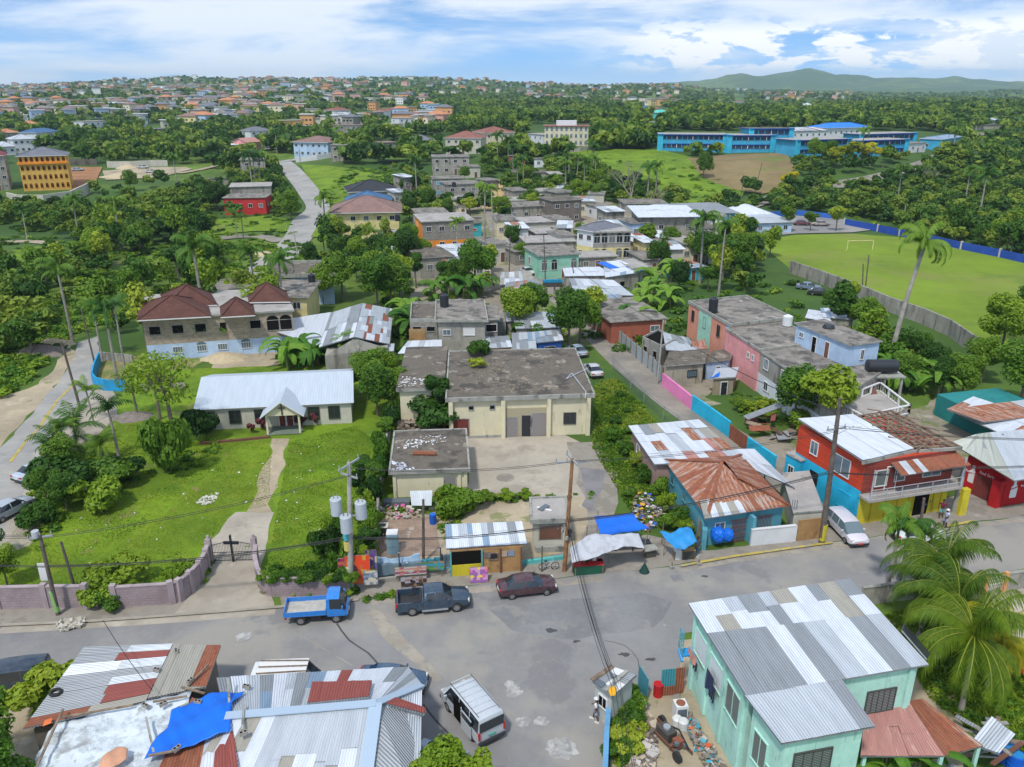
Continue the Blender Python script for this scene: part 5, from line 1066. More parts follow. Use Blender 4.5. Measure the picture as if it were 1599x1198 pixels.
# ================================================================== STREET STALLS
polycloth('blue_canopy','large flat bright blue tarpaulin canopy behind the grey one',[(928,806),(960,805),(989,802),(997,815),(1014,825),(975,832),(939,838)],2.3,M_TARPB,'canopy',.03)
P=[(890,858),(905,845),(918,836),(957,834),(997,833),(1007,856),(975,853),(950,864),(925,872),(893,879)]
polycloth('grey_canopy','sagging grey cloth canopy over the street stall at the kerb',P,[2.3,2.6,2.7,2.7,2.6,2.1,2.3,2.1,1.9,1.5],M_TARPG,'canopy',.05)
polycloth('small_blue_canopy','smaller draped blue tarpaulin over a stall near the teal house',[(1029,829),(1047,832),(1060,825),(1078,822),(1083,834),(1088,846),(1070,856),(1053,857),(1040,842)],[1.9,2.2,2.4,2.2,2.2,1.9,1.7,1.6,1.8],M_TARPL,'canopy',.06)
for lb,pts in (('thin poles holding up the grey canopy',((893,895),(905,893),(925,888),(1005,873),(950,880),(1000,850),(915,855))),('thin poles holding up the small blue canopy',((1036,868),(1084,865),(1078,845),(1033,848))),('thin poles holding up the large blue canopy',((932,830),(1010,848),(985,825),(940,855)))):
 t=thing('canopy_frame',lb,'frame',tuple(gp(*pts[0])))
 for q in pts:p=gp(*q); mb=MB(); mb.tube([p,p+Vector((.05,.0,2.0))],.035,M_WOOD,5); mb.build('pole',t)
def stallbox(name,label,px,sz,m,rz=.1,z=0,extra=None,cat='crate'):
 c=gp(*px); mb=MB(); M=Matrix.Rotation(rz,3,'Z'); mb.box(c+Vector((0,0,z+sz[2]/2)),sz,m,M=M)
 for s in (-1,1):mb.box(c+M @ Vector((s*sz[0]*.46,-.01,0))+Vector((0,0,z+sz[2]/2)),(.06,sz[1]+.05,sz[2]+.03),M_WOOD,M=M)
 mb.box(c+Vector((0,0,z+sz[2]+.02)),(sz[0]+.04,sz[1]+.04,.03),extra or m,M=M)
 return tagp(mb.build(name),label,cat)
DG=wallc('dark_green_paint',(.01,.09,.05))
stallbox('stall_counter','dark green counter with red top under the grey canopy',(918,893),(2.4,.8,.8),DG,.12,extra=M_BARRED,cat='counter'); stallbox('crate','dark crate on the green stall counter',(914,890),(.5,.4,.35),M_BLACKP,.4,.85); stallbox('crate','white box on the right of the green stall counter',(926,888),(.4,.4,.35),M_FRAME,.3,.85); stallbox('crate','red crate at the end of the stall counter',(936,888),(.4,.4,.5),M_BARRED,.1,.3)
mb=MB(); a_=gp(975,862); mb.beam(a_+Vector((-2.2,0,.7)),a_+Vector((2.2,.5,.7)),.7,.06,M_BLACKP)
for k in (-2,-.7,.7,2):mb.beam(a_+Vector((k,.1,0)),a_+Vector((k,.1,.7)),.07,.07,M_BLACKP,up=(1,0,0))
tagp(mb.build('stall_table'),'long dark table under the right half of the grey canopy','table')
mb=MB(); a_=gp(1014,868); mb.box(a_+Vector((0,0,.75)),(1.2,.9,.07),M_TRIM,rz=.3); mb.box(a_+Vector((0,0,.36)),(.9,.6,.7),M_FRAMED,rz=.3); tagp(mb.build('street_table'),'small pale topped table between the two canopies','table')
stallbox('cooler','white cooler box under the small blue canopy',(1058,872),(.7,.5,.8),M_FRAME,.1); stallbox('wire_cage','wooden crate of goods with orange side under the small blue canopy',(1073,871),(1.1,.6,.8),M_FRAMED,.1,extra=M_PLY,cat='cage'); stallbox('crate','orange crate inside the small stall',(1072,867),(.4,.3,.6),M_ORANGE,.1,.2)
c=gp(1006,893); mb=MB(); mb.cyl(c,.42,.05,M_BLACKP,16); mb.cyl(c+Vector((0,0,.05)),.38,.8,wallc('dark_green_cone',(.01,.05,.04)),16,.04); tagp(mb.build('dark_cone'),'dark green cone standing at the edge of the road','cone')
for q in ((1049,888),(1091,883)):c=gp(*q); mb=MB(); mb.box(c+Vector((0,0,.12)),(.35,.3,.25),M_TRIM,rz=.3); mb.tube([c,c+Vector((0,0,.6))],.06,M_WOOD,6); tagp(mb.build('kerb_stump'),['block anchor at the kerb below the small blue canopy','block and stick at the right of the small canopy'][q[0] > 1060],'block')
c=gp(857,890); t=thing('bicycle','pale bicycle lying against the post in front of the hut','bicycle',tuple(c),.15)
for x in (-.5,.5):mb=MB(); mb.tube([(x+.32*math.cos(a),0,.34+.32*math.sin(a)) for a in [k*PI/10 for k in range(21)]],.03,M_RUBBER,5,cap=False); mb.tube([(x-.3,0,.34),(x+.3,0,.34)],.008,M_METAL,3); mb.tube([(x,0,.04),(x,0,.64)],.008,M_METAL,3); mb.build('wheel',t,local=True)
mb=MB()
for a_,b_ in (((-.5,0,.34),(-.12,0,.32)),((-.12,0,.32),(-.25,0,.8)),((-.25,0,.8),(-.5,0,.34)),((-.12,0,.32),(.35,0,.78)),((-.22,0,.72),(.35,0,.8)),((.35,0,.9),(.5,0,.34))):mb.tube([a_,b_],.022,M_TARPG,5)
mb.build('frame',t,local=True); mb=MB(); mb.tube([(.38,-.25,.95),(.34,0,.92),(.38,.25,.95)],.018,M_METAL,5); mb.build('handlebar',t,local=True); mb=MB(); mb.box((-.27,0,.85),(.25,.12,.06),M_BLACKP); mb.build('saddle',t,local=True)
c=gp(614,862); t=thing('old_fridge','tall white and pale blue refrigerator standing on the brown slab','fridge',tuple(c),.05); mb=MB(); mb.box((0,0,.95),(.9,.9,1.9),pm('fridge_blue',(.30,.42,.48),.05,1,.5)); mb.box((0,0,1.905),(.92,.92,.02),M_FRAME); mb.build('body',t,local=True); mb=MB(); mb.box((.0,-.47,1.3),(.86,.05,1.0),pm('fridge_door',(.24,.37,.44),.05,1,.5)); mb.box((0,-.47,.4),(.86,.05,.7),pm('fridge_door_low',(.2,.33,.4),.05,1,.5)); mb.build('door',t,local=True)
c=gp(597,835); t=thing('old_stove','dark broken stove with pale frame left of the refrigerator','stove',tuple(c),.05); mb=MB(); mb.box((0,0,.45),(.9,.7,.9),M_FRAMED); mb.box((0,0,.92),(1.1,.9,.05),M_PALE); mb.box((0,-.02,.95),(.7,.5,.03),M_BLACKP); mb.build('body',t,local=True)
c=gp(676,818); mb=MB(); m=flat('drum_strong_blue',(.005,.09,.42),.45); mb.cyl(c,.3,.95,m,18); mb.cyl(c+Vector((0,0,.3)),.315,.04,m,18); mb.cyl(c+Vector((0,0,.6)),.315,.04,m,18); mb.cyl(c+Vector((0,0,.95)),.24,.02,M_TARPB,18); tagp(mb.build('blue_drum'),'single upright blue drum at the back corner of the brown slab','drum')
for a_,b_,lb in (((587,868),(592,832),'left pale stick leaning on the stove'),((594,866),(600,826),'right orange stick leaning on the stove')):mb=MB(); p=gp(*a_); mb.tube([p,p+Vector((.3,.5,1.7))],.03,M_PLY,5); tagp(mb.build('stick'),lb,'stick')
p=gp(660,800); mb=MB(); sheets(mb,at(643,790,.9),at(674,790,.9),at(675,766,1.9),at(640,767,1.9),1,1,((Z_PALE,1),),rg); tagp(mb.build('leaning_zinc'),'pale zinc sheet propped against the outbuilding','sheet')
mb=MB(); p=gp(620,790); mb.box(p+Vector((0,0,.3)),(2.4,.8,.6),M_STEELG); tagp(mb.build('dark_trough'),'long dark metal trough against the outbuilding','trough')
M_SHADE=pm('shade_cloth',(.13,.19,.23),.12,1.2,.8); M_LBT=pm('pale_blue_cloth',(.38,.53,.68),.08,1.2,.7)
def drape(name,label,a_,b_,z0,z1,m,seed=1,sag=0,cat='cloth'):
 A,B=gp(*a_),gp(*b_); rr=random.Random(seed); ph=rr.random()*6; n=24; v=[]; f=[]; d=(B-A).normalized(); nr=Vector((d.y,-d.x,0))
 for j in range(7):
  for i in range(n+1):
   u=i/n; w_=j/6; zt_=z1-sag*4*u*(1-u); p=A.lerp(B,u)+Vector((0,0,z0+(zt_-z0)*w_))+nr*(.07*math.sin(u*17+ph)+.05*math.sin(u*31+w_*3)+.10*(1-w_)); v.append(tuple(p))
 for j in range(6):
  for i in range(n):q=j*(n+1)+i; f.append((q,q+1,q+n+2,q+n+1))
 V=np.array(v); c=V.mean(0); me=bpy.data.meshes.new(name); me.from_pydata([tuple(x) for x in V-c],[],f); me.materials.append(m); me.polygons.foreach_set('use_smooth',[True]*len(f))
 o=bpy.data.objects.new(name,me); COL.objects.link(o); o.location=c; o.modifiers.new('thickness','SOLIDIFY').thickness=.015; return tagp(o,label,cat)
drape('grey_screen','blue grey shade cloth hung along the front of the brown slab',(588,905),(660,900),.25,1.5,M_SHADE,2,.1); drape('blue_screen','pale blue cloth tied over the top of the grey shade cloth',(586,903),(657,898),1.2,2.05,M_LBT,3,.35)
drape('grey_screen','second grey shade cloth between the painted banner and yellow counter',(690,893),(710,890),.2,1.6,M_SHADE,5,.05); drape('teal_screen','teal blue cloth panel between the poster and dark post',(660,899),(690,894),.3,1.5,wallc('teal_cloth',(.05,.25,.33)),6,.05)
wall_run('slab_kerb','grey block footing under the draped cloth fence',[(587,910),(620,906),(660,901),(700,895)],.35,.25,M_REND)
for q,lb in (((588,908),'left post of the draped fence'),((625,905),'middle post of the draped fence'),((689,895),'dark post between grey and teal cloth'),((846,893),'thin black post beside the bicycle')):p=gp(*q); mb=MB(); mb.beam(p,p+Vector((0,0,2.4)),.09,.09,M_FRAMED,up=(1,0,0)); mb.box(p+Vector((0,0,2.42)),(.12,.12,.04),M_TRIM); tagp(mb.build('fence_post'),lb,'post')
def poster(label,px,w_,h,z,cols,seed,tilt=.12,rz=.12,board=True):
 rr=random.Random(seed); p=gp(*px); t=thing('poster_board',label,'poster',tuple(p),rz); mb=MB(); M=Matrix.Rotation(-tilt,3,'X'); c=Vector((0,0,z+h/2)); mb.box(c,(w_,.05,h),M_WOOD,M=M); mb.build('board',t,local=True)
 mb=MB(); nx,ny=7,6; ms=[flat('ink_%d_%d' % (seed,i),x,.7) for i,x in enumerate(cols)]; zo=c+M @ Vector((0,-.03,0))
 bands=[rr.randrange(len(cols)) for _ in range(ny)]
 for i in range(nx):
  for j in range(ny):
   k=bands[j] if rr.random() < .55 else rr.randrange(len(cols)); x0,y0=(i/nx-.5)*w_*.96,(j/ny-.5)*h*.96
   mb.face([zo+M @ Vector((x0,0,y0)),zo+M @ Vector((x0+w_*.96/nx,0,y0)),zo+M @ Vector((x0+w_*.96/nx,0,y0+h*.96/ny)),zo+M @ Vector((x0,0,y0+h*.96/ny))],ms[k])
 for q in range(5):
  x,y,r=rr.uniform(-.3,.3)*w_,rr.uniform(-.3,.3)*h,rr.uniform(.08,.16)*h; mb.face([zo+M @ Vector((x+r*math.cos(a),-.005-.001*q,y+r*1.2*math.sin(a))) for a in [2*PI*k/12 for k in range(12)]],ms[rr.randrange(len(ms))])
 mb.build('picture',t,local=True)
 if z > .2:
  mb=MB()
  for s in (-.4,.4):mb.beam((s*w_,.04,0),(s*w_,.04,z+.1),.05,.05,M_WOOD,up=(1,0,0))
  mb.build('leg',t,local=True)
poster('dark purple and red event poster on the left of the poster group',(542,916),1.1,1.5,1.0,[(.08,.03,.1),(.3,.02,.1),(.02,.02,.03),(.45,.1,.05)],41)
poster('large orange and red event poster in the middle of the poster group',(561,921),1.9,2.4,.6,[(.5,.10,.02),(.6,.05,.01),(.5,.25,.03),(.05,.02,.02),(.35,.05,.02)],42)
poster('purple and cream poster at the top right of the poster group',(581,912),1.0,1.6,1.4,[(.12,.04,.25),(.5,.4,.2),(.1,.1,.2),(.45,.3,.1)],43)
poster('small white and grey portrait poster at the lower right of the poster group',(580,921),1.1,1.2,.5,[(.4,.4,.42),(.12,.15,.2),(.5,.45,.3),(.2,.25,.35)],44)
poster('pink and yellow food banner hung on the grey shade cloth',(642,908),2.5,.75,.6,[(.5,.2,.2),(.5,.35,.12),(.45,.45,.4),(.3,.08,.15)],45,0)
poster('green and blue painted panel right of the food banner',(675,902),1.9,.8,.65,[(.08,.2,.06),(.05,.25,.35),(.4,.2,.05),(.1,.3,.08)],46,0)
poster('low dark faces poster leaning behind the dark pickup',(647,922),2.0,1.0,.2,[(.08,.05,.04),(.25,.15,.1),(.3,.3,.35),(.03,.02,.02)],47)
poster('square pink and yellow party poster leaning on the pavement between pickup and maroon car',(748,909),1.4,1.3,.02,[(.55,.12,.3),(.65,.5,.05),(.5,.25,.45),(.6,.2,.1),(.25,.1,.3)],48,.2)
c=gp(84,935); mb=MB(); mb.box(c+Vector((-.1,-.2,2.5)),(.75,.04,1.5),M_FRAME,rz=.1); tagp(mb.build('notice_board'),'blank white notice board fixed on the left roadside pole','sign')
# ================================================================== church wall and gate
M_MAUVE=block('mauve_block_wall',(.30,.24,.25),(.22,.17,.18),.45,.22,.06); M_MAUVP=wallc('mauve_plaster',(.34,.28,.29))
wall_run('church_wall','long mauve block wall at the left end of the church lawn',[(-120,962),(0,950),(75,948),(138,948)],1.8,.25,M_MAUVE,posts=7,pm_=M_MAUVP,cap=M_MAUVP)
wall_run('curved_church_wall','mauve wall with square pillars curving up to the church gate',[(182,948),(270,942),(283,938),(300,925),(315,908),(325,890),(328,878)],1.7,.25,M_MAUVE,posts=8,pm_=M_MAUVP,cap=M_MAUVP)
wall_run('overgrown_church_wall','mauve wall right of the church gate topped with creeper',[(402,878),(401,895),(405,915),(412,927),(425,931),(480,930),(545,926)],1.6,.25,M_MAUVE,cap=M_MAUVP)
t=thing('church_gate','wrought iron double gate with a large black cross between mauve pillars','gate',tuple(gp(365,878)))
A_,B_=gp(330,878),gp(400,876)
for nm,p in (('pillar',A_),('pillar',B_)):mb=MB(); mb.box(p+Vector((0,0,1.1)),(.4,.4,2.2),M_MAUVP); mb.cyl(p+Vector((0,0,2.2)),.16,.28,M_MAUVP,10,.1); mb.build(nm,t)
mb=MB()
for k in range(1,30):
 u=k/30; q=A_.lerp(B_,u); h=1.55+.35*math.sin(PI*u); mb.tube([q+Vector((0,0,.1)),q+Vector((0,0,h))],.015,M_BLACKP,4)
for z in (.15,.9):mb.beam(A_+Vector((0,0,z)),B_+Vector((0,0,z)),.04,.04,M_BLACKP)
mb.tube([A_.lerp(B_,u/12)+Vector((0,0,1.5+.35*math.sin(PI*u/12))) for u in range(13)],.03,M_BLACKP,5); mb.build('leaf',t)
mb=MB(); c=A_.lerp(B_,.5); mb.beam(c+Vector((0,-.06,.1)),c+Vector((0,-.06,2.5)),.26,.1,M_BLACKP,up=(1,0,0)); mb.beam(c+Vector((-.6,-.06,1.8)),c+Vector((.6,-.06,1.8)),.1,.26,M_BLACKP); mb.build('cross',t)
wall_run('lawn_kerb','low brown garden kerb in front of the church',[(312,694),(360,690),(420,684)],.25,.3,M_BROWND)
wall_run('blue_corner_wall','bright blue painted wall curving round the corner lot on the left',[(157,566),(150,582),(146,598),(152,606),(165,610),(196,611)],1.5,.2,wallc('strong_blue_wall',(.02,.27,.52),.3))
wall_run('lot_wall','low grey wall behind the lot with the pale grass',[(158,562),(200,566),(208,568)],1.2,.2,M_REND); wall_run('low_garden_wall','low dark wall between the corner lot and the church trees',[(222,610),(252,608),(290,607)],.8,.2,M_REND)
wall_run('vine_boundary_wall','grey boundary wall buried in vines left of the outbuilding',[(588,860),(590,820),(594,780),(602,720),(610,670),(618,640)],1.7,.22,M_REND)
wall_run('yard_back_wall','grey wall beside the teal roadside house',[(1083,820),(1098,846),(1100,855)],1.6,.2,M_REND)
# ================================================================== VEHICLES
M_HEAD=flat('headlamp_lens',(.55,.55,.5),.1,spec=.9); M_TAIL=flat('tail_lamp',(.45,.02,.015),.25); M_CARGL=flat('car_glass',(.018,.024,.03),.06,spec=.9); M_UNDER=flat('wheel_arch_black',(.012,.012,.012),.9); M_RIM=flat('alloy_rim',(.38,.38,.39),.35,.7); M_PLATE_G=flat('plate_green',(.08,.35,.25),.5); M_PLATE_W=flat('plate_pale',(.6,.6,.55),.5); M_PLATE_R=flat('plate_red',(.5,.06,.05),.5); M_PLAST=flat('bumper_plastic',(.03,.03,.033),.6)
def loft_car(t,st,pnt,mir=True,wheels=(),wr=.32,pl=None,hl=None,tl=None,bump=None,roofrack=False,glass=None,rough_low=None):
 """st: stations (x, zlow, zbelt, ztop, halfwidth, top halfwidth, top kind, side kind) rear to front; kinds b body g glass"""
 gl=glass or M_CARGL; body=MB(); glass_p=[]
 def sec(s):
  x,zl,zb,zt,hw,ht=s[:6]; return [(x,hw*.86,zl),(x,hw,zl+.12),(x,hw*1.01,(zl+zb)/2),(x,hw*.975,zb),(x,ht,zt-.05),(x,ht*.86,zt),(x,0,zt+.025)]
 for a,b in zip(st[:-1],st[1:]):
  A,B=sec(a),sec(b)
  for sgn in (1,-1):
   for k in range(6):
    q=[A[k],B[k],B[k+1],A[k+1]]; q=[(p[0],p[1]*sgn,p[2]) for p in q]
    if sgn > 0:q=q[::-1]
    kind='b'
    if k == 3 and a[7] == 'g':kind='side'
    if k >= 4 and a[6] == 'g':kind='top'
    if kind == 'b':body.face(q,pnt)
    else:glass_p.append((kind,sgn,a[0],q))
 for s_,fl in ((st[0],1),(st[-1],-1)):
  A=sec(s_); L=[(p[0],p[1],p[2]) for p in A]; R=[(p[0],-p[1],p[2]) for p in reversed(A[:-1])]; P=L+R
  body.face(P if fl > 0 else P[::-1],pnt)
 x0,x1=st[0][0],st[-1][0]; hw=max(s[4] for s in st)
 body.box(((x0+x1)/2,0,st[1][1]+.02),((x1-x0)*.96,hw*1.7,.1),M_PLAST)
 o=body.build('body',t,local=True,smooth=True)
 groups={}
 for kind,sg,x,q in glass_p:groups.setdefault((kind,sg if kind == 'side' else 0,(x > .0) if kind == 'top' else round(x,2)),[]).append(q)
 for (kind,sg,x),qs in groups.items():
  mb=MB(); [mb.face(q,gl) for q in qs]
  mb.build('windscreen' if kind == 'top' and x else 'rear_window' if kind == 'top' else 'side_window',t,local=True)
 for (x,y) in wheels:
  for sg in (1,-1):
   ah=MB(); n=14; yy=(y+.012)*sg
   P=[(x+(wr+.08)*math.cos(PI*k/n),yy,wr+(wr+.06)*math.sin(PI*k/n)) for k in range(n+1)]+[(x-(wr+.08),yy,st[1][1]+.03),(x+(wr+.08),yy,st[1][1]+.03)]
   ah.face(P if sg < 0 else P[::-1],M_UNDER); ah.build('wheel_arch',t,local=True)
   mb=MB(); y0,y1=(y-.2)*sg,(y+.03)*sg; mb.tube([(x,y0,wr),(x,y0+.02*sg,wr),(x,y1-.03*sg,wr),(x,y1,wr)],[wr*.9,wr,wr,wr*.9],M_RUBBER,20); wl=mb.build('wheel',t,local=True,smooth=True)
   rb=MB(); rb.tube([(x,y1-.02*sg,wr),(x,y1+.012*sg,wr)],wr*.58,M_RIM,14)
   for k in range(5):a=2*PI*k/5; rb.box((x+math.cos(a)*wr*.36,y1+.014*sg,wr+math.sin(a)*wr*.36),(.06,.01,.06),M_UNDER)
   rb.build('rim',wl,local=True)
 for nm,spec,m in (('headlight',hl,M_HEAD),('taillight',tl,M_TAIL)):
  if spec:
   x,y,z,w_,h=spec
   for sg in (1,-1):mb=MB(); mb.box((x,y*sg,z),(.12,w_,h),m); mb.build(nm,t,local=True)
 if pl:
  for x,z,m in pl:mb=MB(); mb.box((x,0,z),(.04,.48,.13),m); mb.build('number_plate',t,local=True)
 if mir:
  x,y,z=mir if isinstance(mir,tuple) else (st[-1][0]*.4,hw,.98)
  for sg in (1,-1):mb=MB(); mb.box((x,(y+.1)*sg,z),(.1,.2,.13),pnt); mb.build('mirror',t,local=True)
 if bump:
  for x,z,d in bump:mb=MB(); mb.box((x,0,z),(d,hw*1.86,.2),M_PLAST); mb.build('bumper',t,local=True)
 return o
def place(name,label,cat,rear,front,hw,side=1,group=None):
 """rear / front: photo pixels where the near-side wheels touch the ground; side +1 if that is the vehicle's right side"""
 A,B=gp(*rear),gp(*front); d=(B-A); d.z=0; d.normalize(); left=Vector((-d.y,d.x,0)); c=(A+B)/2+left*hw*side
 c.z=H(c.x,c.y)+.01
 return thing(name,label,cat,tuple(c),math.atan2(d.y,d.x),group)
SEDAN=[(-2.25,.38,.72,.78,.70,.60,'b','b'),(-2.12,.27,.86,.93,.83,.70,'b','b'),(-1.62,.24,.90,.97,.86,.73,'g','g'),(-1.02,.24,.91,1.36,.86,.60,'b','g'),(-.28,.24,.91,1.41,.86,.61,'b','b'),(-.2,.24,.91,1.41,.86,.61,'b','g'),(.42,.24,.91,1.37,.86,.60,'g','g'),(1.12,.24,.88,.95,.86,.74,'b','b'),(1.95,.26,.74,.82,.83,.70,'b','b'),(2.2,.36,.60,.68,.70,.58,'b','b')]
def sedan(t,pnt,plate=M_PLATE_W,sc=1.0,glass=None):
 loft_car(t,SEDAN,pnt,(.75,.86,.98),((-1.32,.84),(1.35,.84)),.31,[(-2.26,.6,plate),(2.21,.48,plate)],(2.1,.58,.66,.34,.15),(-2.2,.6,.76,.3,.16),[(-2.22,.42,.12),(2.17,.4,.12)],glass=glass)
t=place('sedan','weathered maroon sedan with a dull roof parked at the kerb','car',(801,937),(852,931),.84); sedan(t,paint('maroon_paint',(.075,.03,.04)))
t=place('coupe','pale silver two-door car half hidden by the palm in front of the yellow wall','car',(1416,853),(1471,849),.84); sedan(t,paint('white_silver_paint',(.58,.62,.64),.1),M_PLATE_R)
t=place('pickup_truck','dark blue-grey double cab pickup with dusty doors parked by the painted banners','pickup',(641,963),(714,956),.9)
PB=paint('dark_blue_paint',(.03,.06,.10)); PICK=[(-.72,.42,1.12,1.18,.92,.84,'b','b'),(-.62,.36,1.14,1.66,.93,.66,'b','b'),(-.5,.36,1.14,1.72,.93,.67,'b','g'),(.12,.36,1.14,1.75,.93,.67,'b','b'),(.2,.36,1.14,1.75,.93,.67,'b','g'),(.75,.36,1.13,1.70,.93,.66,'g','g'),(1.4,.36,1.08,1.16,.93,.80,'b','b'),(2.4,.38,.98,1.06,.92,.78,'b','b'),(2.68,.46,.82,.92,.82,.70,'b','b')]
loft_car(t,PICK,PB,(1.05,.93,1.2),((-1.55,.92),(1.68,.92)),.39,[(2.69,.6,M_PLATE_W)],(2.58,.68,.86,.34,.2),(-2.66,.82,.95,.14,.35),[(2.66,.5,.16),(-2.68,.5,.16)])
mb=MB()
for sg in (1,-1):mb.box((-1.68,.89*sg,.8),(1.9,.1,.72),PB)
mb.box((-2.6,0,.8),(.09,1.7,.7),PB); mb.box((-1.68,0,.58),(1.86,1.7,.08),M_PLAST); mb.box((-.76,0,.85),(.06,1.72,.6),PB)
mb.build('cargo_bed',t,local=True); mb=MB(); mb.beam((-.9,-.82,1.2),(-.9,.82,1.2),.08,.08,M_PLAST); mb.beam((-.9,.8,1.2),(-1.5,.85,1.2),.08,.08,M_PLAST); mb.beam((-.9,-.8,1.2),(-1.5,-.85,1.2),.08,.08,M_PLAST); mb.build('sports_bar',t,local=True)
mb=MB(); 
for sg in (1,-1):mb.box((.1,.98*sg,.42),(1.9,.16,.05),M_METAL)
mb.build('side_step',t,local=True)
t=place('flatbed_truck','bright blue small flatbed truck with a dropside bed parked by the church wall','truck',(470,977),(526,973),.85)
PU=paint('bright_blue_paint',(.01,.19,.60),.1); CAB=[(.62,.55,1.25,1.95,.90,.78,'b','b'),(.72,.5,1.25,2.02,.91,.80,'b','b'),(.85,.5,1.22,2.05,.91,.80,'b','g'),(1.55,.5,1.18,2.02,.91,.80,'g','g'),(1.98,.5,1.08,1.16,.90,.80,'b','b'),(2.1,.52,.9,1.0,.86,.78,'b','b')]
loft_car(t,CAB,PU,(1.75,.93,1.45),((-1.25,.86),(1.25,.86)),.36,[(2.12,.6,M_PLATE_W)],(2.06,.68,.72,.26,.2),(-2.3,.75,.62,.2,.14),[(2.08,.45,.14)])
mb=MB()
for sg in (1,-1):mb.box((-.9,.92*sg,1.0),(2.95,.05,.36),PU); mb.box((-.9,.945*sg,.84),(2.95,.04,.04),PU)
for x in (-2.37,.57):mb.box((x,0,1.02),(.05,1.86,.4),PU)
mb.build('dropside',t,local=True); mb=MB(); mb.box((-.9,0,.80),(2.9,1.82,.08),pm('dusty_bed',(.42,.40,.35),.2,2,.8,stains=(((.2,.2,.2),2,.55,.1,.7),))); mb.build('bed_floor',t,local=True)
mb=MB()
for y in (-.4,.4):mb.box((-.3,y,.62),(4.2,.12,.16),M_UNDER)
mb.box((-.2,-.55,.5),(.7,.35,.3),M_PLAST); mb.box((-.2,.55,.5),(.7,.35,.3),M_PLAST); mb.build('chassis',t,local=True)
t=place('minibus','silver grey minibus with its sliding side door open in the junction','van',(742,1163),(694,1102),.86,-1)
PS=paint('silver_paint',(.46,.50,.54),.1); MIN=[(-2.35,.35,1.12,1.85,.92,.80,'b','b'),(-2.28,.28,1.12,2.02,.94,.82,'b','g'),(-1.3,.28,1.12,2.08,.95,.83,'b','b'),(-1.22,.28,1.12,2.08,.95,.83,'b','g'),(-.1,.28,1.12,2.08,.95,.83,'b','b'),(0,.28,1.12,2.08,.95,.83,'b','g'),(1.05,.28,1.1,2.03,.95,.81,'g','g'),(1.75,.28,1.02,1.12,.94,.82,'b','b'),(2.25,.32,.88,.96,.90,.76,'b','b'),(2.38,.4,.72,.80,.80,.66,'b','b')]
loft_car(t,MIN,PS,(1.35,.95,1.2),((-1.45,.93),(1.35,.93)),.34,[(-2.38,.75,M_PLATE_G)],(2.3,.7,.78,.3,.2),(-2.36,.86,.95,.12,.5),[(-2.4,.42,.14),(2.36,.42,.14)])
mb=MB(); mb.box((-2.375,0,1.5),(.05,1.62,.62),M_CARGL); mb.build('tailgate_window',t,local=True)
mb=MB(); 
for k in range(7):mb.box((-1.75+k*.5,0,2.11),(.05,1.35,.02),PS)
for y in (-.72,.72):mb.box((-.4,y,2.11),(3.4,.03,.03),M_PLAST)
mb.build('roof_rib',t,local=True)
mb=MB(); mb.box((-.02,.952,1.1),(1.0,.03,1.5),M_HOLE); mb.build('door_opening',t,local=True); mb=MB(); mb.box((-1.12,1.03,.72),(1.15,.05,.85),PS); mb.box((-1.12,1.0,1.58),(1.15,.05,.12),PS); mb.box((-.56,1.01,1.2),(.06,.05,1.2),PS); mb.box((-1.12,1.02,1.32),(1.0,.03,.46),M_CARGL); mb.build('sliding_door',t,local=True)
mb=MB(); mb.box((.05,.80,.95),(.4,.3,.8),wallc('seat_cloth',(.15,.12,.1))); mb.build('seat',t,local=True)
t=place('minivan','pale silver minivan nosing out between the hoarding and the cyan wall','van',(1291,820),(1321,852),.84)
PW=paint('pale_silver_paint',(.62,.60,.66),.1); MV=[(-2.25,.38,.95,1.3,.84,.70,'b','b'),(-2.15,.28,.98,1.55,.86,.70,'b','g'),(-1.2,.26,.98,1.66,.87,.70,'b','b'),(-1.12,.26,.98,1.66,.87,.70,'b','g'),(-.1,.26,.98,1.68,.87,.70,'b','b'),(0,.26,.98,1.68,.87,.70,'b','g'),(.65,.26,.97,1.62,.87,.68,'g','g'),(1.5,.26,.92,.99,.86,.72,'b','b'),(2.15,.3,.78,.85,.82,.68,'b','b'),(2.32,.38,.64,.70,.72,.58,'b','b')]
loft_car(t,MV,PW,(1.0,.87,1.05),((-1.4,.85),(1.4,.85)),.32,[(2.34,.48,M_PLATE_R)],(2.2,.62,.70,.34,.2),(-2.22,.72,1.0,.14,.4),[(2.28,.4,.12)],glass=flat('sky_glass',(.10,.15,.17),.08,spec=.9))
def at_roof(name,label,px,z,ang,grp=None,cat='car'):p=at(px[0],px[1],z); return thing(name,label,cat,(p.x,p.y,.01),ang,grp)
t=at_roof('parked_car','dark blue car whose roof shows behind the eave of the zinc roofs',(612,1046),1.35,-.12); sedan(t,paint('ink_blue_paint',(.04,.09,.16)))
t=at_roof('parked_car','pale blue car mostly hidden under the tree at the bottom edge',(698,1180),1.3,-.5); sedan(t,paint('pale_blue_paint',(.25,.33,.42)))
t=at_roof('white_van','white van with a pipe rack on its roof parked behind the zinc roofs',(452,1044),2.05,.05,cat='van'); loft_car(t,MIN,paint('white_van_paint',(.62,.64,.64),0),(1.35,.95,1.2),((-1.45,.93),(1.35,.93)),.34)
mb=MB(); mb.box((-.4,0,2.16),(3.0,1.5,.03),M_FRAME)
for y in (-.6,0,.6):mb.beam((-1.9,y,2.24),(1.1,y*.8,2.24),.06,.06,M_WOOD)
mb.build('roof_rack',t,local=True)
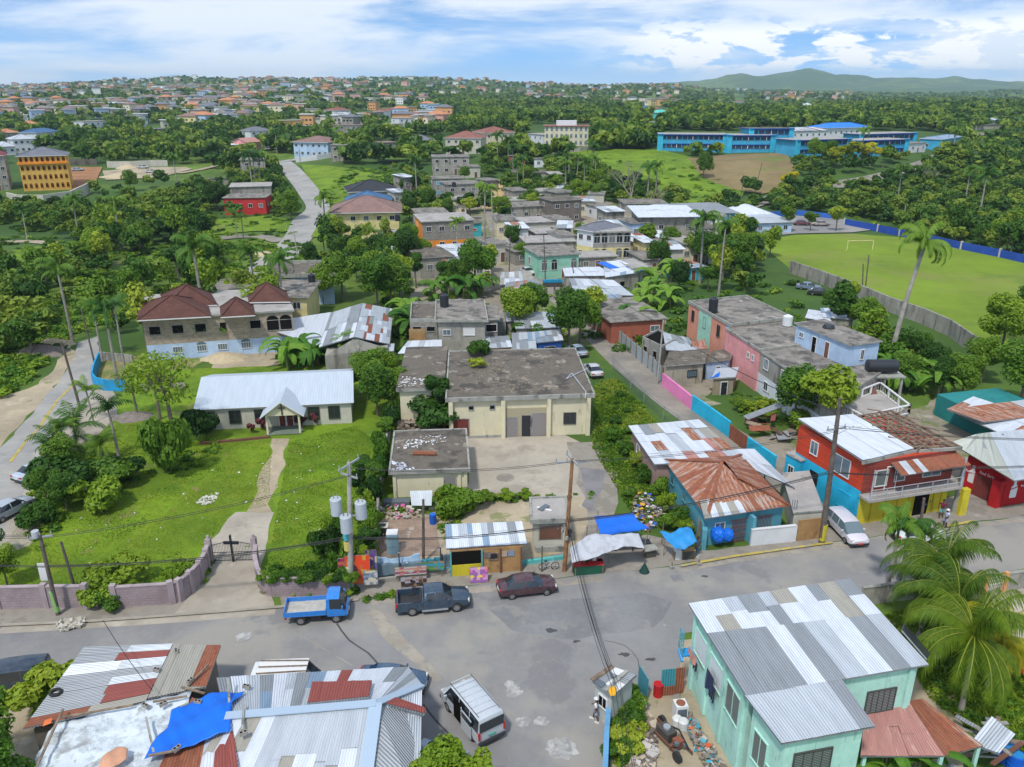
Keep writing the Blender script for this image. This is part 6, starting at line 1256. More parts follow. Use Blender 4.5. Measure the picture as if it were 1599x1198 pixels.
t=place('dark_suv','dark blue-black boxy SUV at the left edge below the kerb','car',(-38,1096),(58,1082),.88); SUV=[(-2.3,.45,1.08,1.55,.88,.78,'b','b'),(-2.22,.38,1.1,1.72,.90,.79,'b','g'),(-1.1,.36,1.1,1.80,.91,.80,'b','b'),(-1.0,.36,1.1,1.80,.91,.80,'b','g'),(.1,.36,1.1,1.80,.91,.80,'b','b'),(.2,.36,1.1,1.78,.91,.80,'b','g'),(.7,.36,1.08,1.74,.91,.78,'g','g'),(1.3,.36,1.05,1.12,.90,.80,'b','b'),(2.15,.4,.98,1.05,.88,.78,'b','b'),(2.3,.45,.8,.9,.8,.7,'b','b')]
t.matrix_basis=t.matrix_basis @ Matrix.Rotation(PI,4,'Z'); loft_car(t,SUV,paint('blue_black_paint',(.02,.035,.06)),(1.0,.9,1.2),((-1.4,.9),(1.4,.9)),.37,None,(2.25,.7,.9,.2,.2),(-2.28,.8,1.0,.12,.3))
smallcars=[((926,584),1.75,(.55,.56,.58),'white car parked beside the lane above the grassy bank'),((901,553),1.9,(.32,.42,.52),'pale blue car under the mango tree by the lane'),((824,428),-1.2,(.6,.62,.63),'white car beside the mint green house'),((1062,418),.2,(.6,.62,.62),'white van-like car under the trees behind the banana grove'),((1262,452),-.35,(.16,.22,.32),'pale blue car by the field wall'),((1280,461),-.35,(.02,.025,.03),'black car by the field wall'),((1251,353),.05,(.16,.03,.05),'dark red car in the school parking lot'),((1269,353),.05,(.5,.52,.55),'white car in the middle of the school parking lot'),((1282,354),.1,(.42,.36,.32),'beige car at the right of the school parking lot'),((774,288),.1,(.03,.04,.05),'black car on the ochre dirt lane'),((224,264),.1,(.5,.52,.52),'white car farther back on the pale building plot'),((236,271),.1,(.52,.52,.5),'white pickup-like car on the pale building plot'),((122,268),.1,(.35,.4,.45),'silver car on the red earth by the orange apartments'),((16,803),1.2,(.4,.44,.5),'silver car parked on the verge of the left road, lower one'),((60,742),1.15,(.45,.52,.6),'pale blue car on the verge of the left road, upper one'),((1477,236),.3,(.6,.62,.62),'white car beside the small blue house at the school')]
base=None
for (x,y),rz,c_,lb in smallcars:
 p=gp(x,y); t=thing('parked_car',lb,'car',(p.x,p.y,p.z+.28 if p.y > 170 else p.z+.02),rz)
 pn=paint('car_paint_%d' % x,c_,.2)
 if base is None:sedan(t,pn); base=t; base_p=pn
 else:
  for ch in base.children:
   c=ch.copy(); COL.objects.link(c); c.parent=t
   if any(m_ == base_p for m_ in c.data.materials):c.data=c.data.copy(); c.data.materials[[m_ == base_p for m_ in c.data.materials].index(True)]=pn
   for g in ch.children:e=g.copy(); COL.objects.link(e); e.parent=c
c=gp(863,447); t=thing('covered_cart','dark cart under a teal blue cover on the lane by the mint house','cart',tuple(c),.1); mb=MB(); mb.box((0,0,.5),(3.6,1.5,.7),M_FRAMED); mb.build('body',t,local=True); mb=MB(); mb.prism([(-1.9,-.8),(1.9,-.8),(1.9,.8),(-1.9,.8)],.86,1.1,wallc('teal_cover',(.01,.20,.36))); mb.prism([(-1.5,-.5),(1.6,-.5),(1.6,.5),(-1.5,.5)],1.103,1.3,wallc('teal_cover_b',(.01,.22,.38))); mb.build('cover',t,local=True)
# ================================================================== PEOPLE
SKIN=flat('dark_skin',(.10,.05,.03),.6); HAIR=flat('black_hair',(.01,.01,.01),.9)
def skinmesh(name,V,E,mat,parent,subs=1,root=0):
 me=bpy.data.meshes.new(name); me.from_pydata([v[:3] for v in V],E,[]); o=bpy.data.objects.new(name,me); COL.objects.link(o)
 md=o.modifiers.new('skin','SKIN'); sk=me.skin_vertices[0].data if me.skin_vertices else None
 if sk is None:
  bm=bmesh.new(); bm.from_mesh(me); bm.verts.layers.skin.verify(); bm.to_mesh(me); bm.free(); sk=me.skin_vertices[0].data
 for i,v in enumerate(V):sk[i].radius=(v[3],v[4] if len(v) > 4 else v[3]); sk[i].use_root=i == root
 md.use_smooth_shade=True; s=o.modifiers.new('smooth','SUBSURF'); s.levels=subs; s.render_levels=subs
 dg=bpy.context.evaluated_depsgraph_get(); dg.update(); m2=bpy.data.meshes.new_from_object(o.evaluated_get(dg)); bpy.data.objects.remove(o)
 m2.materials.clear(); m2.materials.append(mat); m2.polygons.foreach_set('use_smooth',[True]*len(m2.polygons))
 o=bpy.data.objects.new(name,m2); COL.objects.link(o); o.parent=parent; return o
def person(label,px,rz,shirt,shorts,hat=None,arms=((.28,.05,1.12),(.22,.25,.95)),stride=.12,long=False,shoes=(.5,.5,.5),hb_=1.0):
 p=gp(*px); t=thing('person',label,'person',tuple(p),rz)
 V=[(0,0,.96,.15,.11),(0,0,1.15,.135,.095),(0,.0,1.36,.17,.11),(0,.01,1.48,.07,.06),(0,.02,1.56,.065,.07),(0,.035,1.64,.085,.10),(0,.02,1.74,.07,.085)]; E=[(0,1),(1,2),(2,3),(3,4),(4,5),(5,6)]
 for s,st in ((1,stride),(-1,-stride)):
  k=len(V); V += [(.1*s,0,.88,.095),(.11*s,st*.5+.03,.50,.06),(.12*s,st,.10,.04),(.12*s,st+.05,.05,.04,.03),(.13*s,st+.17,.03,.035,.02)]; E += [(0,k),(k,k+1),(k+1,k+2),(k+2,k+3),(k+3,k+4)]
 for s,hd in ((1,arms[0]),(-1,arms[1])):
  sh=Vector((.19*s,0,1.41)); hv=Vector((hd[0]*s,hd[1],hd[2])); mid=(sh+hv)/2+Vector((.06*s,-.08,-.03)); k=len(V)
  V += [(*sh,.055),(*mid,.042),(*hv,.028)]; E += [(2,k),(k,k+1),(k+1,k+2)]
  d_=(hv-mid).normalized(); V += [(*(hv+d_*.05),.032,.018)]; E += [(k+2,k+3)]; r=d_.cross(Vector((1,0,0))).normalized()
  for q,(off,ln) in enumerate(((-.03,.07),(-.01,.085),(.012,.08),(.03,.06))):
   b_=hv+d_*.07+r*off; j=len(V); V += [(*b_,.009),(*(b_+d_*ln*.55),.009),(*(b_+d_*ln*.8+Vector((0,.03,0))),.007)]; E += [(k+3,j),(j,j+1),(j+1,j+2)]
  j=len(V); b_=hv+d_*.04+r*-.045; V += [(*b_,.01),(*(b_+d_*.04+r*-.02),.009)]; E += [(k+3,j),(j,j+1)]
 skinmesh('body',V,E,SKIN,t)
 sh=[(0,0,.93,.17,.13),(0,0,1.15,.155,.115),(0,0,1.38,.19,.13),(0,.01,1.465,.09,.08)]; es=[(0,1),(1,2),(2,3)]
 for s,hd in ((1,arms[0]),(-1,arms[1])):
  a_=Vector((.19*s,0,1.41)); b_=(a_+Vector((hd[0]*s,hd[1],hd[2])))/2+Vector((.06*s,-.08,-.03)); k=len(sh); q=a_.lerp(b_,.75); sh += [(*a_,.075),(*q,.065)]; es += [(2,k),(k,k+1)]
 skinmesh('shirt',sh,es,shirt,t)
 lg=[(0,0,.97,.165,.125)]; el_=[]
 for s,st in ((1,stride),(-1,-stride)):
  k=len(lg); e=.12 if long else .46; lg += [(.1*s,0,.86,.115),(.112*s,st*.5+.03,.5,.085)]+([(.12*s,st,.12,.065)] if long else []); el_ += [(0,k),(k,k+1)]+([(k+1,k+2)] if long else [])
 skinmesh('trousers' if long else 'shorts',lg,el_,shorts,t)
 sm=flat('shoe_%d' % int(px[0]),shoes,.7)
 for s,st in ((1,stride),(-1,-stride)):mb=MB(); mb.box((.125*s,st+.08,.035),(.1,.28,.07),sm); mb.box((.125*s,st-.0,.09),(.085,.12,.06),sm); mb.build('shoe',t,local=True)
 mb=MB(); mb.tube([(0,.0,1.70),(0,.0,1.76),(0,.0,1.81),(0,0,1.83)],[.105,.10,.07,.02],hat or HAIR,12); 
 if hat:mb.tube([(0,.02,1.70),(0,.02,1.715)],[.155,.15],hat,14)
 mb.build('hat' if hat else 'hair',t,local=True,smooth=True)
 mb=MB(); 
 for s in (-1,1):mb.box((.035*s,.125,1.655),(.025,.015,.012),M_FRAME)
 mb.box((0,.14,1.625),(.028,.03,.035),SKIN); mb.box((0,.128,1.585),(.05,.012,.012),M_DREDP); mb.build('face',t,local=True)
 for s in (-1,1):mb=MB(); mb.box((.092*s,.02,1.64),(.02,.04,.06),SKIN); mb.build('ear',t,local=True)
 return t
person('person in white shirt, pale shorts and white cap walking on the road beside the kiosk',(930,1126),1.2,M_FRAME,flat('lilac_shorts',(.4,.4,.5),.8),M_FRAME,((.2,.22,1.1),(.25,-.05,.95)),.2,shoes=(.6,.6,.6))
person('person in maroon shirt and turquoise shorts standing before the yellow wall',(1469,808),2.6,flat('maroon_shirt',(.14,.015,.04),.8),flat('turq_shorts',(.12,.38,.40),.8),None,((.3,.05,1.05),(.3,.05,1.05)),.15,shoes=(.03,.03,.03))
person('person in white cap and pale blue top standing at the kerb beside the yellow line',(1475,823),1.8,flat('pale_blue_shirt',(.4,.5,.66),.8),flat('pale_shorts',(.38,.42,.55),.8),M_FRAME,((.2,.2,1.2),(.2,.25,1.1)),.08,shoes=(.03,.03,.03))
person('person in dark clothes standing in the dark doorway of the yellow shop',(1444,800),2.9,flat('blue_print_shirt',(.08,.13,.25),.8),flat('dark_trousers',(.02,.02,.03),.8),None,((.25,.1,1.0),(.22,.2,1.15)),.05,long=True,shoes=(.03,.03,.03))
person('small figure in dark clothes standing in the lane near the covered cart',(866,457),2.0,flat('navy_shirt',(.03,.05,.12),.8),flat('grey_trousers',(.12,.12,.14),.8),None,long=True)
person('person in blue sitting-side at the small blue canopy stall',(1088,868),3.6,flat('navy_top',(.04,.08,.16),.8),flat('teal_trousers',(.05,.12,.18),.8),None,((.2,.25,1.0),(.2,.2,1.0)),.1,long=True)
bpy.context.view_layer.update()
# ================================================================== POLES AND WIRES
def topat(b_,px,py):r=rayd(px,py); t_=b_.y/r.y; return Vector((r.x*t_,b_.y,CAMH+r.z*t_))
POLES={}
def pole(key,label,base,top,r0,r1,m,cat='utility pole',parts=()):
 b_=gp(*base); t3=topat(b_,*top); t=thing('utility_pole',label,cat,tuple(b_)); mb=MB(); mb.tube([b_-Vector((0,0,.3)),b_.lerp(t3,.5),t3],[r0,(r0+r1)/2,r1],m,10); mb.build('shaft',t,smooth=True); POLES[key]=(b_,t3,t)
 return b_,t3,t
def crossarm(key,f,ln,rz,m=M_METAL,ins=3):
 b_,t3,t=POLES[key]; c=b_.lerp(t3,f); d=Vector((math.cos(rz),math.sin(rz),0)); mb=MB(); mb.beam(c-d*ln/2,c+d*ln/2,.1,.12,m); o=mb.build('crossarm',t)
 for k in range(ins):q=c+d*ln*(k/(ins-1)-.5)*.9; mb=MB(); mb.cyl(q+Vector((0,0,.06)),.06,.28,M_TRIM,8,.04); mb.build('insulator',o)
b_,t3,t=pole('p1','tall concrete pole carrying three grey transformers beside the vine wall',(548,922),(545,722),.24,.15,M_POLEC); crossarm('p1',.985,2.4,1.1)
crossarm('p1',.90,1.6,2.6)
for k,(dx,dy,dz) in enumerate(((-.95,.1,.62),(-.12,-.75,.50),(.85,.1,.585))):
 c=b_.lerp(t3,.56)+Vector((dx,dy,(dz-.56)*8)); mb=MB(); mt=flat('transformer_grey_%d' % k,(.44,.48,.52),.45,.2); mb.cyl(c,.42,1.25,mt,20); mb.cyl(c+Vector((0,0,1.25)),.44,.07,mt,20,.40); o=mb.build('transformer',t)
 for s in (-.15,.15):mb=MB(); mb.cyl(c+Vector((s,0,1.32)),.05,.35,M_TRIM,8,.03); mb.build('bushing',o)
mb=MB(); mb.beam(b_.lerp(t3,.60)-Vector((.9,0,0)),b_.lerp(t3,.60)+Vector((.9,0,0)),.08,.1,M_METAL); mb.build('bracket',t)
mb=MB()
for k,(z0_,z1_,c_) in enumerate(((.1,1.3,(.10,.30,.12)),(1.3,2.1,(.35,.4,.25)),(3.6,4.3,(.5,.42,.12)),(4.5,5.1,(.05,.35,.40)))):mb.tube([b_+Vector((0,0,z0_)),b_+Vector((0,0,z1_))],.262,flat('pasted_bill_%d' % k,c_,.8),12)
mb.split('pasted_bill',t,14)
b_,t3,t=pole('p2','brown wooden pole with metal crossarm rising from the grey stall canopy',(881,892),(894,716),.19,.13,M_POLEB); crossarm('p2',.97,2.7,.05,M_METAL,4)
crossarm('p2',.99,2.3,1.9,M_METAL,3)
mb=MB(); c=b_.lerp(t3,.4); 
for k in range(9):mb.box(c+Vector((R_.uniform(-.35,.35),R_.uniform(-.35,.35),R_.uniform(-.9,.6))),(.2,.15,.3),[M_BLACKP,M_TRIM][k % 2],rz=k)
mb.build('junction_box',t)
b_,t3,t=pole('p3','very tall dark leaning pole standing beside the silver minivan',(1283,848),(1312,622),.26,.15,M_POLEW); crossarm('p3',.80,1.8,.3)
mb=MB(); mb.tube([b_.lerp(t3,.76),b_.lerp(t3,.79)+Vector((1.2,-.3,.5))],.04,M_METAL,6); mb.box(b_.lerp(t3,.79)+Vector((1.5,-.35,.5)),(.6,.25,.12),M_FRAME); mb.build('street_lamp',t)
mb=MB(); mb.tube([b_+Vector((0,0,.3)),b_+Vector((0,0,1.8))],.27,wallc('yellow_band',(.5,.42,.03)),10); mb.build('yellow_band',t)
pole('p4','leaning grey pole beside the left road behind the palms',(126,640),(96,534),.17,.12,M_POLEW)
b_,t3,t=pole('p5','dark roadside pole with notice board standing in front of the church wall',(91,960),(62,835),.17,.12,M_POLEW); crossarm('p5',.97,1.6,.3)
mb=MB(); mb.tube([b_+Vector((0,0,.3)),b_+Vector((-.1,0,2.0))],.19,flat('green_yellow_paint',(.2,.4,.12),.8),10); mb.build('painted_band',t); mb=MB(); mb.cyl(t3+Vector((-.3,0,-.2)),.25,.5,M_TARPG,12); mb.build('transformer',t)
pole('p6','short dark stub pole leaning behind the church wall',(118,921),(95,846),.12,.1,M_POLEW,'pole'); pole('p7','thin olive wooden pole on the brown slab',(661,878),(661,780),.13,.1,M_POLEW,'pole')
b_,t3,t=pole('p8','thick square-topped concrete pole behind the right hand coconut palms',(1497,935),(1511,862),.26,.22,M_POLEC); mb=MB(); 
for k in (-.12,0,.12):mb.tube([t3+Vector((k,0,-.1)),t3+Vector((k*1.2,0,.9))],.03,M_BLACKP,4)
mb.build('rebar',t)
pole('p9','dark leaning pole in front of the shop doorway',(1437,822),(1443,778),.15,.12,M_POLEW,'pole'); pole('p9b','old ragged pole between the yellow pier and the balcony',(1490,800),(1505,732),.3,.2,M_TRIM,'pole')
c=gp(1494,803); mb=MB(); mb.box(c+Vector((.3,0,1.3)),(.7,.5,2.6),M_YELW,rz=.2); tagp(mb.build('yellow_pier'),'rounded yellow pier standing alone at the right of the shophouse','pier')
for k,(lb,base,top) in enumerate((('slender dark pole by the lane beside the zinc fence',(1026,600),(1036,500)),('dark pole by the white zinc shed roofs',(899,452),(893,408)),('dark pole in front of the mint green house',(852,445),(849,366)),('grey pole in the meadow far left',(43,377),(35,333)),('dark pole on the left road before the big palm',(148,568),(127,482)),('pole with lamp above the brown tiled mansion',(283,448),(272,408)),('pole by the bend of the winding road',(465,402),(459,361)),('pole at the crossroads below the white mansion',(469,255),(467,232)),('pale pole beside the red building',(380,372),(376,330)),('tall dark pole at the upper end of the lane',(770,372),(767,286)),('pale pole beside the upper lane',(758,400),(757,340)),('pale pole at the mid lane bend',(795,425),(797,368)),('slim pale pole left of the mid lane bend',(818,405),(820,366)),('field floodlight pole nearer the wall',(1350,462),(1357,398)),('second field floodlight pole',(1346,465),(1348,412)),('pole behind the football goal',(1410,362),(1414,320)),('pole at the school corner',(1154,318),(1163,275)),('pole on the dry slope',(1178,300),(1190,255)))):
 pole('q%d' % k,lb,base,top,.13,.09,M_POLEW if k % 3 else M_POLEC,'utility pole' if k != 13 else 'light pole')
def wire(name,label,a_,b_,sag=.6,r=.022,n=14,bundle=1,sp=.08):
 a_,b_=Vector(a_),Vector(b_); mb=MB()
 for k in range(bundle):
  o=Vector((sp*math.sin(k*2.4),sp*math.cos(k*2.4),sp*k*.6)); P=[a_.lerp(b_,i/n)+o+Vector((0,0,-sag*(1+.1*k)*4*(i/n)*(1-i/n))) for i in range(n+1)]; mb.tube(P,r,M_WIRE,4,cap=False)
 return tagp(mb.build(name),label,'cable','overhead cables')
def PT(k,f=.98):b_,t3,t=POLES[k]; return b_.lerp(t3,f)
X=[('p5',.95,'p1',.90,'upper'),('p5',.6,'p1',.42,'lower'),('p1',.95,'p2',.97,'upper'),('p1',.42,'p2',.42,'lower'),('p2',.97,'p3',.78,'upper'),('p2',.45,'p3',.50,'lower')]
nm={'p5':'the notice board pole','p1':'the transformer pole','p2':'the brown crossarm pole','p3':'the tall leaning pole'}
for a_,fa,b_,fb,w_ in X:wire('overhead_cable','%s cables strung from %s to %s' % (w_,nm[a_],nm[b_]),PT(a_,fa),PT(b_,fb),.5,.02 if w_ == 'upper' else .03,bundle=3 if w_ == 'lower' else 2,sp=.25 if w_ == 'upper' else .15)
wire('overhead_cable','cables leaving the tall leaning pole past the shophouse balcony',PT('p3',.5),POLES['p9b'][1],.4,.025,bundle=3,sp=.15)
wire('overhead_cable','upper cables leaving the tall leaning pole to the right',PT('p3',.8),Vector((60,62,8)),.6,.02,bundle=3,sp=.25)
wire('overhead_cable','cables leaving the ragged pole over the red bar roof',POLES['p9b'][1],Vector((58,62,7)),.5,.025,bundle=3,sp=.2)
wire('overhead_cable','thick cable bundle crossing the junction from the brown pole down to the kiosk',PT('p2',.45),at(962,1080,4.2),.9,.014,bundle=6,sp=.22)
wire('overhead_cable','cables running on from the kiosk past the bottom edge',at(962,1080,4.2),at(1000,1290,6),.4,.012,bundle=4,sp=.3)
wire('overhead_cable','cables entering from the left to the notice board pole',Vector((-55,50,7.5)),PT('p5',.95),.5,.02,bundle=3,sp=.25); wire('overhead_cable','low cables entering from the left to the notice board pole',Vector((-55,50,5.5)),PT('p5',.6),.5,.03,bundle=2,sp=.15)
wire('overhead_cable','single cable over the lower left roofs',at(160,970,5),at(237,1080,4.2),.3,.02)
wire('overhead_cable','cable running along the left road between the poles',PT('p4',.95),PT('q4',.95),.6,.02,bundle=2,sp=.2)
wire('overhead_cable','cables along the lane from the shed pole to the zinc fence pole',PT('q1',.9),PT('q0',.9),.6,.02,bundle=2,sp=.2)
wire('overhead_cable','cable from the zinc fence pole to the tall leaning pole',PT('q0',.9),PT('p3',.9),.8,.02,bundle=2,sp=.2)
wire('service_cable','guy cable drooping from the transformer pole behind the vines',PT('p1',.93),gp(585,790),-.3,.02)
# ================================================================== MID-DISTANCE HOUSES
def mid(name,label,p1,p2,depth,h,wm,roof='flat',rm=None,st=1,nw=None,rise=1.8,over=.5,win=True,cat='house',par=0,wp=None,side=True,ww=1.2,wh=1.1,below=3,door=True,trim=None,wallsides={},arch=False,fr=None):
 b=hb(name,label,p1,p2,depth,h,wm,cat,below=below,sides=wallsides)
 w0=b.ax(0)[2]; d0=b.ax(1)[2]; sh=h/st; n=nw or max(1,int(w0/3.6))
 if win:
  for s_ in range(st):
   for j in range(n):
    u=(j+.5)/n
    if s_ == 0 and door and j == n//2:b.door(0,u,1.0,2.1,M_BROWND,handle=False); continue
    b.win(0,u,s_*sh+sh*.55,ww,wh,wp or (M_GLASS if (j+s_) % 3 else M_LOUV),fr or M_FRAME,1,arch=arch)
   if side:
    for k in (1,3):b.win(k,.35,s_*sh+sh*.55,ww,wh,wp or M_GLASS,fr or M_FRAME,1)
 if roof == 'flat':b.flat(rm or M_ROOFG,over*.7,.22,par=par,trim=trim)
 elif roof == 'hip':b.hip(rm or T_BROWN,rise,over)
 elif roof == 'gable':b.gable(rm or Z_PALE,rise,over)
 elif roof == 'zinc':
  mb=MB(); P=b.exp(over); z=b.z0+h; sheets(mb,v3(P[0],z+.02),v3(P[1],z+.02),v3(P[2],z+rise),v3(P[3],z+rise),max(3,int(w0/1.2)),2,rm or ((Z_WHITE,4),(Z_PALE,4),(Z_GREY,2),(Z_SPARSE,1)),rg); mb.build('roof',b.t)
  wb=MB()
  for i in (1,3):
   a_,c_=b.Q[i],b.Q[(i+1) % 4]; zz=(z,z+rise) if i == 1 else (z+rise,z); wb.face([v3(a_,z-.02),v3(c_,z-.02),v3(c_,zz[1]-.01),v3(a_,zz[0]-.01)],wm)
  a_,c_=b.Q[2],b.Q[3]; wb.face([v3(a_,z-.02),v3(c_,z-.02),v3(c_,z+rise-.01),v3(a_,z+rise-.01)],wm); wb.build('upper_wall',b.t)
 return b
def tank(label,px,z=None,r=.6,h=1.5,on=None,m=M_BLACKP):
 if on is not None:p=at(*px,on)
 else:p=gp(*px)
 mb=MB(); mb.cyl(p,r,h*.86,m,16); mb.cyl(p+Vector((0,0,h*.86)),r,h*.12,m,16,r*.45); mb.cyl(p+Vector((0,0,h*.98)),r*.3,.06,m,12)
 for k in (.25,.5,.75):mb.cyl(p+Vector((0,0,h*k*.86)),r*1.03,.05,m,16)
 return tagp(mb.build('water_tank'),label,'water tank')
zM=6.0; M_WARMB=block('warm_block',(.34,.28,.21),(.22,.19,.15))
MAN=Bld('tiled_mansion','wide unfinished mansion with four brown tiled hip roofs and a pale blue ground floor',quad((222,500),(456,486),(440,452),zM),0,zM,M_WARMB,'mansion',sides={0:(M_LTBLUE,2.3,M_WARMB)}); MAN.flat(M_ROOFL,.3,.25)
for u in (.07,.22,.37,.52,.74):MAN.win(0,u,4.4,1.5 if u != .52 else .9,1.2,M_HOLE,M_TRIM,0)
for u in (.86,.95):MAN.win(0,u,4.1,1.7,1.5,M_HOLE,M_TRIM,0,arch=True)
for u in (.2,.36,.5,.66):MAN.win(0,u,1.4,1.3,.9,M_GLASSB,M_FRAME,3,arch=u in (.36,.66))
def hipbox(parent,q4,z,rise,m):
 b_=Bld.__new__(Bld); b_.Q=q4; b_.t=parent.t; b_.z1=z; b_.z0=z; b_.wm=parent.wm; return b_.hip(m,rise,.15)
for (a_,b_,c_,z,rs) in (((216,500),(328,494),(322,470),6.4,2.2),((258,480),(338,476),(328,458),6.5,2.4),((346,495),(397,492),(394,478),6.4,2.0),((390,472),(452,471),(446,456),6.6,2.2)):hipbox(MAN,quad(a_,b_,c_,z),z,rs,T_BROWN)
b=seg('long_yellow_house','long pale yellow house with rippled grey concrete roof behind the tiled mansion',(322,462),(478,464),(496,440),5.2,M_PYEL,M_ROOFG,.6,0,br=1); b.win(0,.9,3.8,1.2,1.1); b.win(0,.55,3.8,2.2,1.0,M_GLASS); tank('dark green water tank on the long yellow house',(487,441),on=5.3)
b=seg('balustrade_roof_house','pale blue house with white balustraded flat roof beyond the long yellow house',(420,434),(520,432),(515,412),5.0,M_LTBLUE,M_ROOFC,.4,.5,br=1); tank('dark water tank at the corner of the balustraded roof',(524,413),on=5.4)
zL=4.6
LH=Bld('zinc_gable_hall','broad gabled hall with white and rust patched zinc roof beside the blue shed',ins([at(505,555,3.4).xy,at(607,545,3.2).xy,at(613,486,3.2).xy,at(520,495,3.4).xy],.4),0,3.2,M_REND,'hall'); mb=MB()
r0_,r1_=at(553,527,5.2),at(566,474,5.2)
sheets(mb,at(498,543,3.3),r0_,r1_,at(517,489,3.3),8,2,((Z_WHITE,2),(Z_GREY,3),(Z_PALE,2)),rg); sheets(mb,r0_,at(608,538,3.2),at(614,483,3.2),r1_,9,5,((Z_WHITE,4),(Z_PALE,3),(Z_RUST,1.6),(Z_GREY,1)),rg); mb.build('roof',LH.t)
gb=MB(); q0_,q1_=LH.Q[0],LH.Q[1]; gb.face([v3(q0_,3.19),v3(q1_,3.19),(r0_.x,r0_.y+.3,5.0)],M_REND); gb.build('gable_wall',LH.t)
mb=MB(); sheets(mb,at(426,517,3),at(498,541,2.9),at(517,488,3.3),at(434,501,3.2),6,1,((Z_WHITE,1),),rg); o=tagp(mb.build('white_lean_to'),'bright white low zinc roof joining the blue shed to the gabled hall','roof')
b=mid('blue_shed','small bright blue shed with red foot under the white lean-to roof',(431,534),(459,534),3,2.6,wallc('shed_blue',(.03,.28,.52)),None,win=False,below=0); b.win(0,.6,1.5,1.3,1.2,M_GLASS)
tank('dark water tank at the front corner of the gabled hall',(487,566),r=.75,h=2.0)
mb=MB(); sheets(mb,at(560,553,2.6),at(615,549,2.5),at(616,537,2.9),at(560,541,2.9),5,1,((Z_PALE,1),),rg); tagp(mb.build('side_roof'),'narrow pale zinc roof at the front of the gabled hall','roof')
b=seg('grey_two_storey','large grey two-storey concrete house with tank, half unfinished on the left',(684,502),(757,502),(752,472),5.6,M_REND,M_ROOFG,.5,.15,br=1); b.win(0,.18,4.0,1.1,.8,M_GLASSB); b.win(0,.66,4.1,1.6,1.0,M_FRAME,M_FRAME,3); tank('dark blue water tank in front of the grey two-storey parapet',(694,478),on=5.9,r=.65,h=1.9)
b=seg('unfinished_wing','roofless block wing with empty window holes left of the grey house',(640,503),(683,503),(682,476),5.2,M_BLOCK,M_ROOFC,.0,.3,br=1); b.win(0,.25,4.2,1.2,.7,M_HOLE,M_TRIM,0); b.win(0,.75,4.2,1.2,.7,M_HOLE,M_TRIM,0); mb=MB(); b.bx(mb,0,.25,2.6,2.3,3.2,.06,M_PLY,.05); mb.build('plywood_panel',b.t)
b=seg('grey_verandah','grey verandah with white balusters at the right of the grey house',(757,500),(777,499),(775,478),5.2,M_REND,M_ROOFG,.3,0,br=1); b.win(0,.5,4.0,1.6,1.1,M_HOLE,M_FRAME,0)
b=mid('low_block_house','low grey block shell with open rafters and teal strips in front of the grey house',(693,532),(790,530),6,2.8,M_BLOCK,None,win=False,below=0); mb=MB()
for k in range(9):mb.beam(b.p(0,k/8,2.95,.2),b.p(0,k/8,2.95,-5.5),.1,.14,M_WOOD)
mb.beam(b.p(0,.45,3.05,.3),b.p(0,.9,3.05,.3),.5,.05,wallc('turq_strip',(.1,.42,.42))); mb.build('rafter',b.t); b.win(0,.2,1.5,1.2,1.2,M_HOLE,M_TRIM,0)
mb=MB(); sheets(mb,at(621,553,2.5),at(690,552,2.5),at(690,531,3.1),at(637,533,3.1),8,2,((Z_WHITE,5),(Z_PALE,1)),rg); o=tagp(mb.build('white_shed_roof'),'bright white zinc shed roof behind the warehouse left wing','roof')
for k,(lb,fl,fr_,br,wl) in enumerate((('pale zinc roofed stall with orange board front behind the warehouse',(755,545),(800,543),(795,528),M_ORANGE),('blue walled stall with pale zinc roof behind the warehouse',(800,547),(838,545),(835,522),M_SCHD),('dark blue container-like shop with pale roof near the lane',(838,536),(880,532),(874,518),M_SCHD),('zinc roofed shed behind the small bushy tree',(805,514),(878,512),(868,490),M_REND),('white zinc roof shed left of the mango tree',(790,503),(830,500),(826,488),M_REND))):
 z=2.6; q=quad(fl,fr_,br,z); s_=Bld('market_stall',lb,ins(q,.3),0,z-.05,wl,'stall'); mb=MB(); sheets(mb,v3(q[0],z),v3(q[1],z),v3(q[2],z+.3),v3(q[3],z+.3),6,2,((Z_PALE,4),(Z_BLUE,2),(Z_WHITE,1),(Z_GREY,2)),rg); mb.build('roof',s_.t)
 s_.win(0,.5,1.3,1.6,1.1,M_HOLE,M_TRIM,0)
for k,(x,y) in enumerate(((775,556),(790,555))):tank(['black barrel tank left of the orange stall','second black barrel tank by the orange stall'][k],(x,y),r=.7,h=1.1)
b=mid('mint_village_house','mint green village house with flat grey roof and white columns',(842,436),(903,432),10,4.6,wallc('village_mint',(.25,.50,.38)),'flat',M_ROOFG,1,4,ww=1.3,wh=1.6,arch=True,par=.1)
b=mid('two_tone_house','large house, grey above and pale yellow below, with arched verandahs',(925,411),(983,409),10,6.6,M_PYEL,'flat',M_ROOFL,2,5,wallsides={0:(M_PYEL,3.3,M_REND),1:(M_PYEL,3.3,M_REND)},ww=1.4,wh=1.5,arch=True,par=.1)
b2=mid('white_wing_house','white and green roofed wing left of the two-tone house',(900,406),(925,411),9,7.0,M_WHITE,'hip',T_GREY,2,2,rise=1.3,wallsides={0:(M_PYEL,3.5,M_WHITE),3:(M_PYEL,3.5,M_WHITE)})
mb=MB(); 
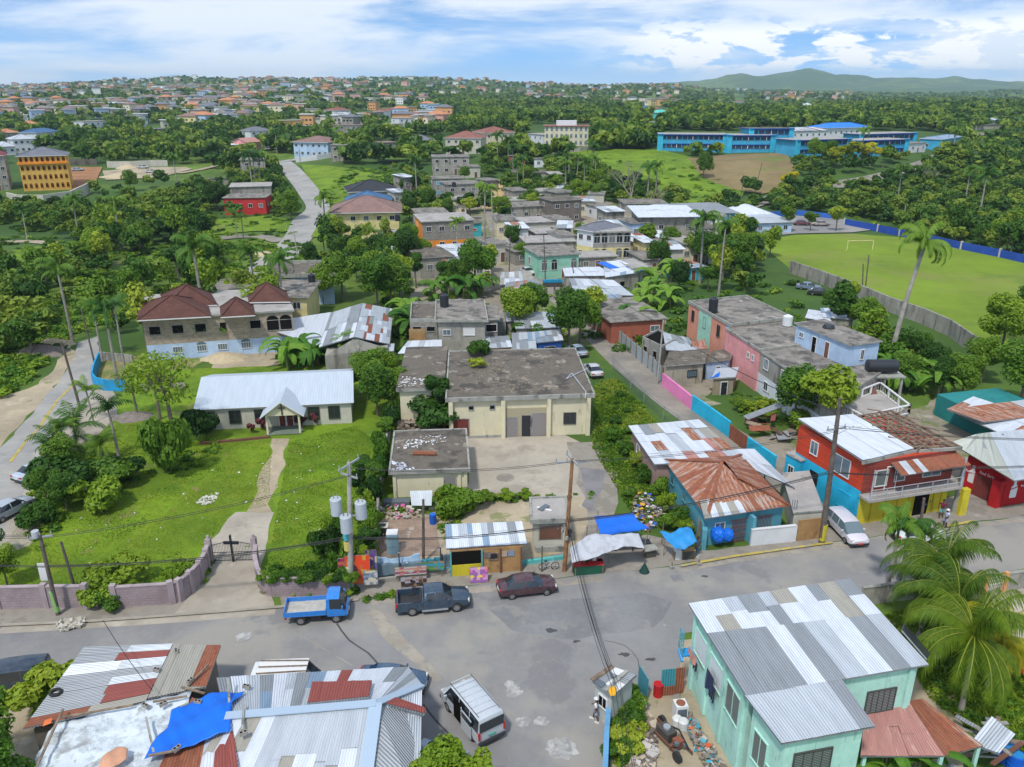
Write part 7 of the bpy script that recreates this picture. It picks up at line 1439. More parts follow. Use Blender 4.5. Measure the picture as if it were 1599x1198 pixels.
for (lb,p1,p2,d_,h,wm,kw) in (
 ('blue-white small house with grey roof right of the two-tone house',(985,376),(1013,374),8,4.2,M_LTBLUE,dict(nw=2)),
 ('brown grey house under a big bright white roof',(1000,374),(1083,373),12,5.6,M_REND,dict(roof='zinc',rm=((Z_WHITE,1),),rise=1.0,nw=4,over=1.2)),
 ('grey flat roofed house with block tower behind the white roofed house',(975,336),(1040,335),10,3.2,M_REND,dict(nw=3)),
 ('low blue school hall with long grey roof',(1052,356),(1150,352),14,3.4,M_SCHB,dict(roof='zinc',rm=((Z_GREY,1),),rise=1.0,nw=5)),
 ('pale blue pavilion with a wide eave at the field corner',(1176,366),(1235,364),10,2.8,M_LTBLUE,dict(roof='zinc',rm=((Z_PALE,1),),rise=.6,nw=3)),
 ('grey house with two dark windows in the upper village',(793,350),(868,345),9,4.5,M_REND,dict(nw=4)),
 ('tan house with white parapet roof in the upper village',(818,374),(868,371),9,4.0,M_PALE,dict(nw=3,rm=M_ROOFL)),
 ('blank tan house right of the white parapet house',(868,371),(890,369),8,4.3,wallc('tan_wall',(.36,.31,.21)),dict(win=False)),
 ('dark grey unfinished house with a ragged top floor',(862,352),(907,348),9,6.5,wallc('dark_block',(.15,.13,.11)),dict(nw=3,st=2,rm=M_ROOFC)),
 ('grey low house behind the mango tree grove',(805,415),(845,411),8,3.0,M_BLOCK,dict(nw=2)),
 ('grey house facing the upper lane',(822,405),(898,402),8,3.6,M_REND,dict(nw=3,rm=M_ROOFL)),
 ('white garden house beneath the palms right of the village',(1066,404),(1096,402),8,3.8,M_WHITE,dict(nw=2,rm=M_ROOFC)),
 ('teal walled shed with murals behind the banana grove',(1066,440),(1098,436),6,2.6,wallc('mural_teal',(.03,.35,.42)),dict(roof='zinc',rise=.3,nw=1)),
 ('grey house with dark windows left of the dark roofs',(660,436),(708,432),10,4.2,M_REND,dict(nw=2,rm=M_ROOFC)),
 ('low grey annexe left of the grey house by the big tree',(642,434),(662,434),6,2.2,M_REND,dict(win=False,rm=M_ROOFC)),
 ('white roofed house hidden in trees above the gabled hall',(556,425),(620,422),8,3.0,M_REND,dict(roof='zinc',rm=((Z_WHITE,1),(Z_PALE,2)),rise=.5,nw=2)),
 ('red single storey building with white framed windows',(352,336),(417,335),9,5.0,wallc('strong_red_wall',(.45,.03,.03),.2),dict(nw=4,door=False,rm=M_ROOFG)),
 ('grey concrete house behind the red building',(362,320),(425,318),12,5.5,M_REND,dict(nw=3,st=1,rm=M_ROOFL)),
 ('grey block house with a stair tower on the left hillside',(378,280),(416,278),11,7.0,M_REND,dict(nw=2,st=2)),
 ('low unfinished walls in the bushes left of the stair tower house',(318,290),(368,288),8,2.4,M_REND,dict(win=False,rm=M_GROUND)),
 ('grey house on tall stilts below the white mansion',(518,253),(544,251),8,6.5,M_REND,dict(nw=2,st=2,wp=M_HOLE)),
 ('pale grey box house alone on the green hillside',(588,242),(621,240),9,5.0,M_REND,dict(nw=2,wp=M_HOLE,rm=T_DULL)),
 ('grey ruin beside the pale grey box house',(564,249),(590,247),6,3.2,M_BLOCK,dict(nw=2,wp=M_HOLE)),
 ('orange house with blue tarpaulin patches on its hip roofs',(640,236),(679,234),12,4.6,M_ORANGE,dict(roof='hip',rm=T_GREY,rise=2.4,nw=3)),
 ('white and grey mansion with several red peaked roofs',(696,242),(751,240),14,6.8,M_PALE,dict(roof='hip',rm=T_RED,rise=2.6,st=2,nw=5)),
 ('cream house with brown hip roofs near the ochre lane',(758,231),(803,229),14,6.5,M_CREAM,dict(roof='hip',rm=T_RED,rise=2.5,st=2,nw=4)),
 ('unfinished grey house over open garages',(676,274),(733,272),11,6.5,M_REND,dict(nw=4,st=2,wp=M_HOLE)),
 ('small grey house at the end of the garages',(722,279),(750,277),9,4.0,M_PALE,dict(nw=2)),
 ('grey house with a blue balcony and rooftop room',(678,309),(722,307),9,6.0,M_REND,dict(nw=3,st=2,wp=M_SCHB)),
 ('grey two-storey house right of the blue balcony house',(699,325),(748,322),10,7.0,M_REND,dict(nw=3,st=2)),
 ('grey stone house half hidden in the upper village trees',(800,285),(868,282),9,3.2,M_REND,dict(nw=3,rm=M_ROOFC)),
 ('small yellow house behind the parapet house',(1005,412),(1020,411),6,4.6,M_PYEL,dict(nw=1,roof='zinc',rise=.4)),
 ('grey walled house beside the white shed roofs',(968,452),(998,448),7,3.2,M_REND,dict(nw=1,roof='zinc',rm=((Z_WHITE,2),(M_TARPB,1)),rise=.6)),
 ('grey house beside the playing field wall',(1100,392),(1130,390),8,3.2,M_REND,dict(nw=2)),
 ('grey hillside house with water tank right of the school',(1514,228),(1562,226),12,5.0,M_REND,dict(nw=4)),
 ('small bright blue house at the school gate',(1468,238),(1497,236),9,6.0,M_SCHB,dict(nw=2,roof='hip',rm=Z_BLUE,rise=1.0)),
 ('small white block by the right end of the school',(1412,240),(1444,238),8,3.8,M_WHITE,dict(nw=4)),
 ('grey outlying house far right beyond the school',(1524,204),(1560,202),10,3.0,M_PALE,dict(nw=2))):
 mid('village_house',lb,p1,p2,d_,h,wm,**kw)
b=mid('yellow_hip_house','pale yellow two-storey house with dull brown hip roof',(523,375),(624,372),14,6.8,M_PYEL,'hip',T_DULL,2,5,rise=3.2,over=1.0,door=False)
b=mid('blue_roof_house','house with a broad steel blue hip roof behind the yellow house',(540,334),(607,332),13,3.2,M_PALE,'hip',T_BLUE,1,3,rise=2.8,over=1.0)
b=mid('black_roof_house','long house with black shingle roofs behind the blue roof',(548,318),(620,314),14,3.6,M_PALE,'hip',T_BLACK,1,4,rise=3.0,over=1.0)
b=mid('orange_wall_house','grey block house on a bright orange ground floor beside the upper lane',(661,396),(740,392),12,7.2,M_ORANGE,'flat',M_ROOFL,2,4,wallsides={0:(M_ORANGE,2.9,M_BLOCK)},door=False)
b=mid('grey_upper_house','grey house with white awning stepped behind the orange walled house',(652,364),(700,362),9,5.0,M_REND,'flat',M_ROOFG,1,3)
b=mid('turquoise_shop','small shop with turquoise painted front and red lettering by the upper lane',(722,372),(752,370),7,3.6,wallc('turq_shop',(.05,.38,.45)),'flat',M_ROOFC,1,1,ww=2.4,wh=.6,wp=M_BARRED,door=False)
b=mid('white_mansion','large pale blue-white mansion with brown hip roofs and porch columns at the crossroads',(460,247),(513,244),16,6.6,M_LTBLUE,'hip',T_DULL,2,6,rise=2.4,over=.8); wall_run('mansion_wall','white retaining wall in front of the white mansion',[(462,254),(495,250),(520,246)],2.2,.3,M_WHITE)
b=mid('pavilion','white pyramid roofed open pavilion at the school field corner',(1160,352),(1195,350),9,2.8,M_LTBLUE,'hip',Z_WHITE,1,2,rise=2.2,over=1.6)
b=mid('orange_apartments','four-storey orange and ochre apartment block with arched galleries and grey roof',(38,299),(112,296),14,12.0,M_OCHRE,'hip',T_GREY,4,9,rise=2.6,over=.7,door=False,arch=True,ww=.9,wh=1.2,wp=M_HOLE,fr=M_ORANGE); mb=MB(); b.bx(mb,0,.5,11.7,b.ax(0)[2]*1.06,.7,1.0,M_ORANGE,.3); b.bx(mb,0,.18,5.9,3.4,11.7,.4,wallc('peach_wall',(.6,.38,.22)),.3) if 0 else None; mb.build('cornice',b.t)
wall_run('retaining_wall','stained pale retaining wall below the orange apartments',[(14,318),(30,322),(70,322),(112,316),(140,302)],3.6,.5,M_PALE)
b=mid('grey_tower_house','four-storey grey apartment house with dark red roof at the left edge',(-28,300),(17,297),12,12.0,M_REND,'hip',tile('maroon_tiles',(.22,.05,.06)),4,4,rise=2.8)
wall_run('plot_wall','grey wall behind the pale building plot',[(168,262),(205,262),(235,260),(262,260)],2.6,.3,M_PALE); wall_run('dark_shed_wall','long low dark wall behind the orange apartments',[(105,258),(152,258)],2.6,.4,M_ROOFC)
b=mid('cream_block','three-storey cream block with red cornice and blue arched balconies on the ridge',(850,231),(918,228),14,8.8,M_CREAM,'flat',T_RED,3,9,ww=1.1,wh=1.3,arch=True,wp=M_GLASSB,over=.9,trim=T_RED,door=False); mb=MB(); c=sum(b.Q,Vector((0,0)))/4; mb.box((c.x,c.y,b.z1+1.2),(9,5,2.2),M_WHITE); mb.build('penthouse',b.t)
b=mid('white_annexe','white two-storey annexe left of the cream block',(824,229),(848,231),10,5.6,M_WHITE,'flat',M_ROOFL,2,3); wall_run('ridge_wall','grey stone wall below the cream block',[(822,236),(860,240),(905,238),(925,234)],2.0,.4,M_REND)
SC='school blocks on the ridge'
def school(label,p1,p2,depth,h=6.6,st=2,n=12,roof=M_ROOFL):
 b=hb('school_block',label,p1,p2,depth,h,M_SCHB,'school',below=3,sides={},group=SC); w0=b.ax(0)[2]; sh=h/st
 for s_ in range(st):
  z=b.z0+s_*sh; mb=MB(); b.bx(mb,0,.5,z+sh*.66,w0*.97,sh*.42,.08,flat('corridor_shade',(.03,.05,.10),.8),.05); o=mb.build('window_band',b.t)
  mb=MB()
  for k in range(n+1):b.bx(mb,0,.015+.97*k/n,z+sh*.66,.28,sh*.42,.3,M_SCHB if k % 3 else M_WHITE,.15)
  mb.build('mullions',o)
  mb=MB(); b.bx(mb,0,.5,z+sh*.93,w0,.28,.5,M_SCHD,.2); mb.build('floor_band',b.t)
 for u in (.0,1.0):mb=MB(); b.bx(mb,0,u,b.z0+h/2,2.2,h+1.0,.5,wallc('school_cyan%d%d' % (p1[0],u*10),(.04,.42,.62)),.35); mb.build('stair_tower',b.t)
 b.flat(roof,1.0,.3,trim=M_SCHD); return b
school('long blue school block at the left end with two rows of windows',(1030,236),(1131,238),12); school('blue school block second from the left',(1137,239),(1205,238),12,n=7); school('blue school block with long pale roof in the middle, nearest the trees',(1243,246),(1322,244),12,6.4,n=8)
school('blue school block at the right end with pale roof',(1332,246),(1412,241),10,6.0,n=9); school('upper blue school block behind the right end one',(1342,229),(1426,226),10,5.0,1,10); school('tall dark blue link block between the left school blocks',(1170,236),(1232,234),10,8.5,n=6,roof=M_ROOFC)
b=mid('blue_roof_school','white school building under a vivid blue hip roof',(1292,216),(1356,214),14,5.0,M_WHITE,'hip',flat('vivid_blue_roof',(.005,.17,.55),.5),1,8,rise=2.2,over=.8,door=False); mid('white_school_annexe','white annexe behind the blue roofed school building',(1236,218),(1292,217),10,4.0,M_WHITE,'zinc',None,1,6,rise=1.2,door=False)
FARN=(
 ('white house with pale grey hip roof below the dark blue roof',(24,240),(60,238),M_WHITE,'hip',Z_PALE,6.5,2),('small white house with pale hip roof left of it',(4,243),(26,242),M_WHITE,'hip',Z_PALE,4,1),('white house with dark blue hip roof',(60,227),(97,225),M_WHITE,'hip',T_BLUE,6.5,2),('grey house with bright orange hip roof',(4,222),(32,221),M_REND,'hip',T_ORNG,5,1),
 ('white house with orange strip roof',(36,203),(60,202),M_WHITE,'hip',T_ORNG,4,1),('white two-storey villa on the crest of the near hill',(133,208),(169,206),M_WHITE,'flat',M_ROOFL,7,2),('turquoise house with steep roof among the trees',(293,198),(322,196),wallc('turq_house',(.08,.38,.45)),'hip',T_BLUE,6,2),('grey unfinished long house among the trees',(228,213),(264,211),M_REND,'flat',M_ROOFG,4,1),
 ('white house above the town road',(393,222),(424,220),M_WHITE,'hip',T_GREY,6,2),('pink house below the white one on the town road',(386,236),(408,234),M_PINK,'gable',Z_SALM,4,1),('open shelter with white roof in the valley',(357,237),(377,236),M_REND,'flat',M_WHITE,3,1),('yellow-orange two-storey house by the town road',(444,207),(476,205),M_OCHRE,'flat',M_ROOFL,7,2),('white villa with red roof in the sunlit town',(523,191),(548,189),M_WHITE,'hip',T_RED,9,3),
 ('grey long house on the slope under the villa',(521,213),(567,211),M_REND,'flat',T_DULL,6,2),('small cream house left of the grey long one',(482,208),(506,206),M_CREAM,'flat',M_ROOFL,4,1),('yellow house with flat roof on the valley edge',(602,208),(630,206),M_PYEL,'flat',M_ROOFL,5,1),('white terrace house with columns above the valley',(624,203),(648,201),M_WHITE,'flat',M_ROOFL,7,2),('white house with yellow roof edge in the town',(560,190),(582,189),M_CREAM,'hip',T_ORNG,5,1),('grey house under construction in the town',(586,187),(600,186),M_REND,'flat',M_ROOFG,6,2),('white house with dull red roof right of the construction',(600,184),(626,182),M_WHITE,'hip',T_RED,6,2),('small house with turquoise tarpaulin roof',(621,178),(632,177),M_REND,'hip',wallc('turq_roof',(.05,.5,.45)),3,1),
 ('small house with blue roof alone in the woods',(1005,178),(1018,177),M_WHITE,'hip',T_BLUE,5,1),('salmon house beside the blue roof in the woods',(1018,179),(1031,178),M_SALMON,'hip',T_RED,5,1),('turquoise house in the woods',(1031,185),(1046,184),wallc('turq_house_b',(.1,.5,.5)),'hip',wallc('turq_roof_b',(.1,.5,.42)),4,1),('pale house hidden in the woods',(1012,203),(1028,202),M_PALE,'flat',M_ROOFL,4,1),('tiny white house in the woods above the school',(1257,170),(1266,169),M_WHITE,'hip',Z_WHITE,4,1),('white house in the dark woods',(1148,165),(1162,164),M_WHITE,'hip',T_DULL,5,1),('outlying grey house at the far right woods',(1545,198),(1558,197),M_PALE,'hip',Z_PALE,4,1))
for lb,p1,p2,wm,rf,rm,h,st in FARN:mid('hill_house',lb,p1,p2,10,h,wm,rf,rm,st,max(2,int((p2[0]-p1[0])/8)),rise=2.0,door=False)
for lb,px,z in (('dark twin water tank on the front edge of the pink house roof',(1113,487),6.1),('white water tank on the rose house roof',(1229,508),5.7),('dark tank on the grey house behind the white roof',(1014,336),4.0),('dark water tank on the grey two-storey village house',(709,292),8.0)):tank(lb,px,on=z,r=.65,h=2.2 if z == 6.1 else 1.5,m=M_WHITE if 'white water' in lb else M_BLACKP)
tank('dark water tank beside the yellow hip house roof',(621,345),on=9)
for lb,P4,pl_,z in (('white low zinc roof beside the mint green house',((882,432),(960,431),(936,419),(878,421)),((Z_WHITE,1),),3.0),('crumpled zinc and blue tarpaulin roof',((945,434),(1000,426),(1000,414),(942,417)),((Z_WHITE,2),(Z_BLUE,2),(Z_PALE,1)),3.2),('long grey zinc roof with white panel beside the lane',((898,461),(990,462),(958,440),(888,437)),((Z_PALE,3),(Z_WHITE,2),(Z_GREY,1)),3.0),('blue grey zinc roof above the orange-brown shop',((930,488),(985,484),(968,462),(928,464)),((Z_BLUE,3),(Z_GREY,2),(Z_RUST,1)),3.3),('white scrap sheet roofs below the tall pole',((780,446),(835,440),(828,425),(782,428)),((Z_PALE,3),(Z_TAN,2),(Z_WHITE,2)),2.6),('patched grey and rust roof in the middle of the shanties',((785,462),(845,450),(838,438),(790,444)),((Z_GREY,3),(Z_SPARSE,2),(Z_PALE,2)),2.6),('small white zinc roof above the roofs by the field',((1257,497),(1300,505),(1290,490),(1262,486)),((Z_WHITE,1),),2.8),('pale blue zinc roof with orange edge by the field trees',((1285,496),(1335,500),(1320,484),(1280,484)),((Z_BLUE,1),(Z_WHITE,1)),3.0)):
 q=[at(*p,z) for p in P4]; s_=Bld('zinc_shed',lb,ins([v2(p) for p in q],.35),0,z-.05,M_REND,'shed'); mb=MB(); sheets(mb,q[0],q[1],q[2]+Vector((0,0,.25)),q[3]+Vector((0,0,.25)),7,2,pl_,rg); mb.build('roof',s_.t); s_.win(0,.5,1.5,1.2,1.0,M_HOLE,M_TRIM,0)
b=seg('orange_brown_shop','flat roofed shop with orange-brown walls at the corner of the lane',(955,503),(1038,498),(990,466),3.4,M_BRICKR,M_ROOFG,.4,0,br=1); b.win(0,.82,2.0,1.4,.9,M_GLASSB); b.win(3,.4,1.6,1.2,1.8,M_HOLE,M_TRIM,0)
wall_run('field_wall','long grey concrete wall along the near side of the playing field',[(1232,426),(1275,441),(1330,462),(1385,486),(1440,506),(1480,524),(1520,553)],2.6,.3,M_REND)
wall_run('blue_fence_wall','long blue wall along the far side of the playing field',[(1318,352),(1370,362),(1440,376),(1500,390),(1560,402),(1660,425)],1.8,.25,wallc('deep_blue_wall',(.02,.07,.35),.3),posts=9,pm_=M_PALE)
wall_run('blue_school_wall','blue wall beside the parking lot behind the pavilion',[(1195,340),(1240,336),(1300,343)],1.6,.25,wallc('deep_blue_wall_b',(.03,.12,.42),.3),posts=8,pm_=M_PALE)
t=thing('football_goal','pale framed football goal without net on the playing field','goal',tuple(gp(1340,391))); a_,b_=gp(1322,392),gp(1362,391)
for p in (a_,b_):mb=MB(); mb.beam(p,p+Vector((0,0,2.4)),.14,.14,M_PYEL,up=(1,0,0)); mb.build('post',t); mb=MB(); mb.beam(p+Vector((0,0,.05)),p+Vector((-1.4,-.2,.05)),.1,.1,M_PYEL); mb.build('stay',t)
mb=MB(); mb.beam(a_+Vector((0,0,2.4)),b_+Vector((0,0,2.4)),.14,.14,M_PYEL); mb.build('crossbar',t)
def heap(label,px,r,h,m,cat='heap'):
 p=gp(*px); n=14; rr=random.Random(int(px[0])); v=[(0,0,h)]; f=[]
 for j in range(1,6):
  for i in range(n):q=r*j/5*(1+.18*math.sin(i*2.1+j)); v.append((q*math.cos(2*PI*i/n),q*.7*math.sin(2*PI*i/n),h*(1-(j/5)**1.3)*(1+.1*math.sin(i*3+j*2))-(.1 if j == 5 else 0)))
 for i in range(n):f.append((0,1+i,1+(i+1) % n))
 for j in range(4):
  for i in range(n):a=1+j*n; f.append((a+i,a+n+i,a+n+(i+1) % n,a+(i+1) % n))
 me=bpy.data.meshes.new('heap'); me.from_pydata(v,[],f); me.materials.append(m); me.polygons.foreach_set('use_smooth',[True]*len(f)); o=bpy.data.objects.new('sand_heap',me); COL.objects.link(o); o.location=p; return tagp(o,label,cat)
M_SAND=pm('builders_sand',(.45,.37,.24),.1,2,.95,bump=.5); M_DARKS=pm('dark_gravel',(.20,.17,.15),.2,2,.95,bump=.6)
heap('dark gravel heap on the left road shoulder',(62,552),4.2,1.3,M_DARKS); heap('pale sand heap behind the dark gravel on the left',(82,540),3.5,1.1,M_SAND); heap('pale sand heap in front of the tiled mansion',(398,540),2.2,.9,M_SAND); heap('wide yellow sand heap at the mansion yard edge',(350,560),3.5,.9,M_SAND)
heap('ochre sand heap on the building plot',(190,277),9,1.8,M_SAND); heap('white sand heap on the building plot',(200,263),5,1.6,M_SAND); heap('beige sand heap beside the lane bend',(812,402),3.5,1.8,M_SAND); heap('white stone heap by the winding road bend',(410,398),4,1,M_SAND); heap('grey spoil heap beneath the pole in the church trees',(207,652),2.6,.7,M_DARKS)
for lb,p1,p2,d_,h,wm,kw in (
 ('small tan house with pale roof near the top of the lane',(795,332),(822,331),8,3.4,M_PALE,dict(nw=2,rm=M_ROOFL)),('low grey house behind the mint village house',(838,388),(870,386),7,3.4,M_REND,dict(nw=2,rm=M_ROOFL)),('narrow white house wedged left of the white wing house',(872,398),(897,396),7,4.2,M_WHITE,dict(nw=1)),
 ('grey house with rusty roof right of the two-tone house',(988,398),(1016,396),7,3.0,M_PALE,dict(roof='zinc',rm=((Z_RUST,2),(Z_WHITE,2)),rise=.5,nw=2)),('low house with white zinc roof by the palms',(1030,392),(1064,390),7,3.0,M_PALE,dict(roof='zinc',rm=((Z_WHITE,2),(Z_GREY,1)),rise=.5,nw=2)),('dark roofed house beside the low school hall',(1088,378),(1122,376),8,3.2,M_REND,dict(nw=2,rm=M_ROOFC)),
 ('grey house with rooftop block left of the grey two-storey village house',(655,352),(690,350),8,3.4,M_REND,dict(nw=2)),('low mossy roofed house under the white wing house',(905,424),(962,421),6,2.8,M_REND,dict(nw=3,rm=M_ROOFL)),('grey lower house left of the lane with white roof strip',(700,416),(752,412),8,2.8,M_REND,dict(roof='zinc',rm=((Z_WHITE,2),(Z_PALE,2)),rise=.4,nw=2)),
 ('pale house near the ochre lane junction',(745,322),(768,321),8,3.8,M_PALE,dict(nw=2)),('white walled house on the pasture edge',(834,262),(862,260),8,3.0,M_WHITE,dict(nw=2,rm=M_ROOFC)),('brick coloured house above the lane',(795,258),(820,257),8,3.4,M_BRICKR,dict(nw=2)),
 ('grey house beside the ochre lane with red gate',(742,300),(762,299),7,3.0,M_PALE,dict(nw=1)),('low house under trees left of the orange walled house',(610,405),(645,402),8,2.8,M_PALE,dict(nw=2,rm=M_ROOFC))):
 mid('village_house',lb,p1,p2,d_,h,wm,**kw)
rv=random.Random(17); VH=[('grey',M_REND),('tan',M_PALE),('grey block',M_BLOCK),('cream',M_CREAM),('white',M_WHITE)]
for k,(x,y) in enumerate(((812,322),(842,318),(880,331),(915,338),(945,345),(960,362),(930,330),(880,312),(790,376),(812,388),(1030,408),(1050,424),(1015,428),(1078,414),(590,430),(640,388),(780,410),(705,436),(755,440),(1000,448),(880,385),(960,385),(770,300),(718,338),(1118,412),(640,300),(625,322),(868,296),(1046,360),(1120,366))):
 nm_,wm_=VH[k % 5]; z_=rv.random() < .45; w_=rv.uniform(18,30)*(y/400); rc=['pale zinc','flat grey','flat pale'][0 if z_ else 1+k % 2]
 tagp(mid('village_house','x',(x-w_/2,y+rv.uniform(-1,1)),(x+w_/2,y-rv.uniform(0,2)),rv.uniform(6,9),rv.uniform(2.8,5.6),wm_,'zinc' if z_ else 'flat',None if z_ else (M_ROOFG,M_ROOFL)[k % 2],1,2,rise=.5,par=.15*(k % 3)).t,'%s village house with %s roof packed in beside the lane' % (nm_,rc),None,'%s houses with %s roofs packed along the lane' % (nm_,rc))
# ================================================================== FAR TOWN
rt=random.Random(99); town=[]
TM=[('white',pm('sunny_white',(.72,.72,.70),.05,.3,.8)),('cream',pm('sunny_cream',(.68,.60,.46),.05,.3,.8)),('grey',M_REND),('pale',M_PALE),('pink',wallc('far_pink',(.6,.36,.30))),('yellow',M_PYEL),('pale blue',M_LTBLUE),('orange',wallc('far_orange',(.62,.33,.14)))]
RM=[('orange tiled',T_ORNG),('grey',M_ROOFG),('white',M_WHITE),('pale',M_ROOFL),('brown',T_DULL),('blue grey',T_GREY)]
M_FARW=pm('bright_white',(.74,.74,.72),.05,.3,.8); M_FARC=pm('bright_cream',(.70,.63,.50),.05,.3,.8)
def townden(px,py,y):
 if py < 215 and y > 3300:return 0
 if px < 700:d_=(.8 if py < 150 else .40) if py < 200 else .0
 elif px < 830:d_=.8 if py < 150 else .12
 else:d_=.55 if py < 142 and px < 1300 else .0
 if 830 <= px <= 1010 and 135 < py < 158:d_=.30
 if 960 < px < 1060 and 145 < py < 165:d_=.6
 if 1190 < px < 1330 and 145 < py < 158:d_=.35
 if px > 560 and 135 < py < 160 and px < 820:d_ *= .3
 return d_
tries=0
while len(town) < 1350 and tries < 90000:
 tries += 1; y=math.exp(rt.uniform(math.log(560),math.log(3250))); x=rt.uniform(-1,.6)*(y*.72+40); z=H(x,y); px,py,Z=proj(x,y,z)
 if px < -40 or px > 1400 or rt.random()*1.0 > townden(px,py,y)*(.10+.90*(vnoise(x*.009,y*.008) > .02)):continue
 if y < 1100 and not (px < 700):continue
 if any(abs(x-a)+abs(y-b) < 13+y*.008 for a,b,*_ in town[-500:]):continue
 if 395 < px < 480 and y < 800:continue
 town.append((x,y,z,px,py))
town.sort(key=lambda q:q[1]); box_cache={}
WP=[0,1,0,3,2,1,0,4,5,0,6,7]; RP=[2,3,1,2,2,4,3,5,1,0,2]
def town_house(i):
 wn,wm=TM[WP[i % 12]]; rn,rm=RM[RP[(i*5+i//8) % 11]]; st=2 if i % 3 else 1; mb=MB(); w_,d_=9+(i % 5)*1.6,8+(i % 3); h=3.3*st+.6+(i % 4)*.4; q=[(-w_/2,-d_/2),(w_/2,-d_/2),(w_/2,d_/2),(-w_/2,d_/2)]; mb.prism(q,-4,h,wm); P=MB(); e=.7
 E=[Vector((sx*(w_/2+e),sy*(d_/2+e),h)) for sx,sy in ((-1,-1),(1,-1),(1,1),(-1,1))]
 if rn in ('pale','white'):P.prism([(v.x,v.y) for v in E],h+.01,h+.35,rm)
 else:
  r0,r1=Vector((-w_/2+d_/2,0,h+2.2)),Vector((w_/2-d_/2,0,h+2.2))
  for f in ((E[0],E[1],r1,r0),(E[1],E[2],r1),(E[2],E[3],r0,r1),(E[3],E[0],r0)):P.face(f,rm)
  P.face([p+Vector((0,0,-.0)) for p in E[::-1]],M_FRAME)
 Wd=MB()
 for s_ in range(st):
  for k in range(3):Wd.box(((k-1)*w_*.3,-d_/2-.02,1.6+3.2*s_),(1.5,.1,1.2),M_GLASS)
 return (wn,rn,mb,P,Wd)
pro=[None]*48; NT=min(len(town),262)
for n_,(x,y,z,px,py) in enumerate(town[:NT]):
 i=rt.randrange(48); rz=rt.uniform(-.7,.7)
 if pro[i] is None:
  wn,rn,mb,P,Wd=town_house(i); t=thing('town_house','far %s house with its roof %s in the hillside town' % (wn,rn),'house',(x,y,z),rz,'%s houses with %s roofs on the far hillsides' % (wn,rn)); mb.build('wall',t,local=True); P.build('roof',t,local=True)
  wo=Wd.build('windows',t,local=True); pro[i]=t
 else:copy_thing(pro[i],(x,y,z),rz)
SRC=[town_house(i) for i in range(48)]; V=[]; Fq=[]; MI=[]; mats_=[]; base_=0
for (x,y,z,px,py) in town[NT:]:
 i=rt.randrange(48); wn,rn,mb,P,Wd=SRC[i]; rz=rt.uniform(-.7,.7); c_,s_=math.cos(rz),math.sin(rz); k=.75+.3*rt.random()
 for b in (mb,P):
  a=np.array(b.v)*k; X2=a[:,0]*c_-a[:,1]*s_+x; Y2=a[:,0]*s_+a[:,1]*c_+y; V.append(np.stack([X2,Y2,a[:,2]+z],1))
  for f,m in zip(b.f,b.m):
   mt=b.mats[m]
   if mt not in mats_:mats_.append(mt)
   ff=[q+base_ for q in f]; ff=ff if len(ff) == 4 else ff+[ff[-1]]; Fq.append(ff); MI.append(mats_.index(mt))
  base_ += len(a)
me=bpy.data.meshes.new('distant_town'); VV=np.concatenate(V); me.from_pydata(VV.tolist(),[],[tuple(dict.fromkeys(f)) for f in Fq])
for m in mats_:me.materials.append(m)
me.polygons.foreach_set('material_index',MI); o=bpy.data.objects.new('distant_town',me); COL.objects.link(o); tagp(o,'countless tiny pale and orange roofed houses covering the far hills','town',kind='stuff')
print('TOWN',len(town))
# ================================================================== VEGETATION
L_DARK=leaf('dark_leaves',(.014,.048,.006),(.042,.115,.010),(.12,.22,.016)); L_MID=leaf('mid_leaves',(.025,.075,.006),(.072,.17,.010),(.19,.29,.018)); L_LIME=leaf('lime_leaves',(.07,.14,.006),(.15,.25,.012),(.30,.36,.03)); L_YEL=leaf('yellow_leaves',(.16,.20,.01),(.32,.34,.01),(.48,.42,.02)); L_WOODS=leaf('woodland_leaves',(.018,.055,.010),(.06,.14,.014),(.20,.27,.03),clump=.05)
L_PALM=leaf('palm_fronds',(.02,.065,.010),(.05,.135,.014),(.13,.23,.02),.2,1.5); L_COCO=leaf('coconut_fronds',(.04,.10,.006),(.14,.215,.010),(.46,.40,.02),.3,.9); L_BAN=leaf('banana_leaves',(.03,.10,.012),(.075,.20,.018),(.18,.32,.035),.35,2); L_DRY=leaf('dry_twigs',(.10,.07,.04),(.17,.13,.09),(.22,.18,.13),.1); L_RED=leaf('red_shrub',(.06,.02,.02),(.16,.04,.05),(.22,.10,.08),.2,2)
L_RIB=pm('yellow_frond_rib',(.17,.20,.02),.2,2,.6,bump=0); M_BARK=pm('bark',(.17,.14,.11),.25,2,.95,bump=.5); M_PTRUNK=pm('palm_trunk',(.27,.25,.22),.2,1.5,.9,bump=.4)
def blobs_crown(seed,blobs,n,size,flat_=.55,droop=0):
 """leaf blades scattered through the shell of a cluster of lumps; returns vertices and quads"""
 r=np.random.RandomState(seed); B=np.array(blobs,float); wgt=(B[:,3]*B[:,4]); wgt /= wgt.sum(); k=r.choice(len(B),n,p=wgt)
 d=r.normal(size=(n,3)); d /= np.linalg.norm(d,axis=1)[:,None]; rad=r.uniform(.55,1.05,n)**.6
 c=B[k,:3]+d*np.stack([B[k,3],B[k,3],B[k,4]],1)*rad[:,None]
 nr=d*.8+r.normal(size=(n,3))*.6+np.array([0,0,.5]); nr /= np.linalg.norm(nr,axis=1)[:,None]
 u=np.cross(nr,r.normal(size=(n,3))); u /= np.linalg.norm(u,axis=1)[:,None]; v=np.cross(nr,u); s=size*r.uniform(.6,1.35,n)[:,None]
 P=np.stack([c-u*s,c-v*s*flat_+nr*s*.12,c+u*s-np.array([0,0,1])*s*droop,c+v*s*flat_+nr*s*.12],1).reshape(-1,3)
 return P,np.arange(n*4).reshape(-1,4)
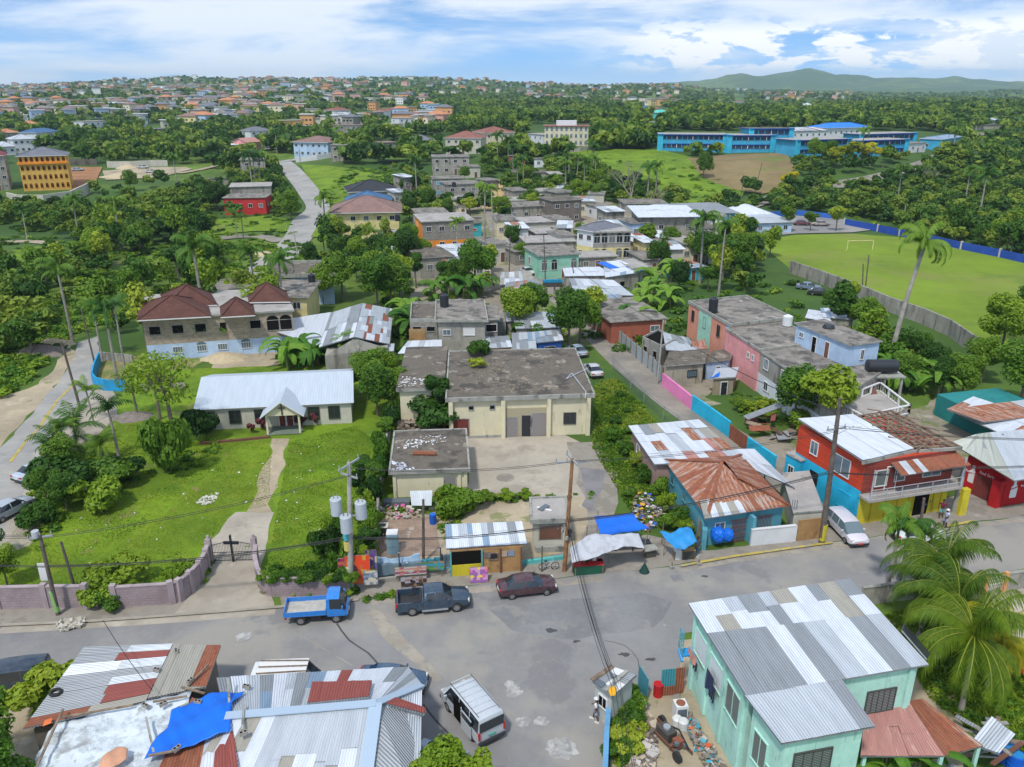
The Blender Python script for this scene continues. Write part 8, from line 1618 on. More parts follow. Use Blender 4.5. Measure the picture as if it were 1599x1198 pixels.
def lumps(seed,R,Hc,zc,n=9,flat_top=.0):
 r=random.Random(seed); L_=[]
 for i in range(n):
  a=r.uniform(0,2*PI); q=R*.62*math.sqrt(r.random()); z=zc+r.uniform(-.5,.55)*Hc*(1-q/R*.5); s=R*r.uniform(.22,.46); L_.append((q*math.cos(a),q*math.sin(a),z,s,s*r.uniform(.6,.95)*Hc/R if Hc < R else s*.9))
 return L_
class VObj:
 pass
def tree_proto(seed,R,Hc,zc,n,size,nl=9,trunk_h=None,tr=.16,limbs=5,lm=None,parts=True):
 L_=lumps(seed,R,Hc,zc,nl); P,Fc=blobs_crown(seed,L_,n,size); r=random.Random(seed+5)
 mb=MB(); th=trunk_h or zc*.75; top=Vector((r.uniform(-.2,.2),r.uniform(-.2,.2),th)); mb.tube([(0,0,-.3),(top.x*.4,top.y*.4,th*.5),top],[tr*1.3,tr,tr*.75],M_BARK,7)
 for i in range(limbs):
  b=L_[i % len(L_)]; e=Vector(b[:3]); m_=top.lerp(e,.55)+Vector((r.uniform(-.3,.3),r.uniform(-.3,.3),.2)); mb.tube([top*.9,m_,e],[tr*.5,tr*.32,tr*.12],M_BARK,5)
 return P,Fc,mb
def spawn(name,label,cat,loc,crown_me,trunk_me,rz=0,sc=1,szz=None,group=None,cn='crown'):
 t=thing(name,label,cat,loc,rz,group); t.scale=(sc,sc,szz or sc)
 o=bpy.data.objects.new(cn,crown_me); COL.objects.link(o); o.parent=t
 if trunk_me:o=bpy.data.objects.new('trunk',trunk_me); COL.objects.link(o); o.parent=t
 return t
def to_mesh(mb,name):
 o=mb.build(name,local=True); me=o.data; bpy.data.objects.remove(o); me.polygons.foreach_set('use_smooth',[True]*len(me.polygons)); return me
PR={}
LMK=[(80,290,'by the orange apartments'),(200,270,'by the sand plot'),(385,325,'by the red building'),(395,265,'by the stair tower house'),(487,235,'below the white mansion'),(130,180,'under the crest villa'),(35,345,'by the meadow pole at far left'),(45,382,'along the farm track'),(60,480,'above the left road shoulder'),(150,400,'in the middle of the left valley'),(250,350,'in the left valley short of the red building'),(230,450,'behind the tiled mansion left end'),(350,430,'behind the tiled mansion right end'),(310,200,'by the turquoise hill house'),(570,350,'by the yellow hip house'),(600,230,'by the pale box house'),(660,228,'by the blue patched orange house'),(720,240,'by the red peaked mansion'),(700,370,'by the orange walled house'),(710,300,'by the blue balcony house'),(780,345,'at the upper lane'),(780,230,'by the brown roofed cream house'),(885,215,'by the cream block'),(870,415,'by the mint village house'),(950,385,'by the two-tone house'),(1045,355,'by the big white roof'),(1085,400,'by the white garden house'),(1160,400,'at the left end of the playing field'),(1180,345,'by the pavilion'),(990,290,'by the wide bare tree'),(600,430,'above the gabled hall'),(690,440,'left of the big spreading tree'),(1400,300,'on the slope below the school road'),(1500,290,'on the far right slope'),(1560,350,'behind the blue field wall at right'),(1440,350,'behind the blue field wall in the middle'),(1300,320,'behind the parking lot'),(1520,240,'by the small blue house'),(560,290,'on the slope above the black roofs'),(850,290,'at the village top'),(500,440,'by the balustraded roof')]
def nearby(x,y):return min(LMK,key=lambda q:(q[0]-x)**2+((q[1]-y)*1.6)**2)[2]
def mkp(key,seed,R,Hc,zc,n,size,m,**k):
 P,Fc,mb=tree_proto(seed,R,Hc,zc,n,size,**k); PR[key]=(npmesh('crown_'+key,P,Fc,[m]),to_mesh(mb,'trunk_'+key),P,Fc)
for i in range(3):
 mkp('round%d' % i,11+i,3.4,3.7,5.4,5600,.20,L_MID,nl=19); mkp('dark%d' % i,21+i,3.3,4.0,5.2,6000,.20,L_DARK,nl=20)
mkp('lime0',31,2.6,2.4,4.6,2600,.21,L_LIME,nl=9); mkp('lime1',32,2.8,2.2,4.6,3200,.20,L_LIME,nl=11); mkp('yellow',33,3.2,2.4,4.4,2400,.25,L_YEL,nl=10); mkp('sparse',34,3.6,4.6,6.5,1050,.20,L_LIME,nl=16,limbs=12,tr=.2); mkp('tall',35,1.7,4.4,5.0,4200,.18,L_DARK,nl=14)
mkp('bush0',41,1.9,1.3,1.2,2000,.16,L_MID,nl=8,trunk_h=.5,tr=.06); mkp('bush1',42,2.0,1.4,1.2,2200,.16,L_DARK,nl=8,trunk_h=.5,tr=.06); mkp('bush2',43,1.7,1.0,.9,1500,.14,L_LIME,nl=8,trunk_h=.4,tr=.05); mkp('redbush',44,.8,.8,.8,420,.13,L_RED,nl=5,trunk_h=.3,tr=.04)
for i in range(4):mkp('mid%d' % i,51+i,3.2,3.4,4.8,1500,.34,[L_MID,L_DARK,L_WOODS,L_MID][i],nl=11)
def palm_meshes(key,h,nfr,flen,m,lean=.4,seed=1,r0=.2,r1=.14,droop=1.0,leafw=.09,nleaf=22,crownshaft=False,up=.5,lw=1.0,hang=.35):
 r=random.Random(seed); mb=MB(); top=Vector((lean,lean*.3,h)); K=7; mb.tube([Vector((lean*(i/K)**1.8,lean*.3*(i/K)**1.8,h*i/K-(.3 if i == 0 else 0))) for i in range(K+1)],[r0*1.35]+[r0+(r1-r0)*i/K for i in range(1,K+1)],M_PTRUNK,9)
 if crownshaft:mb.tube([top-Vector((0,0,.1)),top+Vector((0,0,1.2))],[r1*1.1,r1*.5],flat('crownshaft',(.10,.17,.04),.6),8); top=top+Vector((0,0,1.1))
 V=[]; Fq=[]; MIx=[]
 def quadf(a,b,c,d_,q=0):k=len(V); V.extend([tuple(a),tuple(b),tuple(c),tuple(d_)]); Fq.append((k,k+1,k+2,k+3)); MIx.append(q)
 for f in range(nfr):
  az_=2*PI*f/nfr*1.0+r.uniform(-.25,.25)+(f % 3)*.7; ring=f/nfr; el_=up+(.9-1.5*ring)*1.0+r.uniform(-.15,.15); L_=flen*r.uniform(.85,1.1); d_=Vector((math.cos(az_),math.sin(az_),0)); side=Vector((-d_.y,d_.x,0)); pts=[]
  p=top.copy(); a=el_; nseg=12
  for i in range(nseg+1):pts.append(p.copy()); p=p+(d_*math.cos(a)+Vector((0,0,math.sin(a))))*(L_/nseg); a -= (droop*(1.0+.5*r.random()))*(1.7/nseg)*(.5+i/nseg)
  for i in range(nseg):t_=(pts[i+1]-pts[i]).normalized(); w_=.035*(1-i/nseg)+.01; zz=Vector((0,0,.03)); quadf(pts[i]-side*w_+zz,pts[i]+side*w_+zz,pts[i+1]+side*w_+zz,pts[i+1]-side*w_+zz,1)
  for i in range(nleaf):
   q=(i+.7)/nleaf; j=min(nseg-1,int(q*nseg)); fr=q*nseg-j; b=pts[j].lerp(pts[j+1],fr); t_=(pts[j+1]-pts[j]).normalized(); ll=flen*.24*lw*math.sin(PI*min(1,.12+q*.86))**.6*r.uniform(.8,1.15)
   for s in (-1,1):
    e=b+(side*s*(.8)+t_*.55+Vector((0,0,-hang*r.uniform(.7,1.6)-.25*droop))).normalized()*ll; m1=b.lerp(e,.5)+Vector((0,0,.06*ll)); w2=t_*leafw
    quadf(b-w2*.3,b+w2*.5,m1+w2*.6,m1-w2*.5); quadf(m1-w2*.5,m1+w2*.6,e+w2*.05,e-w2*.05)
 PR[key]=(npmesh('crown_'+key,np.array(V),np.array(Fq),[m,L_RIB if 'coco' in key and 'dark' not in key else m],mi=np.array(MIx)),to_mesh(mb,'trunk_'+key),np.array(V),np.array(Fq))
palm_meshes('royal',12,15,4.5,L_PALM,.2,3,.26,.18,1.25,.17,26,True,.4,1.0,.8); palm_meshes('royal2',16,14,4.3,L_PALM,-.5,4,.28,.17,1.35,.17,26,True,.4,1.0,.8)
palm_meshes('coco',5,24,4.9,L_COCO,.6,5,.2,.14,1.25,.062,60,False,.6,.85,.7); palm_meshes('coco2',6.2,28,6.2,L_COCO,-.4,6,.2,.14,1.4,.068,70,False,.7,.8,.8); palm_meshes('giant',17,19,4.9,L_PALM,3.6,12,.38,.22,1.35,.13,44,True,.5,.9,.8); palm_meshes('cocodark',4.5,13,2.6,L_PALM,.3,7,.13,.1,.9,.08,20,False,.6)
palm_meshes('small',3.4,11,1.9,L_PALM,.1,8,.1,.07,.95,.07,14,False,.6); palm_meshes('lowcoco',2.2,14,3.0,L_PALM,.2,9,.16,.12,.85,.08,24,False,.7); palm_meshes('manila',3.8,13,2.1,L_PALM,.05,18,.12,.09,1.2,.12,20,True,.6,1.1,.7)
def banana(key,seed,n=11,L_=2.3,m=L_BAN):
 r=random.Random(seed); V=[]; Fq=[]
 for f in range(n):
  a=2*PI*f/n+r.uniform(-.3,.3); d_=Vector((math.cos(a),math.sin(a),0)); s=Vector((-d_.y,d_.x,0)); p=Vector((d_.x*.15,d_.y*.15,r.uniform(.5,1.6))); e=r.uniform(.7,1.3); ll=L_*r.uniform(.7,1.15); ns=8; pr_=None
  for i in range(ns+1):
   w_=.30*math.sin(PI*(.06+.9*i/ns))**.6; row=(p-s*w_-Vector((0,0,.08)),p,p+s*w_-Vector((0,0,.08)))
   if pr_:
    for q in (0,1):k=len(V); V.extend([tuple(pr_[q]),tuple(pr_[q+1]),tuple(row[q+1]),tuple(row[q])]); Fq.append((k,k+1,k+2,k+3))
   pr_=row; p=p+(d_*math.cos(e)+Vector((0,0,math.sin(e))))*(ll/ns); e -= .26*(1+.4*r.random())
 mb=MB()
 for k in range(3):mb.tube([(k*.25-.25,.1*k,-.1),(k*.2-.2,.05,1.4)],[.11,.07],flat('banana_stem',(.16,.20,.07),.7),7)
 PR[key]=(npmesh('leaves_'+key,np.array(V),np.array(Fq),[m]),to_mesh(mb,'stem_'+key),np.array(V),np.array(Fq))
banana('ban0',1); banana('ban1',2,13,2.6)
def bare(key,seed,h,spread,m=L_DRY,depth=5):
 r=random.Random(seed); mb=MB()
 def br(p,d_,l_,rad,k):
  e=p+d_*l_; mid_=p.lerp(e,.5)+Vector((r.uniform(-.1,.1),r.uniform(-.1,.1),.05))*l_*.4; mb.tube([p,mid_,e],[rad,rad*.8,rad*.6],M_BARKP,5 if rad > .05 else 3,cap=False)
  if k == 0:return
  for i in range(3):nd_=(d_+Vector((r.uniform(-1,1),r.uniform(-1,1),r.uniform(-.25,.6)))*spread).normalized(); br(e,nd_,l_*r.uniform(.62,.85),rad*.58,k-1)
 br(Vector((0,0,-.3)),Vector((0,0,1)),h*.3,.3,depth); return to_mesh(mb,key)
M_BARKP=pm('pale_dead_bark',(.26,.23,.19),.2,2,.95)
def T(kind,label,px,h=None,rz=None,name='tree',cat='tree',group=None,sc=None,szz=None,zoff=0,cn='crown',base=None,wide=None):
 """plant one tree whose foot stands at a photo pixel; h = wanted overall height in metres"""
 p=gp(*px); me=PR[kind]; H0=float(me[2][:,2].max()); s=sc or (h/H0 if h else 1); rr=random.Random(int(px[0]*7+px[1]))
 if wide:s=wide; szz=h/H0/wide
 return spawn(name,label,cat,(p.x,p.y,p.z+zoff),me[0],me[1],rr.uniform(0,6.28) if rz is None else rz,s,(szz*s if szz else None),group,cn)
T('bush1','dense dark bushy tree standing on the church lawn',(268,738),6.6,wide=1.45); T('bush1','dark bush joined to the right of the lawn tree below the church roof',(325,682),3.6,wide=1.3); T('sparse','tall thin airy tree with yellow green leaves overlapping the church roof',(275,700),11.0,szz=1.0); T('sparse','smaller airy tree left of the church above the lawn',(215,650),6.0)
T('sparse','second airy yellow green tree behind the church left end',(250,655),8.0)
for k,(kd,px,h,lb) in enumerate((('lowcoco',(96,728),4.6,'low broad palm at the left end of the lawn hedge'),('cocodark',(146,660),5.5,'palm with bare trunk top above the lawn hedge'),('small',(186,716),7.5,'thin trunked small crowned palm at the left of the lawn'),('lowcoco',(120,700),5.0,'low palm beneath the leaning grey pole'),('cocodark',(110,720),5.2,'leaning palm in the middle of the lawn hedge'),('lowcoco',(160,720),3.6,'yellowing low palm at the right of the lawn hedge'),('cocodark',(86,742),4.4,'leftmost palm of the lawn hedge'))):T(kd,lb,px,h,name='palm_tree',cat='palm',cn='fronds')
for k,(kd,px,h,lb) in enumerate((('bush1',(120,760),3.6,'dark shrub below the palms of the lawn hedge'),('bush0',(150,790),3.0,'round shrub at the near right of the lawn hedge'),('dark2',(75,792),3.9,'dark bushy tree at the left corner of the lawn'),('dark0',(105,800),4.0,'dark bushy tree beside the parked silver car'),('bush1',(195,745),2.6,'flat dark shrub right of the lawn hedge'),('bush0',(55,825),2.2,'shrub at the near left corner of the lawn'),('bush1',(165,765),2.8,'dark shrub between lawn hedge and lawn'),('dark1',(105,745),4.5,'leafy tree mixed into the lawn hedge palms'),('round0',(12,915),3.6,'bushy tree at the left edge behind the church wall'),('dark2',(-15,880),3.6,'bushy tree at the far left edge above the wall'),('bush0',(158,942),2.0,'pink flowered shrub spilling through the gap in the church wall'),('bush1',(172,952),1.4,'dark creeper shrub in the gap of the church wall'),('bush2',(185,915),2.4,'grey green shrub behind the pillared church wall'),('bush2',(290,905),1.6,'low hedge inside the curved church wall'))):T(kd,lb,px,h,name='bush' if 'bush' in kd else 'tree',cat='bush' if 'bush' in kd else 'tree')
for k,(px,h) in enumerate((((422,912),1.7),((445,915),1.8),((470,914),1.7),((495,912),1.9),((520,908),2.4),((515,880),3.2),((535,860),3.6),((540,890),3.0),((520,850),2.6),((505,870),2.6))):T('bush%d' % (k % 2),'creeper covered bush behind the overgrown church wall',px,h,name='bush',cat='bush',wide=.6,group='creeper bushes behind the overgrown church wall')
VL='vine smothered shrubs along the boundary wall'
VP=['beside the transformer pole','beside the brown slab','beside the outbuilding','near the warehouse wing']
for k,(px,h) in enumerate((((578,870),3.4),((575,845),3.8),((572,820),4.2),((580,800),4.6),((586,780),4.8),((590,760),4.4),((596,738),4.2),((600,715),4.0),((604,695),4.0),((608,675),3.6),((612,658),3.4),((565,775),3.6),((568,750),3.2),((585,825),3.4))):T('bush%d' % (k % 2) if k % 4 else 'tall','%s on the lawn boundary wall %s' % ('vine covered shrub' if k % 4 else 'taller trailing vine shrub',VP[0 if px[1] > 850 else 1 if px[1] > 790 else 2 if px[1] > 690 else 3]),px,h*.8,name='vine_shrub',cat='shrub',group=VL+VP[0 if px[1] > 850 else 1 if px[1] > 790 else 2 if px[1] > 690 else 3]+str(k % 4 > 0),wide=.62)
for k,(kd,px,h,lb) in enumerate((('dark0',(590,650),6.5,'dense dark tree filling the gap between church and warehouse'),('dark2',(575,625),6.5,'dark tree behind the gap between church and warehouse'),('round1',(600,610),6.0,'round tree at the warehouse left wing'),('dark1',(612,640),5.5,'dark tree touching the warehouse wing'),('tall',(684,672),6.6,'dark bushy tree growing against the warehouse front'),('bush1',(697,668),4.0,'lower bush in the warehouse corner'),('bush0',(712,800),2.4,'leafy bush in front of the outbuilding door'),('bush1',(728,797),1.8,'second bush right of the outbuilding door'),('bush2',(700,790),1.6,'small shrub under the outbuilding door'),('bush2',(760,783),1.0,'weed clump at the yard edge, nearest the bush'),('bush2',(790,781),1.0,'weed clump at the middle of the yard edge'),('bush2',(820,779),.9,'weed clump at the right of the yard edge'))):T(kd,lb,px,h,name='bush' if 'bush' in kd else 'tree',cat='bush' if 'bush' in kd else 'tree')
for k,(x,y) in enumerate(((480,662),(495,664),(512,660),(528,658),(545,658),(412,672),(395,676),(470,668))):T('redbush','dark red leaved garden shrub along the church front',(x,y),1.3+.3*(k % 2),name='red_shrub',cat='shrub',group='dark red shrubs along the church front')
p=at(745,575,4.75); t=spawn('roof_shrub','yellow green shrub growing out of the warehouse roof','shrub',tuple(p),PR['bush2'][0],PR['bush2'][1],0,.8); p=at(744,556,4.75); t=spawn('roof_shrub','round green bush at the back of the warehouse roof','shrub',tuple(p),PR['bush0'][0],PR['bush0'][1],0,1.0)
GB_='weedy bushes on the bank beside the driveway'
for k in range(26):
 rr=random.Random(k+400); x,y=rr.uniform(0,1),rr.uniform(0,1); px=935+x*45+y*45; py=600+y*180
 T('bush%d' % (k % 2),'weedy bush on the bank between driveway and zinc hall',(px,py),rr.uniform(.4,1.0),name='weed_bush',cat='bush',group=GB_) if k % 2 else None
for k,(px,h) in enumerate((((960,690),2.4),((978,710),2.2),((995,730),2.4),((1010,752),2.2),((1025,775),2.6),((1040,800),2.6),((1055,820),2.4),((1040,825),2.2),((1070,835),1.8))):T('bush%d' % (k % 3),'vine covered shrub along the fence left of the teal house',px,h*.8,name='vine_shrub',cat='shrub',wide=.6,group='vine shrubs along the teal house fence')
T('round0','large leafy mango tree overhanging the lane',(888,548),9.5); T('round1','mango tree left part leaning over the stalls',(905,535),8.0); T('lime1','orange tinged leafy tree behind the mango tree',(925,512),7.0); T('round2','broad leafy tree behind the blue stall',(808,522),8.0); T('round0','leafy tree by the shanty roofs left of the lane',(835,505),7.0); T('bush0','round bush in front of the zinc stalls behind the warehouse',(824,533),3.2,name='bush',cat='bush')
T('round1','big spreading tree with dense crown in the centre village',(742,455),9.5,sc=1.3); T('dark1','leafy tree left of the big spreading tree',(715,460),7.0); T('round2','round tree above the white roofed house',(637,420),9.0); T('dark2','dark tree between the gabled hall and the yellow house',(535,470),9.0); T('round0','tall leafy tree above the gabled hall',(590,485),10.0); T('dark0','dark tree behind the gabled hall',(612,480),9.5); T('lime1','lighter tree behind the gabled hall right side',(625,470),8.5); T('round1','tree at the end of the long yellow house',(505,475),7.5)
T('lime1','lopped bright green tree with clumped crown in front of the grey house',(1290,690),9.0); T('round2','pruned dark green tree left of the lopped one',(1238,668),7.4)
T('bush0','leafy shrub at the foot of the pruned trees',(1262,678),2.6,name='bush',cat='bush')
for k in range(16):rr=random.Random(k+70); T('bush2','low leafy crop plant in the plot beside the pink lane wall',(rr.uniform(1150,1225),rr.uniform(622,655)),rr.uniform(.7,1.2),name='crop_plant',cat='plant',group='crop plants in the plot behind the lane wall')
for k,(kd,px,h,lb) in enumerate((('giant',(1386,585),20.0,'very tall leaning royal palm with a hanging dead frond by the playing field'),('royal',(1092,445),15.0,'tall royal palm in front of the white garden house'),('royal2',(1122,462),14.5,'tall royal palm right of the white garden house'),('royal',(714,402),9.5,'royal palm with hanging fronds beside the orange walled house'),('royal',(184,595),11.5,'big royal palm with drooping crown behind the corner lot wall'),('royal2',(195,575),10.5,'second royal palm behind the corner lot wall'),('royal',(160,560),9.0,'royal palm standing by the left road bend'),('royal2',(756,402),17.0,'pair royal palm, very tall and slim beside the upper lane'),('royal',(510,378),13.0,'slim royal palm at the left of the yellow house'),('coco',(400,500),6.0,'palm behind the tiled mansion roofs'),('royal2',(1503,335),15.0,'tall pale trunked palm on the right slope, left one'),('royal',(1527,348),16.0,'tall pale trunked palm on the right slope, right one'),('small',(560,400),6.0,'young palm in front of the yellow hip house'),('small',(585,395),6.5,'second young palm in front of the yellow hip house'),('cocodark',(370,372),8.0,'palm below the red building'),('royal',(808,300),11.0,'palm beside the ochre dirt lane'),('cocodark',(540,575),5.5,'bushy low palm in front of the gabled hall'),('cocodark',(1128,440),9.0,'palm crown in the trees by the field'),('royal2',(900,300),13.0,'slim palm on the village edge below the pasture, left one'),('royal',(912,305),13.0,'slim palm on the village edge below the pasture, right one'))):T(kd,lb,px,h,name='palm_tree',cat='palm',cn='fronds',rz=.35 if kd == 'giant' else None)
for k,(px,lb) in enumerate((((248,560),'leftmost'),((283,557),'second'),((318,555),'third'),((353,553),'rightmost'))):T('manila',lb+' of the four small bright palms before the tiled mansion',px,4.8,name='palm_tree',cat='palm',cn='fronds',group='small palms in front of the tiled mansion')
for k,(kd,px,h,lb) in enumerate((('coco2',(1500,1110),8.4,'largest coconut palm with yellow ribs hanging over the pink porch roof'),('coco',(1462,1030),7.2,'yellow green coconut palm behind the large one'),('coco',(1432,1000),6.4,'coconut palm nearest the dark roadside wall'),('coco2',(1462,985),8.0,'coconut palm with crown in front of the road'),('coco',(1540,1075),5.6,'coconut palm at the right of the palm group'))):T(kd,lb,px,h,name='coconut_palm',cat='palm',cn='fronds')
T('manila','dark green palm with slim trunk at the roadside in front of the silver coupe',(1385,925),7.4,name='palm_tree',cat='palm',cn='fronds',rz=1); T('manila','second slim roadside palm beside the silver coupe',(1402,925),7.0,name='palm_tree',cat='palm',cn='fronds',rz=2.5)
for k,(px,lb) in enumerate((((1228,1222),'banana plant at the foot of the mint building lower wing, left one'),((1325,1226),'banana plant at the bottom edge beside the mint wing window'),((1375,1218),'banana plant below the pink porch roof, left one'),((1430,1222),'banana plant below the pink porch roof, right one'))):T('ban%d' % (k % 2),lb,px,2.9,name='banana_plant',cat='banana plant',cn='leaves')
BG='banana grove'
for k in range(46):
 rr=random.Random(k+700); zone=[(620,700,505,535),(945,1005,495,530),(1000,1065,430,490),(1385,1470,590,620),(660,760,455,470),(430,520,560,590)][k % 6]; T('ban%d' % (k % 2),['banana plant in the clump before the grey two-storey house','banana plant behind the zinc fence of the lane','banana plant in the big grove right of the shed roofs','banana plant behind the balustrade terrace','banana plant below the big spreading tree','banana plant between church and gabled hall'][k % 6],(rr.uniform(zone[0],zone[1]),rr.uniform(zone[2],zone[3])),rr.uniform(3.0,4.6),name='banana_plant',cat='banana plant',cn='leaves',group=['bananas before the grey house','bananas behind the zinc fence','bananas in the big grove','bananas behind the terrace','bananas below the big tree','bananas behind the church'][k % 6])
for k,(px,h,lb) in enumerate((((0,1290),6.0,'leafy tree filling the lower left corner'),((-20,1220),6.0,'leafy tree at the left edge below the SUV'),((90,1095),2.2,'shrub between the SUV and the striped roof'),((75,1110),2.6,'tall weed beside the left edge of the striped roof'),((695,1260),4.6,'bright green tree top at the bottom edge by the minibus'),((745,1275),4.0,'bright green tree top at the bottom right of the minibus'),((650,1280),3.8,'bright green tree top against the zinc roof at the bottom edge'))):T(['round0','round1','bush0','bush2','lime1','lime0','lime0'][k],lb,px,h)
for k in range(12):rr=random.Random(k+900); T('bush%d' % (k % 3),'weeds inside the kiosk boundary wall',(rr.uniform(960,990),rr.uniform(1085,1180)),rr.uniform(.7,1.3),name='weed_bush',cat='bush',group='weeds behind the kiosk')
for k,(kd,px,h,lb) in enumerate((('dark0',(1362,560),6.8,'dense tree left of the tall royal palm'),('round1',(1425,578),5.6,'dense tree right of the tall royal palm'),('dark2',(1340,530),7.0,'dark tree behind the roof room'),('dark1',(1450,592),5.2,'dark tree in front of the field wall'),('round0',(1560,560),9.5,'large dark tree at the right edge before the field'),('dark0',(1600,540),10.0,'tallest tree at the right edge by the field'),('round2',(1590,640),9.0,'bright leafy tree at the right edge above the zinc shed'),('dark2',(1530,600),6.5,'dark tree left of the bright edge tree'),('dark1',(1500,625),6.0,'dark tree behind the cyan shed'),('bush0',(1500,590),3.0,'bush by the grey field wall'),('dark0',(1470,620),5.5,'small dark tree between the terrace and the cyan shed'),('lime0',(1322,482),5.0,'reddish green tree by the floodlight poles'),('dark2',(1296,492),4.5,'dark tree behind the white rooftop room'),('dark1',(1408,610),5.0,'dark tree behind the tank platform'))):T(kd,lb,px,h,name='bush' if 'bush' in kd else 'tree',cat='bush' if 'bush' in kd else 'tree')
for k,(kd,px,h,lb) in enumerate((('dark0',(1098,280),9.5,'dark round tree at the edge of the dry slope'),('yellow',(1232,300),7.0,'yellow flowering tree below the school, alone on the left'),('round1',(1270,258),10.0,'green tree in front of the middle school block, left one'),('round0',(1295,256),9.0,'green tree in front of the middle school block, right one'),('yellow',(1305,262),8.0,'yellow tree in front of the school, left of the pair'),('yellow',(1327,260),9.5,'yellow green tree in front of the school, right of the pair'),('yellow',(1358,260),9.0,'yellow tree before the right school block'),('lime1',(1378,262),8.0,'lime tree right of the yellow trees'),('lime0',(1228,362),7.0,'bare looking tree by the parking lot, left one'),('lime0',(1305,362),7.0,'bare looking tree by the parking lot, right one'),('lime0',(1265,362),5.5,'small forked tree in front of the parked cars'),('yellow',(1120,242),5.0,'small yellow tree before the long school block'),('dark1',(455,345),9.0,'broad dark tree beside the winding road and red building'),('dark2',(340,330),9.0,'dark tree left of the red building'),('round1',(155,420),8.0,'large tree on the left valley floor'),('dark0',(205,300),8.0,'dark tree below the sand plot'))):T(kd,lb,px,h)
me=bare('bare_tree',3,15,.75); p=gp(985,330); t=thing('bare_tree','wide leafless grey tree below the green pasture','tree',tuple(p)); o=bpy.data.objects.new('branches',me); COL.objects.link(o); o.parent=t
for k,(px,s,lb) in enumerate((((1030,338),.6,'smaller leafless tree right of the wide bare tree'),((290,380),.5,'leafless tree below the left woods'),((1440,300),.6,'leafless tree on the right slope'))):
 p=gp(*px); t=thing('bare_tree',lb,'tree',tuple(p),k*2); t.scale=(s,s,s); o=bpy.data.objects.new('branches',me); COL.objects.link(o); o.parent=t
for k,(x,y,h) in enumerate(((640,345,7),(668,330,7),(700,340,6),(735,345,7),(782,350,8),(790,365,7),(800,390,6),(812,412,5),(905,385,6),(832,332,6),(905,318,8),(930,325,7),(1000,355,6),(1025,425,7),(1045,400,7),(1010,395,7),(1100,420,8),(1130,400,8),(1150,430,9),(1170,410,7),(1145,385,7),(765,425,6),(700,455,6),(650,450,7),(1060,455,6),(930,300,8),(960,315,8),(870,305,7),(820,290,7),(600,350,6),(590,415,7),(560,420,7),(485,420,6),(660,415,6),(640,405,8),(560,395,6),(745,320,6),(725,285,6),(650,300,6))):T(['dark1','round2','dark0','lime1','round0','tall'][k % 6],'%s village tree %s' % (['dark','round green','dark','lime green','round green','narrow dark'][k % 6],nearby(x,y)),(x,y),h,group='%s village trees %s' % (['dark','round green','dark','lime green','round green','narrow dark'][k % 6],nearby(x,y)))
for k in range(14):rr=random.Random(k+60); T('bush%d' % (k % 2),'creeper mound spilling over the top of the overgrown church wall',(414+k*10.2,927+2*(k % 2)),.8+.25*(k*7 % 5)/4,name='creeper',cat='creeper',wide=.42,zoff=1.15,group='creeper over the church wall')
def mask_at(x,y,h=6):pass
OPEN=[[(300,470),(330,425),(385,395),(505,388),(490,470)],[(1182,378),(1240,366),(1330,362),(1420,368),(1620,410),(1760,470),(1760,620),(1560,560),(1500,540),(1440,515),(1330,465),(1225,430)],[(1150,355),(1200,335),(1330,338),(1400,362),(1330,370),(1180,374)],[(1075,250),(1130,243),(1235,240),(1245,285),(1190,305),(1140,297),(1090,280)],[(880,238),(1030,235),(1080,246),(1095,280),(1165,298),(1145,320),(1075,325),(1030,305),(930,270),(890,262)],
 [(380,440),(420,395),(465,350),(455,310),(430,262),(395,262),(395,240),(520,240),(545,262),(600,262),(640,290),(545,300),(520,330),(512,380),(460,400),(430,440)],[(330,380),(330,345),(420,338),(470,348),(450,385)],[(0,430),(0,375),(90,372),(110,400),(60,425)],[(100,290),(105,262),(300,255),(330,262),(300,275),(255,284),(160,290)],
 [(-200,960),(-200,760),(60,560),(120,530),(110,510),(160,510),(165,545),(240,545),(350,545),(440,530),(480,470),(500,420),(620,470),(640,440),(760,420),(770,330),(800,330),(830,400),(1050,400),(1110,460),(1220,470),(1330,540),(1420,640),(1640,720),(1640,1300),(-200,1300)],
 [(345,340),(345,312),(430,305),(430,340)],[(515,378),(515,330),(540,300),(630,300),(635,378)],[(640,440),(640,340),(770,335),(770,440)],[(670,330),(670,250),(755,250),(765,330)],[(10,330),(-30,300),(10,240),(120,240),(150,300),(110,325)],[(1020,242),(1030,205),(1240,205),(1450,205),(1500,215),(1500,240),(1430,250),(1240,252),(1180,242)],[(815,245),(820,195),(925,195),(930,240)],[(780,400),(785,335),(910,325),(990,325),(1100,335),(1160,350),(1110,400),(1000,420),(900,430)],[(1250,282),(1250,300),(1150,335),(1140,320),(1220,298),(1340,275),(1450,245),(1440,215),(1490,215),(1490,245),(1430,272),(1340,292)],[(620,208),(615,180),(700,176),(710,205)],[(765,330),(765,270),(800,270),(785,330)],[(685,248),(690,212),(810,204),(812,238),(755,248)],[(635,240),(635,215),(682,215),(682,240)],[(560,255),(582,222),(625,222),(625,248)],[(1505,232),(1505,205),(1568,205),(1568,232)]]
OPEN.append([(1190,410),(1330,455),(1500,525),(1600,575),(1500,590),(1330,530),(1190,480)])
rw=random.Random(5)
def house_hit(px,py):
 for lb,p1,p2,*_ in FARN:
  if p1[0]-3 < px < p2[0]+3 and p1[1]-16 < py < p1[1]+7:return True
 return False
trees=[]; y=95.0; rows=[]
NEARC=2600
